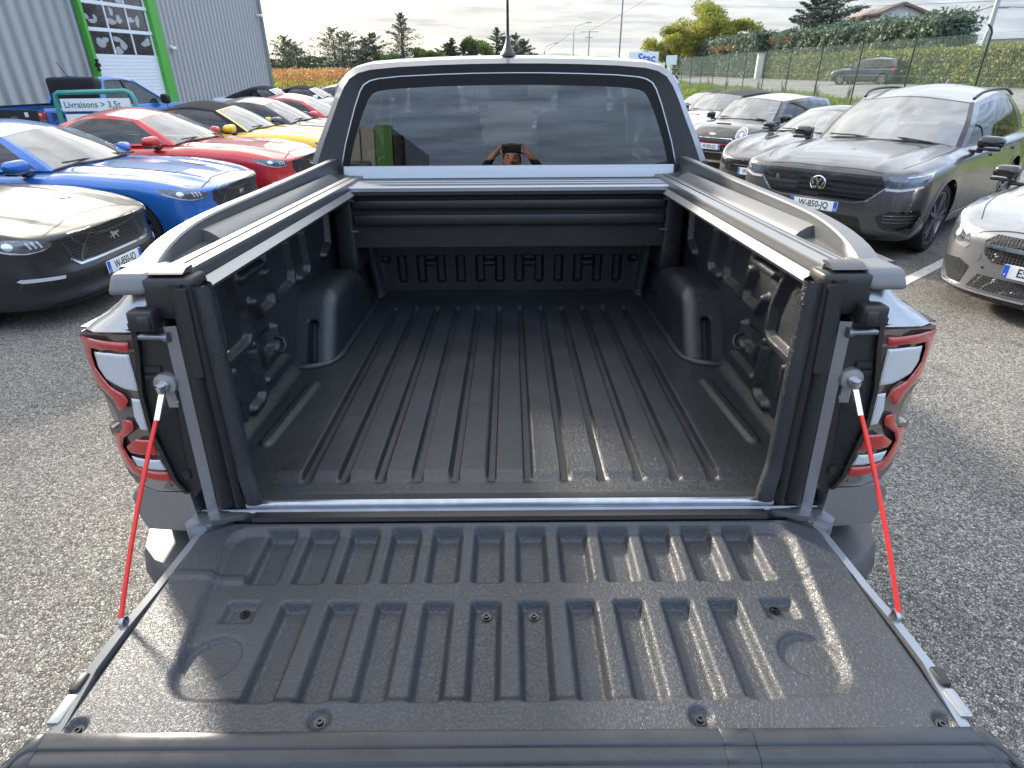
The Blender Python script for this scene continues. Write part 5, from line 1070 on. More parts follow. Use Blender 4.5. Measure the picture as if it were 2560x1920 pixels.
                pl = MB(); [pl.grid(sub(p[1], q[0], p[3], q[2], 4, push=.002)) for p, q in zip(ws[:-1], ws[1:])]; d['pil', nm] = pl.mesh('sp') if pl.f else None
            s.parts[key] = d
        d = s.parts[key]
        def ob(nm, me, m, sm=70):
            if me.materials and me.materials[0] == MATS[m]: return obj(nm, me, None, root, sm)
            q = me.copy() if me.users else me; q.materials.clear(); return obj(nm, q, m, root, sm)
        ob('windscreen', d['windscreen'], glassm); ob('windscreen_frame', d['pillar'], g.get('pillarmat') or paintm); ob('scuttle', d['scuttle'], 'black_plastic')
        ob('roof', d['roof'], roofm); ob('rear_frame', d['rear_frame'], roofm if soft else paintm)
        if not soft: ob('rear_window', d['rear_window'], 'dark_glass')
        for nm in 'lr':
            # the side frame is dark glass-black with the paint rail above; window panes sit just proud of it
            fo = ob('side_frame', d['frame', nm], roofm if soft else paintm)
            if d['pil', nm]: ob('door_pillar', d['pil', nm], pillar)
            for i in range(len(g['win'])): ob('side_window', d['win', nm, i], g.get('sideglass', 'side_glass'))
    def interior(s, root):
        g = s.sp['gh']; A, C = g['A'], g['C']; z = A[2]
        if 'int' not in s.parts:
            dsh = MB().rbox((A[0] - .10, 0, z - .14), (.42, A[1] * 1.75, .24), .08, 6).mesh('d')
            st = MB().rbox((A[0] - 1.0, 0, z - .22), (.16, .48, .62), .06, 6, rot=Matrix.Rotation(-.25, 3, 'Y')).rbox((A[0] - 1.1, 0, z + .13), (.10, .26, .18), .045, 6).mesh('s')
            fl = MB().box(((A[0] + C[0]) / 2, 0, .32), (abs(A[0] - C[0]), A[1] * 1.9, .02)).mesh('f')
            rs = MB().rbox((max(A[0] - 1.95, C[0] + .25), 0, z - .20), (.18, A[1] * 1.6, .50), .06, 6).mesh('r')
            sw = MB().lathe([(.165, -.012), (.178, 0), (.165, .012), (.152, 0), (.165, -.012)], lambda a, b, h: (A[0] - .42 + b * .38 + h * .9, .36 + a, z - .04 + b * .92), 24); sw.box((A[0] - .42, .36, z - .04), (.03, .30, .03)).box((A[0] - .42, .36, z - .10), (.03, .05, .12)); sw = sw.mesh('w')
            s.parts['int'] = (dsh, st, fl, rs, sw)
        dsh, st, fl, rs, sw = s.parts['int']; o_ = lambda n, me, m: obj(n, me, None if me.materials else m, root, 60)
        o_('dashboard', dsh, 'dash'); o_('cabin_floor', fl, 'matte_black'); o_('rear_seat', rs, 'seat'); o_('steering_wheel', sw, 'black_plastic')
        for y in (-.36, .36): a = o_('front_seat', st, 'seat'); a.location.y = y
    # ---- things that lie on the bodywork
    def cast(s, o, d):
        o, d = Vector(o), Vector(d)
        for e in (0, .003, -.003, .008, -.008):
            h = s.bvh.ray_cast(o + Vector((0, e, 0)), d)[0]
            if h is not None: return h - Vector((0, e, 0)) if abs(d.y) < .9 else h
        return None
    def decal(s, name, poly, m, off=.004, view='front', n=22, thick=.012, parent=None, mirror=False, smooth=50, ang=0.0):
        out_ = []
        for sg in ((1, -1) if mirror else (1,)):
            V2, F = inside(poly, n); V = []; bad = set()
            for i, (u, v) in enumerate(V2):
                if view == 'front':
                    d = Vector((-math.cos(ang), -sg * math.sin(ang), 0)); side = Vector((-math.sin(ang) * sg, math.cos(ang), 0))
                    o = Vector((3 * math.cos(ang), 3 * sg * math.sin(ang), v)) + Vector((-math.sin(ang) * sg * 1.0, math.cos(ang), 0)) * 0 + Vector((0, 0, 0))
                    if ang == 0: o = Vector((3, sg * u, v))
                    else: o = Vector((s.sp['xf'] - .14, sg * u, v)) - d * 3
                elif view == 'side': o, d = Vector((u, sg * 3, v)), Vector((0, -sg, 0))
                elif view == 'top': o, d = Vector((u, sg * v, 3)), Vector((0, 0, -1))
                elif view == 'rear': o, d = Vector((-8, sg * u, v)), Vector((1, 0, 0))
                p = s.cast(o, d)
                if p is None: bad.add(i); p = o + d * 3
                V.append(p - d * off)
            F = [f for f in F if not bad & set(f)]
            if not F: continue
            dd = d.copy(); ed = {}
            for f in F:
                for a, b in zip(f, f[1:] + f[:1]): ed[(a, b)] = 1
            k = MB(); nv = len(V); VV = V + [p + dd * thick for p in V]
            F2 = list(F) + [(a, b, b + nv, a + nv) for (a, b) in ed if (b, a) not in ed]
            k.add(VV, F2); out_.append(k.build(name, m, parent or s.root, smooth))
        return out_
    def line(s, name, pts, m='shut', w=.005, off=.0015, view='side', mirror=True, parent=None, n=40):
        """thin shut line lying on the body"""
        for sg in ((1, -1) if mirror else (1,)):
            P = crom(pts, n); L_ = []; Rr = []
            for i, p in enumerate(P):
                t = P[min(i + 1, n - 1)] - P[max(i - 1, 0)]; t = t / (np.linalg.norm(t) + 1e-9); nn = np.array((-t[1], t[0])) * w / 2
                for q, lst in ((p + nn, L_), (p - nn, Rr)):
                    o, d = {'front': (Vector((3, sg * q[0], q[1])), Vector((-1, 0, 0))), 'side': (Vector((q[0], sg * 3, q[1])), Vector((0, -sg, 0))), 'top': (Vector((q[0], sg * q[1], 3)), Vector((0, 0, -1)))}[view]
                    h = s.cast(o, d); lst.append(h - d * off if h is not None else None)
            k = MB()
            for i in range(n - 1):
                q = (L_[i], L_[i + 1], Rr[i + 1], Rr[i])
                if all(x is not None for x in q): k.add(q, [(0, 1, 2, 3)])
            if k.f: k.build(name, m, parent or s.root, 60, weld=.0001)
    def plate(s, x, z, txt, y=0.0, tilt=0.0, size=1.0):
        p = MB().rbox((0, 0, 0), (.012, .52 * size, .11 * size), .004, 4).build('number_plate', 'plate_white', s.root, 40); p.location = (x, y, z); p.rotation_euler = (0, tilt, 0)
        for sy in (-1, 1): MB().box((.0066, sy * .238 * size, 0), (.001, .04 * size, .104 * size)).build('plate_band', 'plate_blue', p, None)
        M = Matrix(((0, 0, 1, .0066), (1, 0, 0, 0), (0, 1, 0, 0), (0, 0, 0, 1)))
        if txt: text('plate_text', txt, .098 * size, 'plate_black', p, M, .0004, .0015, .78)
        for sy, tx in ((-1, 'F'), (1, '26')): text('plate_text', tx, .034 * size, 'plate_white', p, Matrix(((0, 0, 1, .0073), (1, 0, 0, sy * .238 * size), (0, 1, 0, -.03 * size), (0, 0, 0, 1))), .0003)
        return p
    def mirrors(s, x, y, z, m, base='black_gloss', sz=(.15, .24, .15), ind=False):
        for sg in (-1, 1):
            o = MB().rbox((0, 0, 0), sz, min(sz) * .42, 10, taper=lambda p, sg=sg: np.stack([p[..., 0] - .10 * (p[..., 1] * sg / sz[1]) ** 1 * .5, p[..., 1], p[..., 2] * (1 - .25 * (p[..., 1] * sg / sz[1] + .5) * .6)], -1)).build('door_mirror', m, s.root, 70)
            o.location = (x, sg * y, z)
            MB().rbox((.0, 0, -sz[2] * .42), (sz[0] * .9, sz[1] * .92, sz[2] * .22), .015, 6).build('mirror_base', base, o, 60)
            MB().rbox((.02, -sg * sz[1] * .5, -sz[2] * .62), (.07, sz[1] * .55, .035), .014, 5).build('mirror_arm', 'black_plastic', o, 60)
            MB().box((-sz[0] * .49, 0, 0), (.006, sz[1] * .8, sz[2] * .66)).build('mirror_glass', 'chrome', o, None)
            if ind: MB().rbox((sz[0] * .46, sg * sz[1] * .1, -sz[2] * .28), (.012, sz[1] * .6, .012), .004, 4).build('indicator', 'lamp_white', o, 50)
    def wipers(s, A, W, cowl):
        for y0, y1 in ((.55, -.05), (.0, -.62)):
            MB().tube([(cowl[0] - .03, y0, cowl[1] - .005), (cowl[0] - .06, (y0 + y1) / 2, cowl[1] + .022), (cowl[0] - .10, y1, cowl[1] + .018)], .010, 6).build('wiper', 'black_plastic', s.root, 60)
    def paper(s, p, sz, n=None, rot=None):
        """sales sheet behind the windscreen"""
        o = MB().box((0, 0, 0), (.002, sz[0], sz[1])).build('sales_sheet', 'paper', s.root, None); o.location = p; o.rotation_euler = rot or (0, -.35, .1)
        MB().box((.0016, -sz[0] * .05, sz[1] * .24), (.001, sz[0] * .5, sz[1] * .2)).build('printed_photo', 'print_grey', o, None)
        for k in range(5): MB().box((.0016, 0, sz[1] * (.02 - .09 * k)), (.001, sz[0] * (.74 if k % 2 else .6), sz[1] * .018)).build('printed_line', 'print_grey', o, None)
        return o
mat('shut', (0.004, 0.004, 0.005), 0.6)
mat('soft_top', (0.012, 0.011, 0.013), 0.85, var=.2, vscale=120, bump=.3, bscale=700)
glass('side_glass', (0.18, 0.20, 0.21), 1.7)
mat('lamp_dark', (0.085, 0.095, 0.11), 0.15, 0.3, coat=1, var=.5, vscale=25)
mat('lamp_chrome', (0.55, 0.57, 0.60), 0.12, 0.9, coat=1)
mat('amber', (0.75, 0.22, 0.02), 0.25, coat=1)
mat('signal_red', (0.55, 0.02, 0.02), 0.3, coat=.5)
def mesh_mat(name, sc, col=(.012, .012, .013), hole=(.002, .002, .002)):
    m, t, b = base_mat(name); co = objco(t); v = N(t, 'ShaderNodeTexVoronoi', feature='DISTANCE_TO_EDGE'); v.inputs['Scale'].default_value = sc; v.inputs['Randomness'].default_value = 0.15; LK(t, co, v.inputs['Vector'])
    LK(t, ramp(t, v.outputs['Distance'], [(.08, col), (.16, hole)]), b.inputs['Base Color']); b.inputs['Roughness'].default_value = .4
    bp = N(t, 'ShaderNodeBump'); bp.inputs['Distance'].default_value = .01; bp.invert = True; LK(t, ramp(t, v.outputs['Distance'], [(.08, 0.), (.16, 1.)]), bp.inputs['Height']); LK(t, bp.outputs[0], b.inputs['Normal'])
mesh_mat('honeycomb', 38, (.03, .03, .032)); mesh_mat('fine_mesh', 55, (.03, .03, .032))

# ---- coupe
def hood_coupe(x, y, z, zs):
    top = sstep(zs - .02, zs + .02, z) * sstep(-.95, -.6, x) * (1 - sstep(.55, .85, x)); a = np.abs(y)
    e = .50 - .10 * x
    return top * (.020 * np.clip(1 - np.abs(a - e) / .07, 0, 1) ** 1.3 * (a > e) + .020 * np.clip(1 - np.abs(a - e) / .16, 0, 1) * (a <= e) + .024 * np.exp(-((a - .83) / .06) ** 2))
HORSE = [(-.075, .002), (-.06, .02), (-.048, .03), (-.045, .016), (-.03, .022), (0, .018), (.025, .022), (.04, .030), (.075, .028), (.05, .018), (.04, .006), (.05, -.01), (.075, -.022), (.05, -.016), (.03, -.008), (.02, -.03), (.004, -.042), (.012, -.02), (-.005, -.008), (-.028, -.012), (-.05, -.032), (-.06, -.032), (-.042, -.012), (-.045, .004), (-.06, .006)]
def coupe_extras(s, root, pm, detail, plate):
    bz = 'black_gloss'
    g = s.decal('grille', [(-.50, .735), (.50, .735), (.60, .70), (.585, .60), (.49, .47), (-.49, .47), (-.585, .60), (-.60, .70)], 'honeycomb', .003, n=40, thick=.03)[0]
    if detail:
        fw = [(x * 1.0 + .0, .605 + z * 1.15) for x, z in HORSE]; s.decal('horse_badge', [(-x, z) for x, z in fw], 'chrome', .016, n=40, thick=.01, parent=g)
        s.line('grille_bar', [(.30, .70), (.40, .60), (.46, .50), (.36, .49)], 'steel_dark', .008, .008, 'front')
    s.decal('grille_trim', [(-.50, .468), (.50, .468), (.56, .52), (.545, .535), (.485, .485), (-.485, .485), (-.545, .535), (-.56, .52)], 'lamp_chrome' if detail else 'steel_dark', .010, n=40)
    s.decal('headlight', [(.625, .690), (.72, .722), (.86, .744), (1.02, .762), (1.11, .772), (1.13, .745), (1.07, .695), (.96, .655), (.84, .632), (.72, .640), (.645, .665)], 'lamp_dark', .005, n=26, mirror=True, ang=R(28))
    s.decal('light_strip', [(.68, .655), (.76, .643), (.86, .643), (.98, .672), (1.09, .725), (1.10, .712), (1.05, .685), (.95, .650), (.84, .634), (.72, .643)], 'lamp_white', .009, n=24, mirror=True, ang=R(28))
    for i in range(3): s.decal('light_bar', [(.71 + i * .042, .672), (.728 + i * .042, .668), (.752 + i * .042, .722), (.734 + i * .042, .720)], 'lamp_white', .009, n=6, mirror=True, ang=R(28))
    s.decal('projector', [(.95 + .034 * math.cos(a), .706 + .030 * math.sin(a)) for a in np.linspace(0, 6.28, 18)[:-1]], 'lamp_chrome', .010, n=8, mirror=True, ang=R(28))
    s.decal('lower_intake', [(-.42, .38), (.42, .38), (.50, .24), (-.50, .24)], 'black_plastic', .003, n=30)
    s.decal('side_intake', [(.60, .40), (.92, .42), (.94, .36), (.78, .22), (.64, .22), (.56, .30)], 'black_plastic', .003, mirror=True, ang=R(15))
    s.decal('fog_light', [(.64, .425), (.92, .45), (.94, .435), (.92, .42), (.65, .40)], 'lamp_white', .008, n=12, mirror=True, ang=R(15))
    s.decal('splitter', [(-.78, .165), (.78, .165), (.80, .19), (.78, .20), (-.78, .20), (-.80, .19)], 'black_plastic', .02, n=40)
    s.line('bonnet_gap', [(.0, .798), (.3, .79), (.52, .765), (.66, .745)], view='front')
    s.line('bonnet_gap', [(.66, .70), (.45, .77), (0, .80), (-.5, .79), (-.84, .765)], view='top', w=.007)
    s.line('door_gap', [(-.80, .93), (-.83, .84), (-.80, .60), (-.70, .40), (-.66, .24)])
    s.line('door_gap', [(-2.12, .92), (-2.20, .70), (-2.18, .45), (-2.05, .26)])
    s.decal('door_handle', [(-1.95, .80), (-1.72, .79), (-1.72, .765), (-1.95, .775)], pm, .012, 'side', mirror=True, n=10)
    s.decal('bonnet_vent', [(.05, .30), (.30, .26), (.34, .40), (.10, .44)], 'black_plastic', .002, 'top', mirror=True, n=14, thick=.004)
    s.decal('bonnet_vent_lip', [(.09, .315), (.33, .275), (.355, .385), (.14, .42)], pm, .006, 'top', mirror=True, n=14, thick=.004)
    s.mirrors(-1.08, .965, 1.0, pm)
    s.wipers(None, None, (-.70, .985))
    if plate: s.plate(s.sp['xf'] + .035, .365, plate)
    s.decal('tail_light', [(.50, .88), (.82, .88), (.80, .78), (.52, .78)], 'signal_red', .004, 'rear', mirror=True)
COUPE = dict(xf=.90, xr=-3.90, wb=2.72, hw=.945, Lf=.62, nf=3.1, Lr=.6, nr=3.0, ra=.375, rw=.345, rim=.76, spokes=10, twin=False, rimmat='steel_dark', flare=.028, sh=.91,
  T=[(.95, .715), (.88, .745), (.78, .785), (.6, .825), (.2, .885), (-.3, .935), (-.72, .968), (-1.2, .97), (-2.9, .99), (-3.3, 1.01), (-3.75, 1.02), (-3.95, .98)],
  S=[(.95, .70), (.8, .715), (.5, .77), (.15, .83), (-.2, .855), (-.5, .865), (-1.0, .875), (-2.2, .90), (-2.7, .945), (-3.3, .965), (-3.95, .93)],
  B=[(.95, .17), (.5, .17), (-3.5, .19), (-3.95, .30)], front=[(.1, -.06), (.2, .03), (.30, .01), (.42, .03), (.47, .01), (.60, -.005), (.70, .02), (.735, .03), (.76, .0), (.80, -.06)], rear=[(.2, .1), (.5, .0), (.9, .0), (1.0, .02)],
  cabin=(-.80, -2.9, .68), hood=hood_coupe, extras=coupe_extras,
  gh=dict(A=(-.86, .76, .935), W=(-1.44, .585, 1.272), R=(-2.42, .56, 1.285), C=(-3.28, .70, .985), cowl=(-.66, .975), head=(-1.36, 1.322), rh=(-2.44, 1.335), rc=(-3.36, 1.02), rail=1.335, crown=.03, belt=(.825, .935, .955), win=[(.055, .56, .10, .62), (.58, .80, .64, .86)], v0=.06, v1=.88))
# ---- placing
paint('paint_grey', (0.014, 0.015, 0.018), .2, .34, .4); paint('paint_blue', (0.016, 0.12, 0.40), .25, .28); paint('paint_red', (0.50, 0.014, 0.018), .25, .28)
paint('paint_yellow', (0.78, 0.50, 0.008), .05, .30); paint('paint_black', (0.016, 0.015, 0.018), .4, .28); paint('paint_white', (0.72, 0.73, 0.74), .05, .32)
G1 = 'coupes parked side by side on the left'
cp = Car(COUPE)
cp.build('coupe', 'dark grey coupe with black honeycomb grille and silver horse badge', 'paint_grey', (-4.53, 4.57), -2, G1)
cp.build('coupe', 'bright blue coupe parked between the dark grey coupe and a red one', 'paint_blue', (-4.23, 6.82), -3, G1)
cp.build('coupe', 'red coupe with red door mirrors beside the bright blue coupe', 'paint_red', (-4.10, 9.40), -4, G1)
cp.build('convertible', 'yellow convertible with its black soft top closed', 'paint_yellow', (-3.87, 11.65), -1, G1, roofm='soft_top', soft=True)
cp.build('coupe', 'black coupe parked beside the yellow convertible', 'paint_black', (-3.66, 13.55), -1, G1)
cp.build('coupe', 'red coupe at the far end of the row beside the black coupe', 'paint_red', (-3.45, 15.5), -1, G1)
for o_ in [o for o in COL.objects if o.get('group') == G1]: o_.scale.z = 1.025
# ---- large SUV
def hood_suv(x, y, z, zs):
    top = sstep(zs - .02, zs + .02, z) * sstep(-.9, -.6, x) * (1 - sstep(.70, .95, x)); a = np.abs(y)
    return top * (.020 * np.exp(-((a - .60 + .10 * x) / .05) ** 2) + .022 * np.exp(-((a - .84) / .07) ** 2))
def logo_vw(s, c, y, z, r, parent):
    x0 = s.cast((3, y, z), (-1, 0, 0)).x + .012
    fn = lambda a, b, h: (x0 + h, y + a, z + b)
    o = MB().lathe([(r * .86, .012), (r * .90, .016), (r, .012), (r, -.01)], fn, 32).build('badge', 'chrome', parent, 50); MB().lathe([(0, .004), (r * .88, .004)], fn, 32).build('badge_field', 'black_gloss', o, 50)
    for pts in (((-.40, .78), (0, .06), (.40, .78)), ((-.80, .30), (-.36, -.74), (0, -.06), (.36, -.74), (.80, .30))):
        k = MB(); P = [Vector((0, y + a * r * .96, z + b * r * .96)) for a, b in pts]
        for p, q in zip(P[:-1], P[1:]):
            d = (q - p).normalized(); n_ = Vector((0, -d.z, d.y)) * r * .085; V = [p - n_, p + n_, q + n_, q - n_]; k.add([Vector((x0 + .012, v.y, v.z)) for v in V] + [Vector((x0 + .004, v.y, v.z)) for v in V], [(0, 1, 2, 3), (0, 4, 5, 1), (1, 5, 6, 2), (2, 6, 7, 3), (3, 7, 4, 0)])
        k.build('badge_letter', 'chrome', o, None)
def suv_extras(s, root, pm, detail, plate):
    g = s.decal('grille', [(-.60, .905), (.60, .905), (.66, .80), (.52, .655), (.40, .625), (-.40, .625), (-.52, .655), (-.66, .80)], 'black_plastic', .004, n=36, thick=.03)[0]
    for z, w in ((.872, .60), (.815, .64), (.760, .61), (.705, .56), (.660, .51)): s.decal('grille_bar', [(-w, z - .013), (w, z - .013), (w, z + .013), (-w, z + .013)], 'black_gloss' if z < .86 else 'matte_black', .022, n=36, thick=.02, parent=g)
    s.decal('grille_trim', [(-.68, .80), (-.535, .642), (-.41, .605), (.41, .605), (.535, .642), (.68, .80), (.665, .80), (.525, .655), (.405, .62), (-.405, .62), (-.525, .655), (-.665, .80)], 'chrome', .008, n=50)
    if detail:
        logo_vw(s, None, 0, .775, .085, root); text('badge_letter', 'R', .07, 'alu', g, Matrix(((0, 0, 1, s.cast((3, -.46, .80), (-1, 0, 0)).x + .026), (1, 0, 0, -.46), (0, 1, 0, .80), (0, 0, 0, 1))), .003, .002)
    s.decal('headlight', [(.62, .905), (.82, .93), (1.10, .965), (1.05, .86), (.98, .80), (.76, .755), (.60, .755), (.63, .83)], 'lamp_dark', .005, n=26, mirror=True, ang=R(22))
    for q in ([(.67, .885), (.83, .90), (.77, .825), (.65, .815)], [(.86, .905), (1.03, .925), (.96, .845), (.80, .830)]): s.decal('projector', q, 'lamp_blue', .010, n=10, mirror=True, ang=R(22))
    s.decal('light_strip', [(.62, .79), (.76, .79), (.98, .83), (.98, .81), (.76, .765), (.62, .765)], 'lamp_white', .010, n=16, mirror=True, ang=R(22))
    s.decal('light_strip', [(.80, .915), (1.07, .95), (1.02, .87), (1.005, .87), (1.04, .932), (.805, .902)], 'lamp_white', .012, n=16, mirror=True, ang=R(22))
    s.decal('lower_intake', [(-.48, .47), (.48, .47), (.56, .30), (-.56, .30)], 'black_plastic', .004, n=30)
    for z in (.43, .385, .34): s.decal('intake_bar', [(-.5, z - .006), (.5, z - .006), (.5, z + .006), (-.5, z + .006)], 'black_gloss', .012, n=30)
    s.decal('side_intake', [(.60, .50), (.72, .56), (1.02, .585), (1.04, .52), (.98, .39), (.76, .345), (.66, .39)], 'black_gloss', .005, n=20, mirror=True, ang=R(18))
    s.decal('intake_core', [(.66, .50), (.74, .535), (.95, .545), (.93, .42), (.76, .38), (.69, .41)], 'matte_black', .009, n=16, mirror=True, ang=R(18))
    for z in (.44, .475, .51): s.decal('intake_bar', [(.67, z), (.97, z + .012), (.97, z + .020), (.67, z + .008)], 'steel_dark', .014, n=14, mirror=True, ang=R(18))
    s.decal('intake_trim', [(.52, .485), (.585, .50), (.66, .385), (.76, .345), (.75, .322), (.63, .352)], pm, .018, n=16, mirror=True, ang=R(18))
    s.decal('chin', [(-.75, .285), (.75, .285), (.70, .22), (-.70, .22)], 'black_plastic', .008, n=36)
    s.line('bonnet_gap', [(-.0, .955), (.35, .953), (.60, .935)], view='front', w=.008)
    s.line('bonnet_gap', [(.72, .72), (.4, .80), (0, .83), (-.4, .835), (-.68, .825)], view='top', w=.008)
    s.line('door_gap', [(-.72, 1.06), (-.66, .90), (-.60, .60), (-.62, .36)]); s.line('door_gap', [(-1.86, 1.08), (-1.88, .8), (-1.84, .36)]); s.line('door_gap', [(-2.86, 1.10), (-2.80, .85), (-2.45, .55), (-2.36, .36)])
    s.line('sill_trim', [(-.45, .375), (-1.2, .37), (-2.4, .37)], 'chrome', .016, .008)
    s.line('window_trim', [(-.86, 1.095), (-1.6, 1.11), (-2.6, 1.125), (-3.4, 1.15)], 'chrome', .012, .006)
    for x in (-1.70, -2.72): s.decal('door_handle', [(x, .97), (x + .22, .965), (x + .22, .935), (x, .94)], pm, .018, 'side', mirror=True, n=10)
    for ax in (0, -s.sp['wb']):
        a = np.linspace(.1, math.pi - .1, 20); s.decal('arch_trim', [(ax + math.cos(t) * .485, s.sp['rw'] + math.sin(t) * .485) for t in a] + [(ax + math.cos(t) * .435, s.sp['rw'] + math.sin(t) * .435) for t in a[::-1]], pm if detail else 'black_plastic', .008, 'side', mirror=True, n=30)
    s.mirrors(-.88, 1.07, 1.14, 'black_gloss', sz=(.16, .25, .16), ind=True); s.wipers(None, None, (-.55, 1.135))
    if plate: s.plate(s.sp['xf'] + .03, .545, plate)
    for sg in (-1, 1): MB().tube(crom([(-1.52, sg * .62, 1.575), (-1.70, sg * .645, 1.64), (-2.1, sg * .66, 1.668), (-2.8, sg * .65, 1.66), (-3.32, sg * .625, 1.58)], 24), .018, 8).build('roof_rail', 'black_plastic', root, 60)
    MB().prism([(-2.5, 1.70), (-2.62, 1.76), (-2.66, 1.70)], lambda u, v, d: (u, d, v), -.015, .015).build('roof_aerial', pm, root, 40)
SUV = dict(xf=.93, xr=-3.95, wb=2.90, hw=.985, Lf=.42, nf=3.6, Lr=.5, nr=3.5, ra=.435, rw=.385, rim=.76, tw=.28, spokes=5, twin=True, rimmat='steel_dark', flare=.02, sh=.91, fd=.25,
  T=[(.95, .945), (.90, .97), (.80, 1.00), (.6, 1.035), (.1, 1.085), (-.4, 1.12), (-.6, 1.13), (-3.2, 1.14), (-3.95, 1.12)], S=[(.95, .925), (.8, .93), (.5, .96), (.2, .99), (-.5, 1.02), (-1.5, 1.04), (-3, 1.08), (-3.95, 1.05)],
  B=[(.95, .22), (.5, .24), (-3.5, .26), (-3.95, .34)], front=[(.2, -.10), (.30, .0), (.45, .02), (.60, .02), (.80, .0), (.92, -.02), (1.0, -.08)], rear=[(.2, .1), (.5, .0), (1.1, .05)], cabin=(-.68, -3.6, .74), hood=hood_suv, extras=suv_extras,
  gh=dict(A=(-.76, .82, 1.06), W=(-1.44, .655, 1.535), R=(-3.38, .62, 1.55), C=(-3.80, .79, 1.12), cowl=(-.54, 1.125), head=(-1.34, 1.60), rh=(-3.46, 1.62), rc=(-3.90, 1.15), rail=1.625, crown=.035, belt=(.875, 1.065, 1.09), win=[(.05, .36, .10, .40), (.385, .66, .42, .66), (.69, .86, .685, .82)], v0=.05, v1=.88, bow=.02, sideglass='side_glass', pillarmat='black_gloss'))
mat('lamp_blue', (.10, .13, .17), .10, .4, coat=1.0)
paint('paint_suv', (.070, .072, .076), .5, .30, .7); paint('paint_mini', (.028, .025, .026), .4, .25); paint('paint_jag', (.022, .024, .025), .45, .24); paint('paint_merc', (.27, .28, .29), .75, .28); paint('paint_darkblue', (.02, .03, .06), .4, .3); paint('paint_roadcar', (.05, .06, .09), .5, .3)
G2 = 'cars parked in angled bays on the right'
suv = Car(SUV)
tq = suv.build('large_suv', 'dark grey SUV with round chrome badge and plate W-850-JQ', 'paint_suv', (4.28, 6.69), 221.6, G2); tq.scale = (1.04, 1.04, 1.0)
suv.paper((-1.22, -.18, 1.30), (.24, .34), rot=(0, -.62, 0)); t_ = suv.paper((-1.30, .12, 1.42), (.08, .10), rot=(0, -.62, 0)); 
# ---- mini
def mini_extras(s, root, pm, detail, plate):
    s.decal('grille', [(-.46, .62), (.46, .62), (.52, .56), (.44, .42), (-.44, .42), (-.52, .56)], 'fine_mesh', .004, n=30)
    s.decal('grille_trim', [(-.48, .635), (.48, .635), (.545, .56), (.53, .56), (.47, .62), (-.47, .62), (-.53, .56), (-.545, .56)], 'chrome', .010, n=30)
    for z in (.59, .56): s.decal('grille_bar', [(-.46, z - .006), (.46, z - .006), (.46, z + .006), (-.46, z + .006)], 'steel_dark', .012, n=26)
    s.decal('red_strip', [(-.50, .505), (.50, .505), (.495, .525), (-.495, .525)], 'signal_red', .014, n=30)
    for k_, (r_, m, o) in enumerate(((.120, 'chrome', .006), (.104, 'lamp_dark', .010), (.085, 'lamp_white', .012), (.066, 'lamp_dark', .014), (.040, 'lamp_chrome', .018))): s.decal('headlight' if k_ == 0 else 'light_ring', [(.62 + r_ * math.cos(a), .715 + r_ * 1.08 * math.sin(a)) for a in np.linspace(0, 6.283, 25)[:-1]], m, o, n=14, mirror=True, ang=R(20))
    s.decal('lower_intake', [(-.58, .34), (.58, .34), (.52, .22), (-.52, .22)], 'black_plastic', .004, n=26); s.decal('lip_trim', [(-.60, .355), (.60, .355), (.60, .34), (-.60, .34)], 'chrome', .01, n=26)
    s.decal('bonnet_scoop', [(.36, -.16), (.36, .16), (.31, .17), (.31, -.17)], 'matte_black', .012, 'top', n=16); s.decal('wing_badge', [(-.09, .70), (-.03, .69), (0, .685), (.03, .69), (.09, .70), (.07, .715), (0, .72), (-.07, .715)], 'chrome', .008, n=12)
    s.line('bonnet_gap', [(.45, .74), (.2, .77), (-.3, .78)], view='top', w=.007); s.line('door_gap', [(-.36, .90), (-.40, .6), (-.42, .3)]); s.line('door_gap', [(-1.52, .92), (-1.5, .6), (-1.46, .3)])
    s.mirrors(-.50, .93, .99, 'black_gloss', sz=(.13, .21, .14)); s.wipers(None, None, (-.30, .955))
    if plate: s.plate(s.sp['xf'] + .035, .455, plate)
    for ax in (0, -s.sp['wb']):
        a = np.linspace(.05, math.pi - .05, 20); s.decal('arch_trim', [(ax + math.cos(t) * .40, s.sp['rw'] + math.sin(t) * .40) for t in a] + [(ax + math.cos(t) * .355, s.sp['rw'] + math.sin(t) * .355) for t in a[::-1]], 'black_plastic', .010, 'side', mirror=True, n=26)
MINI = dict(xf=.72, xr=-3.12, wb=2.495, hw=.862, Lf=.50, nf=2.9, Lr=.4, nr=3.5, ra=.35, rw=.31, rim=.72, tw=.21, spokes=6, twin=False, rimmat='steel_dark', flare=.025, sh=.86, fd=.22,
  T=[(.74, .70), (.66, .79), (.5, .85), (.2, .90), (-.2, .94), (-.35, .95), (-3.12, .98)], S=[(.74, .66), (.6, .72), (.3, .80), (0, .845), (-.5, .875), (-3.12, .91)], B=[(.74, .18), (-3.12, .22)], front=[(.15, -.04), (.3, .02), (.5, .02), (.65, 0), (.8, -.10)], rear=[(.2, .05), (.9, .0)], cabin=(-.36, -2.95, .66), extras=mini_extras,
  gh=dict(A=(-.40, .735, .90), W=(-.84, .61, 1.295), R=(-2.80, .585, 1.30), C=(-3.0, .70, .96), cowl=(-.26, .945), head=(-.76, 1.345), rh=(-2.86, 1.345), rc=(-3.06, .98), rail=1.345, crown=.03, belt=(.79, .90, .92), win=[(.05, .47, .09, .50), (.485, .93, .515, .93)], v0=.06, v1=.86, pillarmat='black_gloss', sideglass='side_glass'))
mini = Car(MINI)
mini.build('hatchback', 'black small hatchback with round headlights and red grille strip', 'paint_mini', (4.94, 13.15), 218, G2, roofm='paint_merc'); mini.paper((-.66, -.30, 1.10), (.20, .28), rot=(0, -.75, 0)); mini.paper((-.70, .42, 1.16), (.08, .12), rot=(0, -.75, 0))
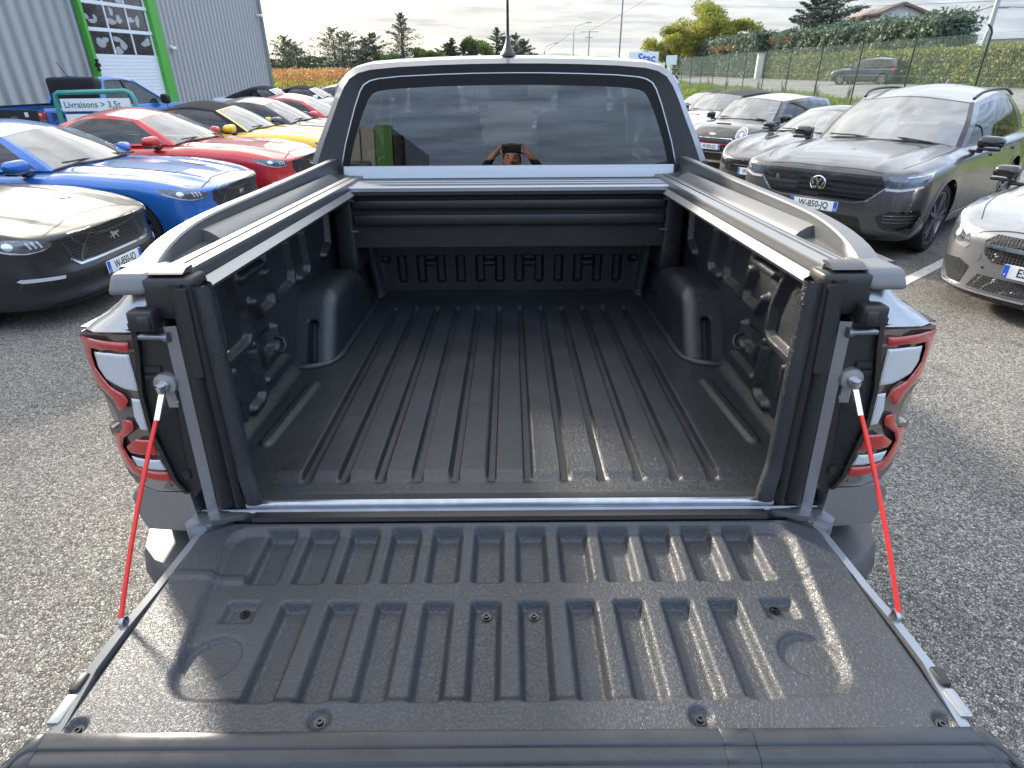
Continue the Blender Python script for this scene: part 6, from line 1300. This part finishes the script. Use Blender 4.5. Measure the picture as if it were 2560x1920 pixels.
mini.build('small_convertible', 'white small convertible parked behind the black hatchback', 'paint_white', (5.15, 16.2), 218, G2, roofm='soft_top', soft=True, plate=None); mini.paper((-.66, -.10, 1.08), (.20, .28), rot=(0, -.75, 0))
# ---- sports coupe
def jag_extras(s, root, pm, detail, plate):
    s.decal('grille', [(.44 * math.cos(a), .46 + .115 * math.copysign(abs(math.sin(a)) ** .7, math.sin(a))) for a in np.linspace(0, 6.283, 33)[:-1]], 'black_gloss', .004, n=34)
    s.decal('grille_bar', [(-.42, .475), (.42, .475), (.42, .487), (-.42, .487)], 'chrome', .012, n=30)
    for r_, m, o in ((.052, 'chrome', .016), (.044, 'signal_red', .020), (.034, 'lamp_dark', .022)): s.decal('round_badge', [(r_ * math.cos(a), .515 + r_ * math.sin(a)) for a in np.linspace(0, 6.283, 21)[:-1]], m, o, n=12)
    s.decal('headlight', [(.62, .56), (.72, .60), (.88, .70), (.94, .71), (.92, .66), (.80, .575), (.68, .54)], 'lamp_dark', .005, n=22, mirror=True, ang=R(25)); s.decal('light_strip', [(.66, .565), (.76, .60), (.91, .695), (.93, .695), (.80, .60), (.68, .553)], 'lamp_white', .010, n=16, mirror=True, ang=R(25))
    s.decal('side_intake', [(.56, .44), (.80, .47), (.84, .34), (.60, .28)], 'matte_black', .004, mirror=True, ang=R(15)); s.decal('lower_intake', [(-.46, .30), (.46, .30), (.50, .22), (-.50, .22)], 'matte_black', .004)
    s.line('bonnet_gap', [(.70, .55), (.3, .72), (-.3, .76), (-.75, .74)], view='top', w=.007); s.line('door_gap', [(-.80, .88), (-.72, .6), (-.62, .3)]); s.decal('bonnet_vent', [(.05, .34), (-.30, .34), (-.30, .40), (.05, .42)], 'matte_black', .003, 'top', mirror=True, n=12)
    s.mirrors(-.92, .97, .97, 'black_gloss', sz=(.14, .22, .13), ind=True); s.wipers(None, None, (-.72, .925))
    if plate: s.plate(s.sp['xf'] + .03, .39, plate)
def hood_jag(x, y, z, zs):
    top = sstep(zs - .02, zs + .02, z) * (1 - sstep(.5, .85, x)) * sstep(-.95, -.6, x); a = np.abs(y); return top * (.022 * np.exp(-(a / .10) ** 2) + .016 * np.exp(-((a - .42) / .06) ** 2) + .04 * np.exp(-((a - .80) / .09) ** 2))
JAG = dict(xf=.92, xr=-3.55, wb=2.62, hw=.955, Lf=.75, nf=2.6, Lr=.6, nr=2.8, ra=.37, rw=.34, rim=.76, spokes=5, rimmat='steel_dark', flare=.03, sh=.86, fd=.3,
  T=[(.94, .585), (.86, .625), (.7, .68), (.4, .755), (-.2, .845), (-.72, .91), (-3.0, .95), (-3.55, .92)], S=[(.94, .565), (.8, .60), (.5, .70), (.2, .775), (-.2, .815), (-.6, .83), (-1.5, .84), (-2.4, .89), (-3.55, .87)], B=[(.94, .16), (-3.55, .22)], front=[(.12, -.04), (.25, .02), (.45, .02), (.58, 0), (.68, -.08)], rear=[(.2, .1), (.9, .0)], cabin=(-.78, -2.9, .66), hood=hood_jag, extras=jag_extras,
  gh=dict(A=(-.88, .77, .885), W=(-1.42, .57, 1.20), R=(-2.05, .54, 1.21), C=(-3.05, .62, .95), cowl=(-.68, .915), head=(-1.34, 1.25), rh=(-2.08, 1.255), rc=(-3.12, .97), rail=1.25, crown=.025, belt=(.82, .89, .91), win=[(.05, .56, .10, .66), (.58, .80, .68, .90)], v0=.06, v1=.88, sideglass='side_glass'))
jag = Car(JAG)
jag.build('sports_car', 'low black sports car with oval grille and round badge', 'paint_jag', (4.86, 10.05), 216.5, G2); jag.paper((-1.14, -.05, 1.06), (.22, .30), rot=(0, -.9, 0))
jag.build('sports_convertible', 'dark convertible with black soft top at the far end of the angled bays', 'paint_darkblue', (5.4, 19.4), 216.5, G2, roofm='soft_top', soft=True, plate=None)
# ---- silver saloon
def merc_extras(s, root, pm, detail, plate):
    g = s.decal('grille', [(-.40, .70), (.40, .70), (.47, .64), (.44, .53), (.36, .475), (-.36, .475), (-.44, .53), (-.47, .64)], 'honeycomb', .004, n=34)[0]
    s.decal('grille_trim', [(-.41, .715), (.41, .715), (.485, .645), (.455, .52), (.37, .460), (-.37, .460), (-.455, .52), (-.485, .645), (-.47, .64), (-.44, .53), (-.36, .475), (.36, .475), (.44, .53), (.47, .64), (.40, .70), (-.40, .70), (-.47, .64)][:16], pm, .003, n=40)
    s.decal('grille_blade', [(-.46, .592), (.46, .592), (.46, .622), (-.46, .622)], 'chrome', .022, n=34, parent=g); s.decal('star_badge', [(.08 * math.cos(a), .605 + .08 * math.sin(a)) for a in np.linspace(0, 6.283, 25)[:-1]], 'chrome', .03, n=14)
    s.decal('headlight', [(.54, .575), (.60, .66), (.76, .735), (1.02, .80), (1.06, .77), (1.0, .69), (.86, .60), (.70, .545), (.58, .535)], 'lamp_chrome', .005, n=26, mirror=True, ang=R(28))
    s.decal('lamp_bowl', [(.61, .585), (.67, .66), (.82, .715), (.90, .70), (.82, .62), (.70, .570)], 'lamp_dark', .009, n=16, mirror=True, ang=R(28)); s.decal('projector', [(.74 + .040 * math.cos(a), .645 + .036 * math.sin(a)) for a in np.linspace(0, 6.283, 17)[:-1]], 'lamp_white', .014, n=10, mirror=True, ang=R(28))
    s.decal('light_strip', [(.60, .66), (.76, .738), (1.02, .805), (1.03, .785), (.78, .712), (.62, .64)], 'lamp_white', .011, n=16, mirror=True, ang=R(28))
    s.decal('side_intake', [(.50, .40), (.62, .445), (.84, .42), (.82, .34), (.70, .25), (.54, .25)], 'fine_mesh', .004, n=22, mirror=True, ang=R(16)); s.decal('lower_intake', [(-.44, .36), (.44, .36), (.50, .24), (-.50, .24)], 'fine_mesh', .004, n=28)
    s.decal('splitter', [(-.80, .165), (.80, .165), (.80, .20), (-.80, .20)], 'black_gloss', .022, n=40); s.decal('splitter_trim', [(-.78, .205), (.78, .205), (.78, .225), (-.78, .225)], 'chrome', .02, n=40)
    s.decal('tow_cover', [(.50 + .04 * math.cos(a), .50 + .045 * math.sin(a)) for a in np.linspace(0, 6.283, 21)[:-1]], pm, .004, n=10, mirror=True); s.decal('parking_sensor', [(.42 + .012 * math.cos(a), .42 + .012 * math.sin(a)) for a in np.linspace(0, 6.283, 13)[:-1]], 'shut', .003, n=6, mirror=True)
    s.line('bonnet_gap', [(.0, .735), (.3, .733), (.50, .70), (.58, .66)], view='front', w=.008); s.line('bonnet_gap', [(.62, .62), (.3, .72), (-.2, .76), (-.7, .75)], view='top', w=.008); s.line('door_gap', [(-.62, .90), (-.55, .6), (-.48, .3)])
    s.mirrors(-.66, .98, 1.0, 'black_gloss', sz=(.15, .24, .15), ind=True); s.wipers(None, None, (-.52, .985))
    if plate: s.plate(s.sp['xf'] + .03, .44, plate)
def hood_merc(x, y, z, zs):
    top = sstep(zs - .02, zs + .02, z) * (1 - sstep(.6, .85, x)) * sstep(-.95, -.6, x); a = np.abs(y); return top * (.018 * np.exp(-((a - .34 + .1 * x) / .05) ** 2) + .024 * np.exp(-((a - .74) / .08) ** 2))
MERC = dict(xf=.85, xr=-3.85, wb=2.84, hw=.905, Lf=.70, nf=2.8, Lr=.5, nr=3, ra=.37, rw=.335, rim=.75, spokes=5, rimmat='alu', flare=.02, sh=.88, fd=.3,
  T=[(.87, .735), (.80, .765), (.6, .82), (.2, .89), (-.3, .95), (-.56, .975), (-3.2, 1.0), (-3.85, .98)], S=[(.87, .70), (.7, .73), (.4, .79), (.1, .835), (-.5, .87), (-2, .90), (-3.85, .92)], B=[(.87, .16), (-3.85, .22)], front=[(.12, .0), (.2, .03), (.35, .02), (.5, .02), (.66, 0), (.78, -.08)], rear=[(.2, .1), (.9, .0)], cabin=(-.62, -3.0, .66), hood=hood_merc, extras=merc_extras,
  gh=dict(A=(-.66, .74, .935), W=(-1.30, .575, 1.31), R=(-2.5, .55, 1.32), C=(-3.3, .68, 1.0), cowl=(-.48, .98), head=(-1.22, 1.36), rh=(-2.54, 1.37), rc=(-3.38, 1.02), rail=1.37, crown=.03, belt=(.80, .94, .96), win=[(.05, .50, .10, .52), (.52, .86, .54, .88)], v0=.06, v1=.88, sideglass='side_glass'))
merc = Car(MERC); merc.build('saloon_car', 'silver saloon with chrome bladed grille parked beside the dark grey SUV', 'paint_merc', (4.98, 4.02), 213, G2, plate='ES-850-JQ')
# ---- second row of convertibles beside the workshop
G3 = 'cars parked in the far row by the workshop'
for i, (x, y, m, soft, lab, nm) in enumerate(((-8.03, 26.4, 'paint_white', True, 'white convertible with black soft top closest to the workshop wall', 'convertible'), (-6.6, 27.0, 'paint_white', True, 'white convertible with black soft top parked second from the workshop', 'convertible'), (-5.4, 28.6, 'paint_blue', False, 'blue coupe at the end of the far row near the vineyard', 'coupe'), (-3.8, 31.0, 'paint_black', True, 'black soft top convertible beside the blue coupe in the far row', 'convertible'))):
    cp.build(nm, lab, m, (x, y), -3, G3, roofm='soft_top' if soft else None, soft=soft, detail=False, plate=None)
# ---- cars seen through the cab windows
for i, (x, y, yw, m, c_, lab) in enumerate(((-1.5, 13.5, -84, 'paint_white', suv, 'white SUV parked ahead of the truck, seen through its cab'), (1.6, 14.5, -98, 'paint_merc', cp, 'silver coupe parked ahead of the truck, seen through its cab'))): c_.build('parked_car', lab, m, (x, y), yw, 'cars parked ahead of the truck', detail=False, plate=None)
# ---- dark hatchback on the road, driving away to the left
def road_extras(s, root, pm, detail, plate):
    s.mirrors(-.62, .95, 1.02, pm); s.line('door_gap', [(-.5, .95), (-.5, .35)]); s.line('door_gap', [(-1.6, .98), (-1.58, .35)])
    s.decal('tail_light', [(.62, .98), (.80, .98), (.80, .78), (.64, .80)], 'signal_red', .01, 'rear', mirror=True); s.decal('tail_light_side', [(-3.05, .97), (-2.9, .94), (-2.95, .80), (-3.1, .80)], 'signal_red', .006, 'side', mirror=True)
    s.decal('rear_plate', [(-.26, .72), (.26, .72), (.26, .83), (-.26, .83)], 'plate_white', .012, 'rear'); s.decal('rear_bumper', [(-.78, .30), (.78, .30), (.80, .52), (-.80, .52)], 'black_plastic', .008, 'rear'); s.line('side_trim', [(-.4, .55), (-1.5, .55), (-2.3, .55)], 'steel_dark', .05, .01)
ROAD = dict(MINI, xf=.80, xr=-3.25, wb=2.50, hw=.84, extras=road_extras, rimmat='alu', rw=.32, ra=.36, gh=dict(MINI['gh'], A=(-.50, .70, .96), W=(-1.0, .57, 1.36), R=(-2.85, .55, 1.38), C=(-3.15, .66, 1.02), cowl=(-.36, .98), head=(-.95, 1.42), rh=(-2.95, 1.43), rc=(-3.22, 1.04), rail=1.43, pillarmat=None, belt=(.76, .97, .99), win=[(.05, .42, .10, .44), (.44, .72, .46, .72), (.75, .92, .745, .90)]))
rc = Car(ROAD); o = rc.build('hatchback', 'dark blue hatchback driving along the road past the clipped hedge', 'paint_roadcar', (21.6, 41.6, .95), 128, None, plate=None, glassm='dark_glass')

# ---- blue pickup beside the workshop
def blue_pickup():
    root = empty('pickup_truck', (-9.95, 18.0, 0), R(73), 'bright blue crew cab pickup with black lettering beside the workshop door', 'pickup truck'); root.scale = (.98, .98, .985)
    P = 'paint_blue'; hw = .97
    sec = lambda x, w, zt, zb: [(x, -w * .92, zb), (x, -w, zb + .12), (x, -w, zt - .20), (x, -w * .985, zt - .06), (x, -w * .95, zt), (x, w * .95, zt), (x, w * .985, zt - .06), (x, w, zt - .20), (x, w, zb + .12), (x, w * .92, zb)]
    MB().loft([sec(x, w, zt, zb) for x, w, zt, zb in ((.88, hw * .86, 1.04, .55), (.80, hw * .93, 1.12, .50), (.4, hw * 1.02, 1.17, .55), (0, hw * 1.04, 1.20, .60), (-.5, hw, 1.22, .52), (-.62, hw, 1.22, .50))]).build('front_body', P, root, 40)
    for x0, x1 in ((-.63, -1.66), (-1.67, -2.56)):
        d = MB().loft([sec(x, hw * .985, 1.22, .48) for x in (x0, x0 - .01, x1 + .01, x1)]).build('door', P, root, 40); MB().rbox((x1 + .20, -hw * .985, 1.05), (.24, .03, .04), .012, 4).build('handle', 'black_plastic', d, 50)
    # load bed with open box
    for sg in (-1, 1):
        MB().loft([[(x, sg * hw * .80, 1.24), (x, sg * hw * .965, 1.25), (x, sg * hw, 1.18), (x, sg * hw * f, .95), (x, sg * hw * f, .66), (x, sg * hw * .9, .56), (x, sg * hw * .8, .60)] for x, f in ((-2.58, 1.0), (-2.8, 1.03), (-3.27, 1.06), (-3.8, 1.02), (-4.25, .98))]).build('bed_side', P, root, 40)
        MB().rbox((-3.4, sg * hw * .88, 1.265), (1.7, .17, .03), .012, 4).build('bed_cap', 'black_plastic', root, 50)
        l_ = MB().rbox((-4.22, sg * hw * .90, .98), (.16, .22, .42), .03, 6).build('tail_lamp', 'lamp_red', root, 50); MB().rbox((-4.24, sg * hw * .91, .95), (.15, .21, .14), .02, 5).build('lamp_band', 'lamp_dark', l_, 50); MB().rbox((-4.26, sg * hw * .88, 1.12), (.10, .10, .07), .02, 5).build('reversing_lens', 'lamp_white', l_, 50)
        MB().rbox((-.80, sg * 1.10, 1.32), (.14, .26, .24), .06, 8).build('door_mirror', 'black_plastic', root, 60)
        A_, B_, C_, D_ = (-.55, sg * .90, 1.22), (-1.42, sg * .72, 1.78), (-2.35, sg * .72, 1.80), (-2.62, sg * .90, 1.23)
        MB().add([A_, B_, C_, D_], [(0, 1, 2, 3)]).build('side_window', 'side_glass', root, None)
        for a, b, w in ((A_, B_, .06), (C_, D_, .14), ((-1.66, sg * .905, 1.22), (-1.74, sg * .725, 1.80), .09)): MB().tube([a, b], w * .5, 6).build('window_pillar', P if w != .09 else 'black_gloss', root, 50)
        MB().loft([[(x, sg * y, z + e) for y, e in ((.66, .02), (.74, -.03), (.76, -.06), (.70, -.05))] for x, z in ((-1.38, 1.80), (-1.7, 1.86), (-2.1, 1.87), (-2.45, 1.82))]).build('roof_rail', P, root, 60)
        for ax in (0, -3.27):
            w = empty('wheel', (ax, sg * .84, .41), 0, parent=root); fn = lambda a, b, h: (a, sg * h, b)
            MB().lathe([(.25, .13), (.27, .15), (.37, .15), (.405, .11), (.41, .06), (.41, -.1), (.36, -.15)], fn, 32).build('tyre', 'rubber', w, 40); MB().lathe([(0, .10), (.08, .12), (.20, .09), (.25, .13)], fn, 24).build('rim', 'steel_dark', w, 40)
            a = np.linspace(.15, math.pi - .15, 18); MB().loft([[(ax + math.cos(t) * r_, sg * y, .41 + math.sin(t) * r_) for r_, y in ((.47, .90), (.56, 1.0), (.58, 1.03), (.47, 1.05))] for t in a]).build('arch_flare', P, root, 40)
    MB().box((-3.4, 0, .80), (1.6, 1.5, .05)).build('bed_floor', 'black_plastic', root, None); MB().box((-2.60, 0, 1.0), (.04, 1.7, .46)).build('bed_front', 'black_plastic', root, None)
    rows = [[(x, y, z + .05 * (1 - (y / .72) ** 2)) for y in np.linspace(-.72, .72, 15)] for x, z in ((-1.40, 1.78), (-1.6, 1.82), (-2.0, 1.84), (-2.42, 1.82))]; MB().grid(rows).build('roof', P, root, 60)
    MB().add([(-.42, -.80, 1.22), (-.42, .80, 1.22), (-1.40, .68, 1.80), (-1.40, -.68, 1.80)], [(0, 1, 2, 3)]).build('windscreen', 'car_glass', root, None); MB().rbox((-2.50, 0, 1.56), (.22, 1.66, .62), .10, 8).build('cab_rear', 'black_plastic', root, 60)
    tg = MB().rbox((-4.24, 0, .96), (.08, 1.52, .52), .025, 6).build('tailgate', 'paint_grey', root, 50); MB().lathe([(0, .012), (.085, .012), (.10, 0)], lambda a, b, h: (-4.285 - h, a * 1.5, .98 + b), 28).build('oval_badge', 'steel_dark', tg, 50); MB().rbox((-4.29, -.42, 1.12), (.02, .10, .10), .006, 4).build('tailgate_decal', 'white_plastic', tg, 40)
    MB().rbox((-4.35, 0, .60), (.22, 1.7, .18), .04, 6).build('rear_bumper', 'black_plastic', root, 50)
    text('side_lettering', 'RAPTOR', .22, 'plate_black', root, Matrix(((1, 0, 0, -3.62), (0, 0, -1, -1.045), (0, 1, 0, 1.06), (0, 0, 0, 1))), .002, .006, 1.35); MB().box((-3.62, -1.032, 1.06), (1.35, .01, .26)).build('lettering_panel', P, root, None)
    MB().tube([(-2.30, .3, 1.84), (-2.42, .3, 2.0), (-2.55, .3, 2.2)], .008, 5).build('roof_aerial', 'black_plastic', root, 60); MB().box((-1.7, 0, .52), (4.2, 1.6, .2)).build('chassis', 'matte_black', root, None)
    for y in (-.38, .38): MB().rbox((-1.75, y, 1.15), (.18, .5, .7), .07, 6).build('front_seat', 'seat', root, 60)
blue_pickup()
# ================================================================ the photographer, mirrored in the rear window
mat('skin', (.45, .24, .17), .5, var=.08, vscale=30); mat('jacket', (.012, .014, .02), .8, var=.25, vscale=25, bump=.3, bscale=60, bdist=.004); mat('trousers', (.03, .035, .05), .85, var=.2); mat('shoe', (.02, .02, .02), .5); mat('hair', (.05, .035, .025), .7, bump=.6, bscale=90, bdist=.004); mat('eye', (.02, .015, .012), .2)
PX, PY = .012, -1.44
def skinned(verts, edges, rad, sub=2):
    me = bpy.data.meshes.new('sk'); me.from_pydata(verts, edges, []); o = bpy.data.objects.new('sk', me); COL.objects.link(o)
    md = o.modifiers.new('s', 'SKIN'); md.use_smooth_shade = True
    for i, r_ in enumerate(rad):
        d = me.skin_vertices[0].data[i]; d.radius = r_ if isinstance(r_, tuple) else (r_, r_); d.use_root = (i == 0)
    ss_ = o.modifiers.new('b', 'SUBSURF'); ss_.levels = sub; ss_.render_levels = sub
    out_ = bpy.data.meshes.new_from_object(o.evaluated_get(bpy.context.evaluated_depsgraph_get())); bpy.data.objects.remove(o); bpy.data.meshes.remove(me); return out_
man = empty('person', (PX, PY, 0), 0, 'person in dark jacket holding up a phone behind the tailgate, mirrored in the rear window', 'person')
V, E, Rd = [], [], []
def chain(pts, rad, start=None):
    prev = start
    for p, r_ in zip(pts, rad):
        V.append(p); Rd.append(r_); i = len(V) - 1
        if prev is not None: E.append((prev, i))
        prev = i
    return prev
pel = chain([(0, -.02, 1.00)], [(.17, .12)])
chest = chain([(0, -.01, 1.18), (0, 0, 1.40), (0, -.01, 1.55)], [(.165, .115), (.19, .125), (.17, .10)], pel); nk = chain([(0, .0, 1.65), (0, .015, 1.77)], [.068, .06], chest)
for s in (-1, 1):
    chain([(s * .10, -.01, .92), (s * .11, .0, .52), (s * .11, -.02, .12), (s * .115, -.02, .06), (s * .13, .14, .04)], [.105, .072, .05, .05, .04], pel)
    sh = chain([(s * .19, -.01, 1.55)], [.078], chest); el = chain([(s * .275, .10, 1.66), (s * .285, .20, 1.72)], [.06, .05], sh); wr = chain([(s * .20, .305, 1.83), (s * .155, .335, 1.885)], [.038, .028], el)
    pm = chain([(s * .125, .335, 1.915)], [(.030, .018)], wr)
    for f, (dx, dz, l) in enumerate(((-.020, .024, .9), (-.030, .030, 1.0), (-.020, .036, .95), (-.008, .040, .8))):
        chain([(s * (.112 + dx * .2), .348 - .004 * f, 1.935 + .004 * f), (s * (.095 + dx), .356, 1.957 + dz * .25), (s * (.080 + dx * 1.5), .366 + .004 * f, 1.962 + dz * .25)], [.0088, .0082, .007], pm)
    chain([(s * .112, .322, 1.895), (s * .092, .318, 1.897), (s * .074, .326, 1.900)], [.010, .0095, .008], pm)
bm_ = skinned(V, E, Rd)
# head: deformed ellipsoid with brow, nose, chin and ears
P = []
nu, nv = 44, 34
for j in range(nv + 1):
    th = math.pi * j / nv; row = []
    for i in range(nu):
        ph = 2 * math.pi * i / nu; x, y, z = math.sin(th) * math.sin(ph), math.sin(th) * math.cos(ph), math.cos(th)   # y+ is the face
        px_, py_, pz_ = .078 * x, .098 * y, .122 * z
        px_ *= 1 - .22 * max(0, -z - .2); py_ += .012 * max(0, -z) * (y > 0)
        fr = max(0, y)
        py_ += fr ** 6 * (.026 * math.exp(-((x / .16) ** 2)) * math.exp(-(((z + .12) / .17) ** 2)) + .010 * math.exp(-(((z - .18) / .08) ** 2)) - .012 * (math.exp(-(((abs(x) - .38) / .16) ** 2)) * math.exp(-(((z - .02) / .10) ** 2))) + .007 * math.exp(-((x / .3) ** 2)) * math.exp(-(((z + .46) / .06) ** 2)) - .005 * math.exp(-((x / .3) ** 2)) * math.exp(-(((z + .52) / .03) ** 2)) + .012 * math.exp(-((x / .3) ** 2)) * math.exp(-(((z + .80) / .15) ** 2)))
        row.append((px_, py_, pz_))
    P.append(row)
hd = MB()
for j in range(nv):
    for i in range(nu):
        a, b, c, d = P[j][i], P[j][(i + 1) % nu], P[j + 1][(i + 1) % nu], P[j + 1][i]; hd.add([a, b, c, d], [(0, 1, 2, 3)])
for s in (-1, 1): hd.rbox((s * .080, -.005, -.01), (.022, .04, .062), .010, 6)
hm = hd.mesh('head', weld=.0004)
HC = Vector((0, .035, 1.872))
bm = bmesh.new(); bm.from_mesh(bm_)
for f in bm.faces:
    c = f.calc_center_median(); f.smooth = True
    f.material_index = 0 if (c.z > 1.64 and abs(c.x) < .11 and c.y < .15) or (c.y > .285 and c.z > 1.845) else (2 if c.z < .10 else 3 if c.z < .98 else 1)
nb_ = len(bm.verts); bm.from_mesh(hm); bm.verts.ensure_lookup_table()
for v in bm.verts[nb_:]: v.co = Matrix.Rotation(R(-4), 3, 'X') @ v.co + HC
bm.faces.ensure_lookup_table()
bm.to_mesh(bm_); bm.free(); body = obj('body', bm_, ['skin', 'jacket', 'shoe', 'trousers'], man, 180)
hr = MB(); rows = []
for j in range(15):
    th = math.pi * .52 * j / 14; row = []
    for i in range(33):
        ph = 2 * math.pi * i / 32; front = max(0, math.cos(ph)); t2 = th * (1 - .42 * front ** 2 + .22 * max(0, -math.cos(ph))); row.append((HC.x + .085 * math.sin(t2) * math.sin(ph), HC.y - .006 + .106 * math.sin(t2) * math.cos(ph), HC.z + .004 + .130 * math.cos(t2)))
    rows.append(row)
hr.grid(rows); hr.build('hair', 'hair', man, 60)
for s in (-1, 1): MB().rbox((s * .031, HC.y + .083, HC.z + .006), (.022, .012, .011), .0055, 5).build('eye', 'eye', body, 60); MB().rbox((s * .032, HC.y + .092, HC.z + .026), (.034, .010, .007), .003, 4).build('eyebrow', 'hair', body, 60)
MB().rbox((0, HC.y + .089, HC.z - .060), (.046, .010, .010), .004, 5).build('mouth', 'lips', body, 60) if mat('lips', (.36, .13, .11), .5) else None
ph = MB().rbox((0, 0, 0), (.165, .009, .078), .004, 8).build('phone', 'black_gloss', None, 50, label='black phone held sideways by the person behind the tailgate', cat='phone'); ph.location = (PX, -1.080, 1.935)
MB().rbox((-.05, .005, .012), (.04, .004, .036), .002, 4).build('camera_bump', 'black_gloss', ph, 50); MB().box((0, -.0047, 0), (.155, .0006, .07)).build('screen', 'frit', ph, None)
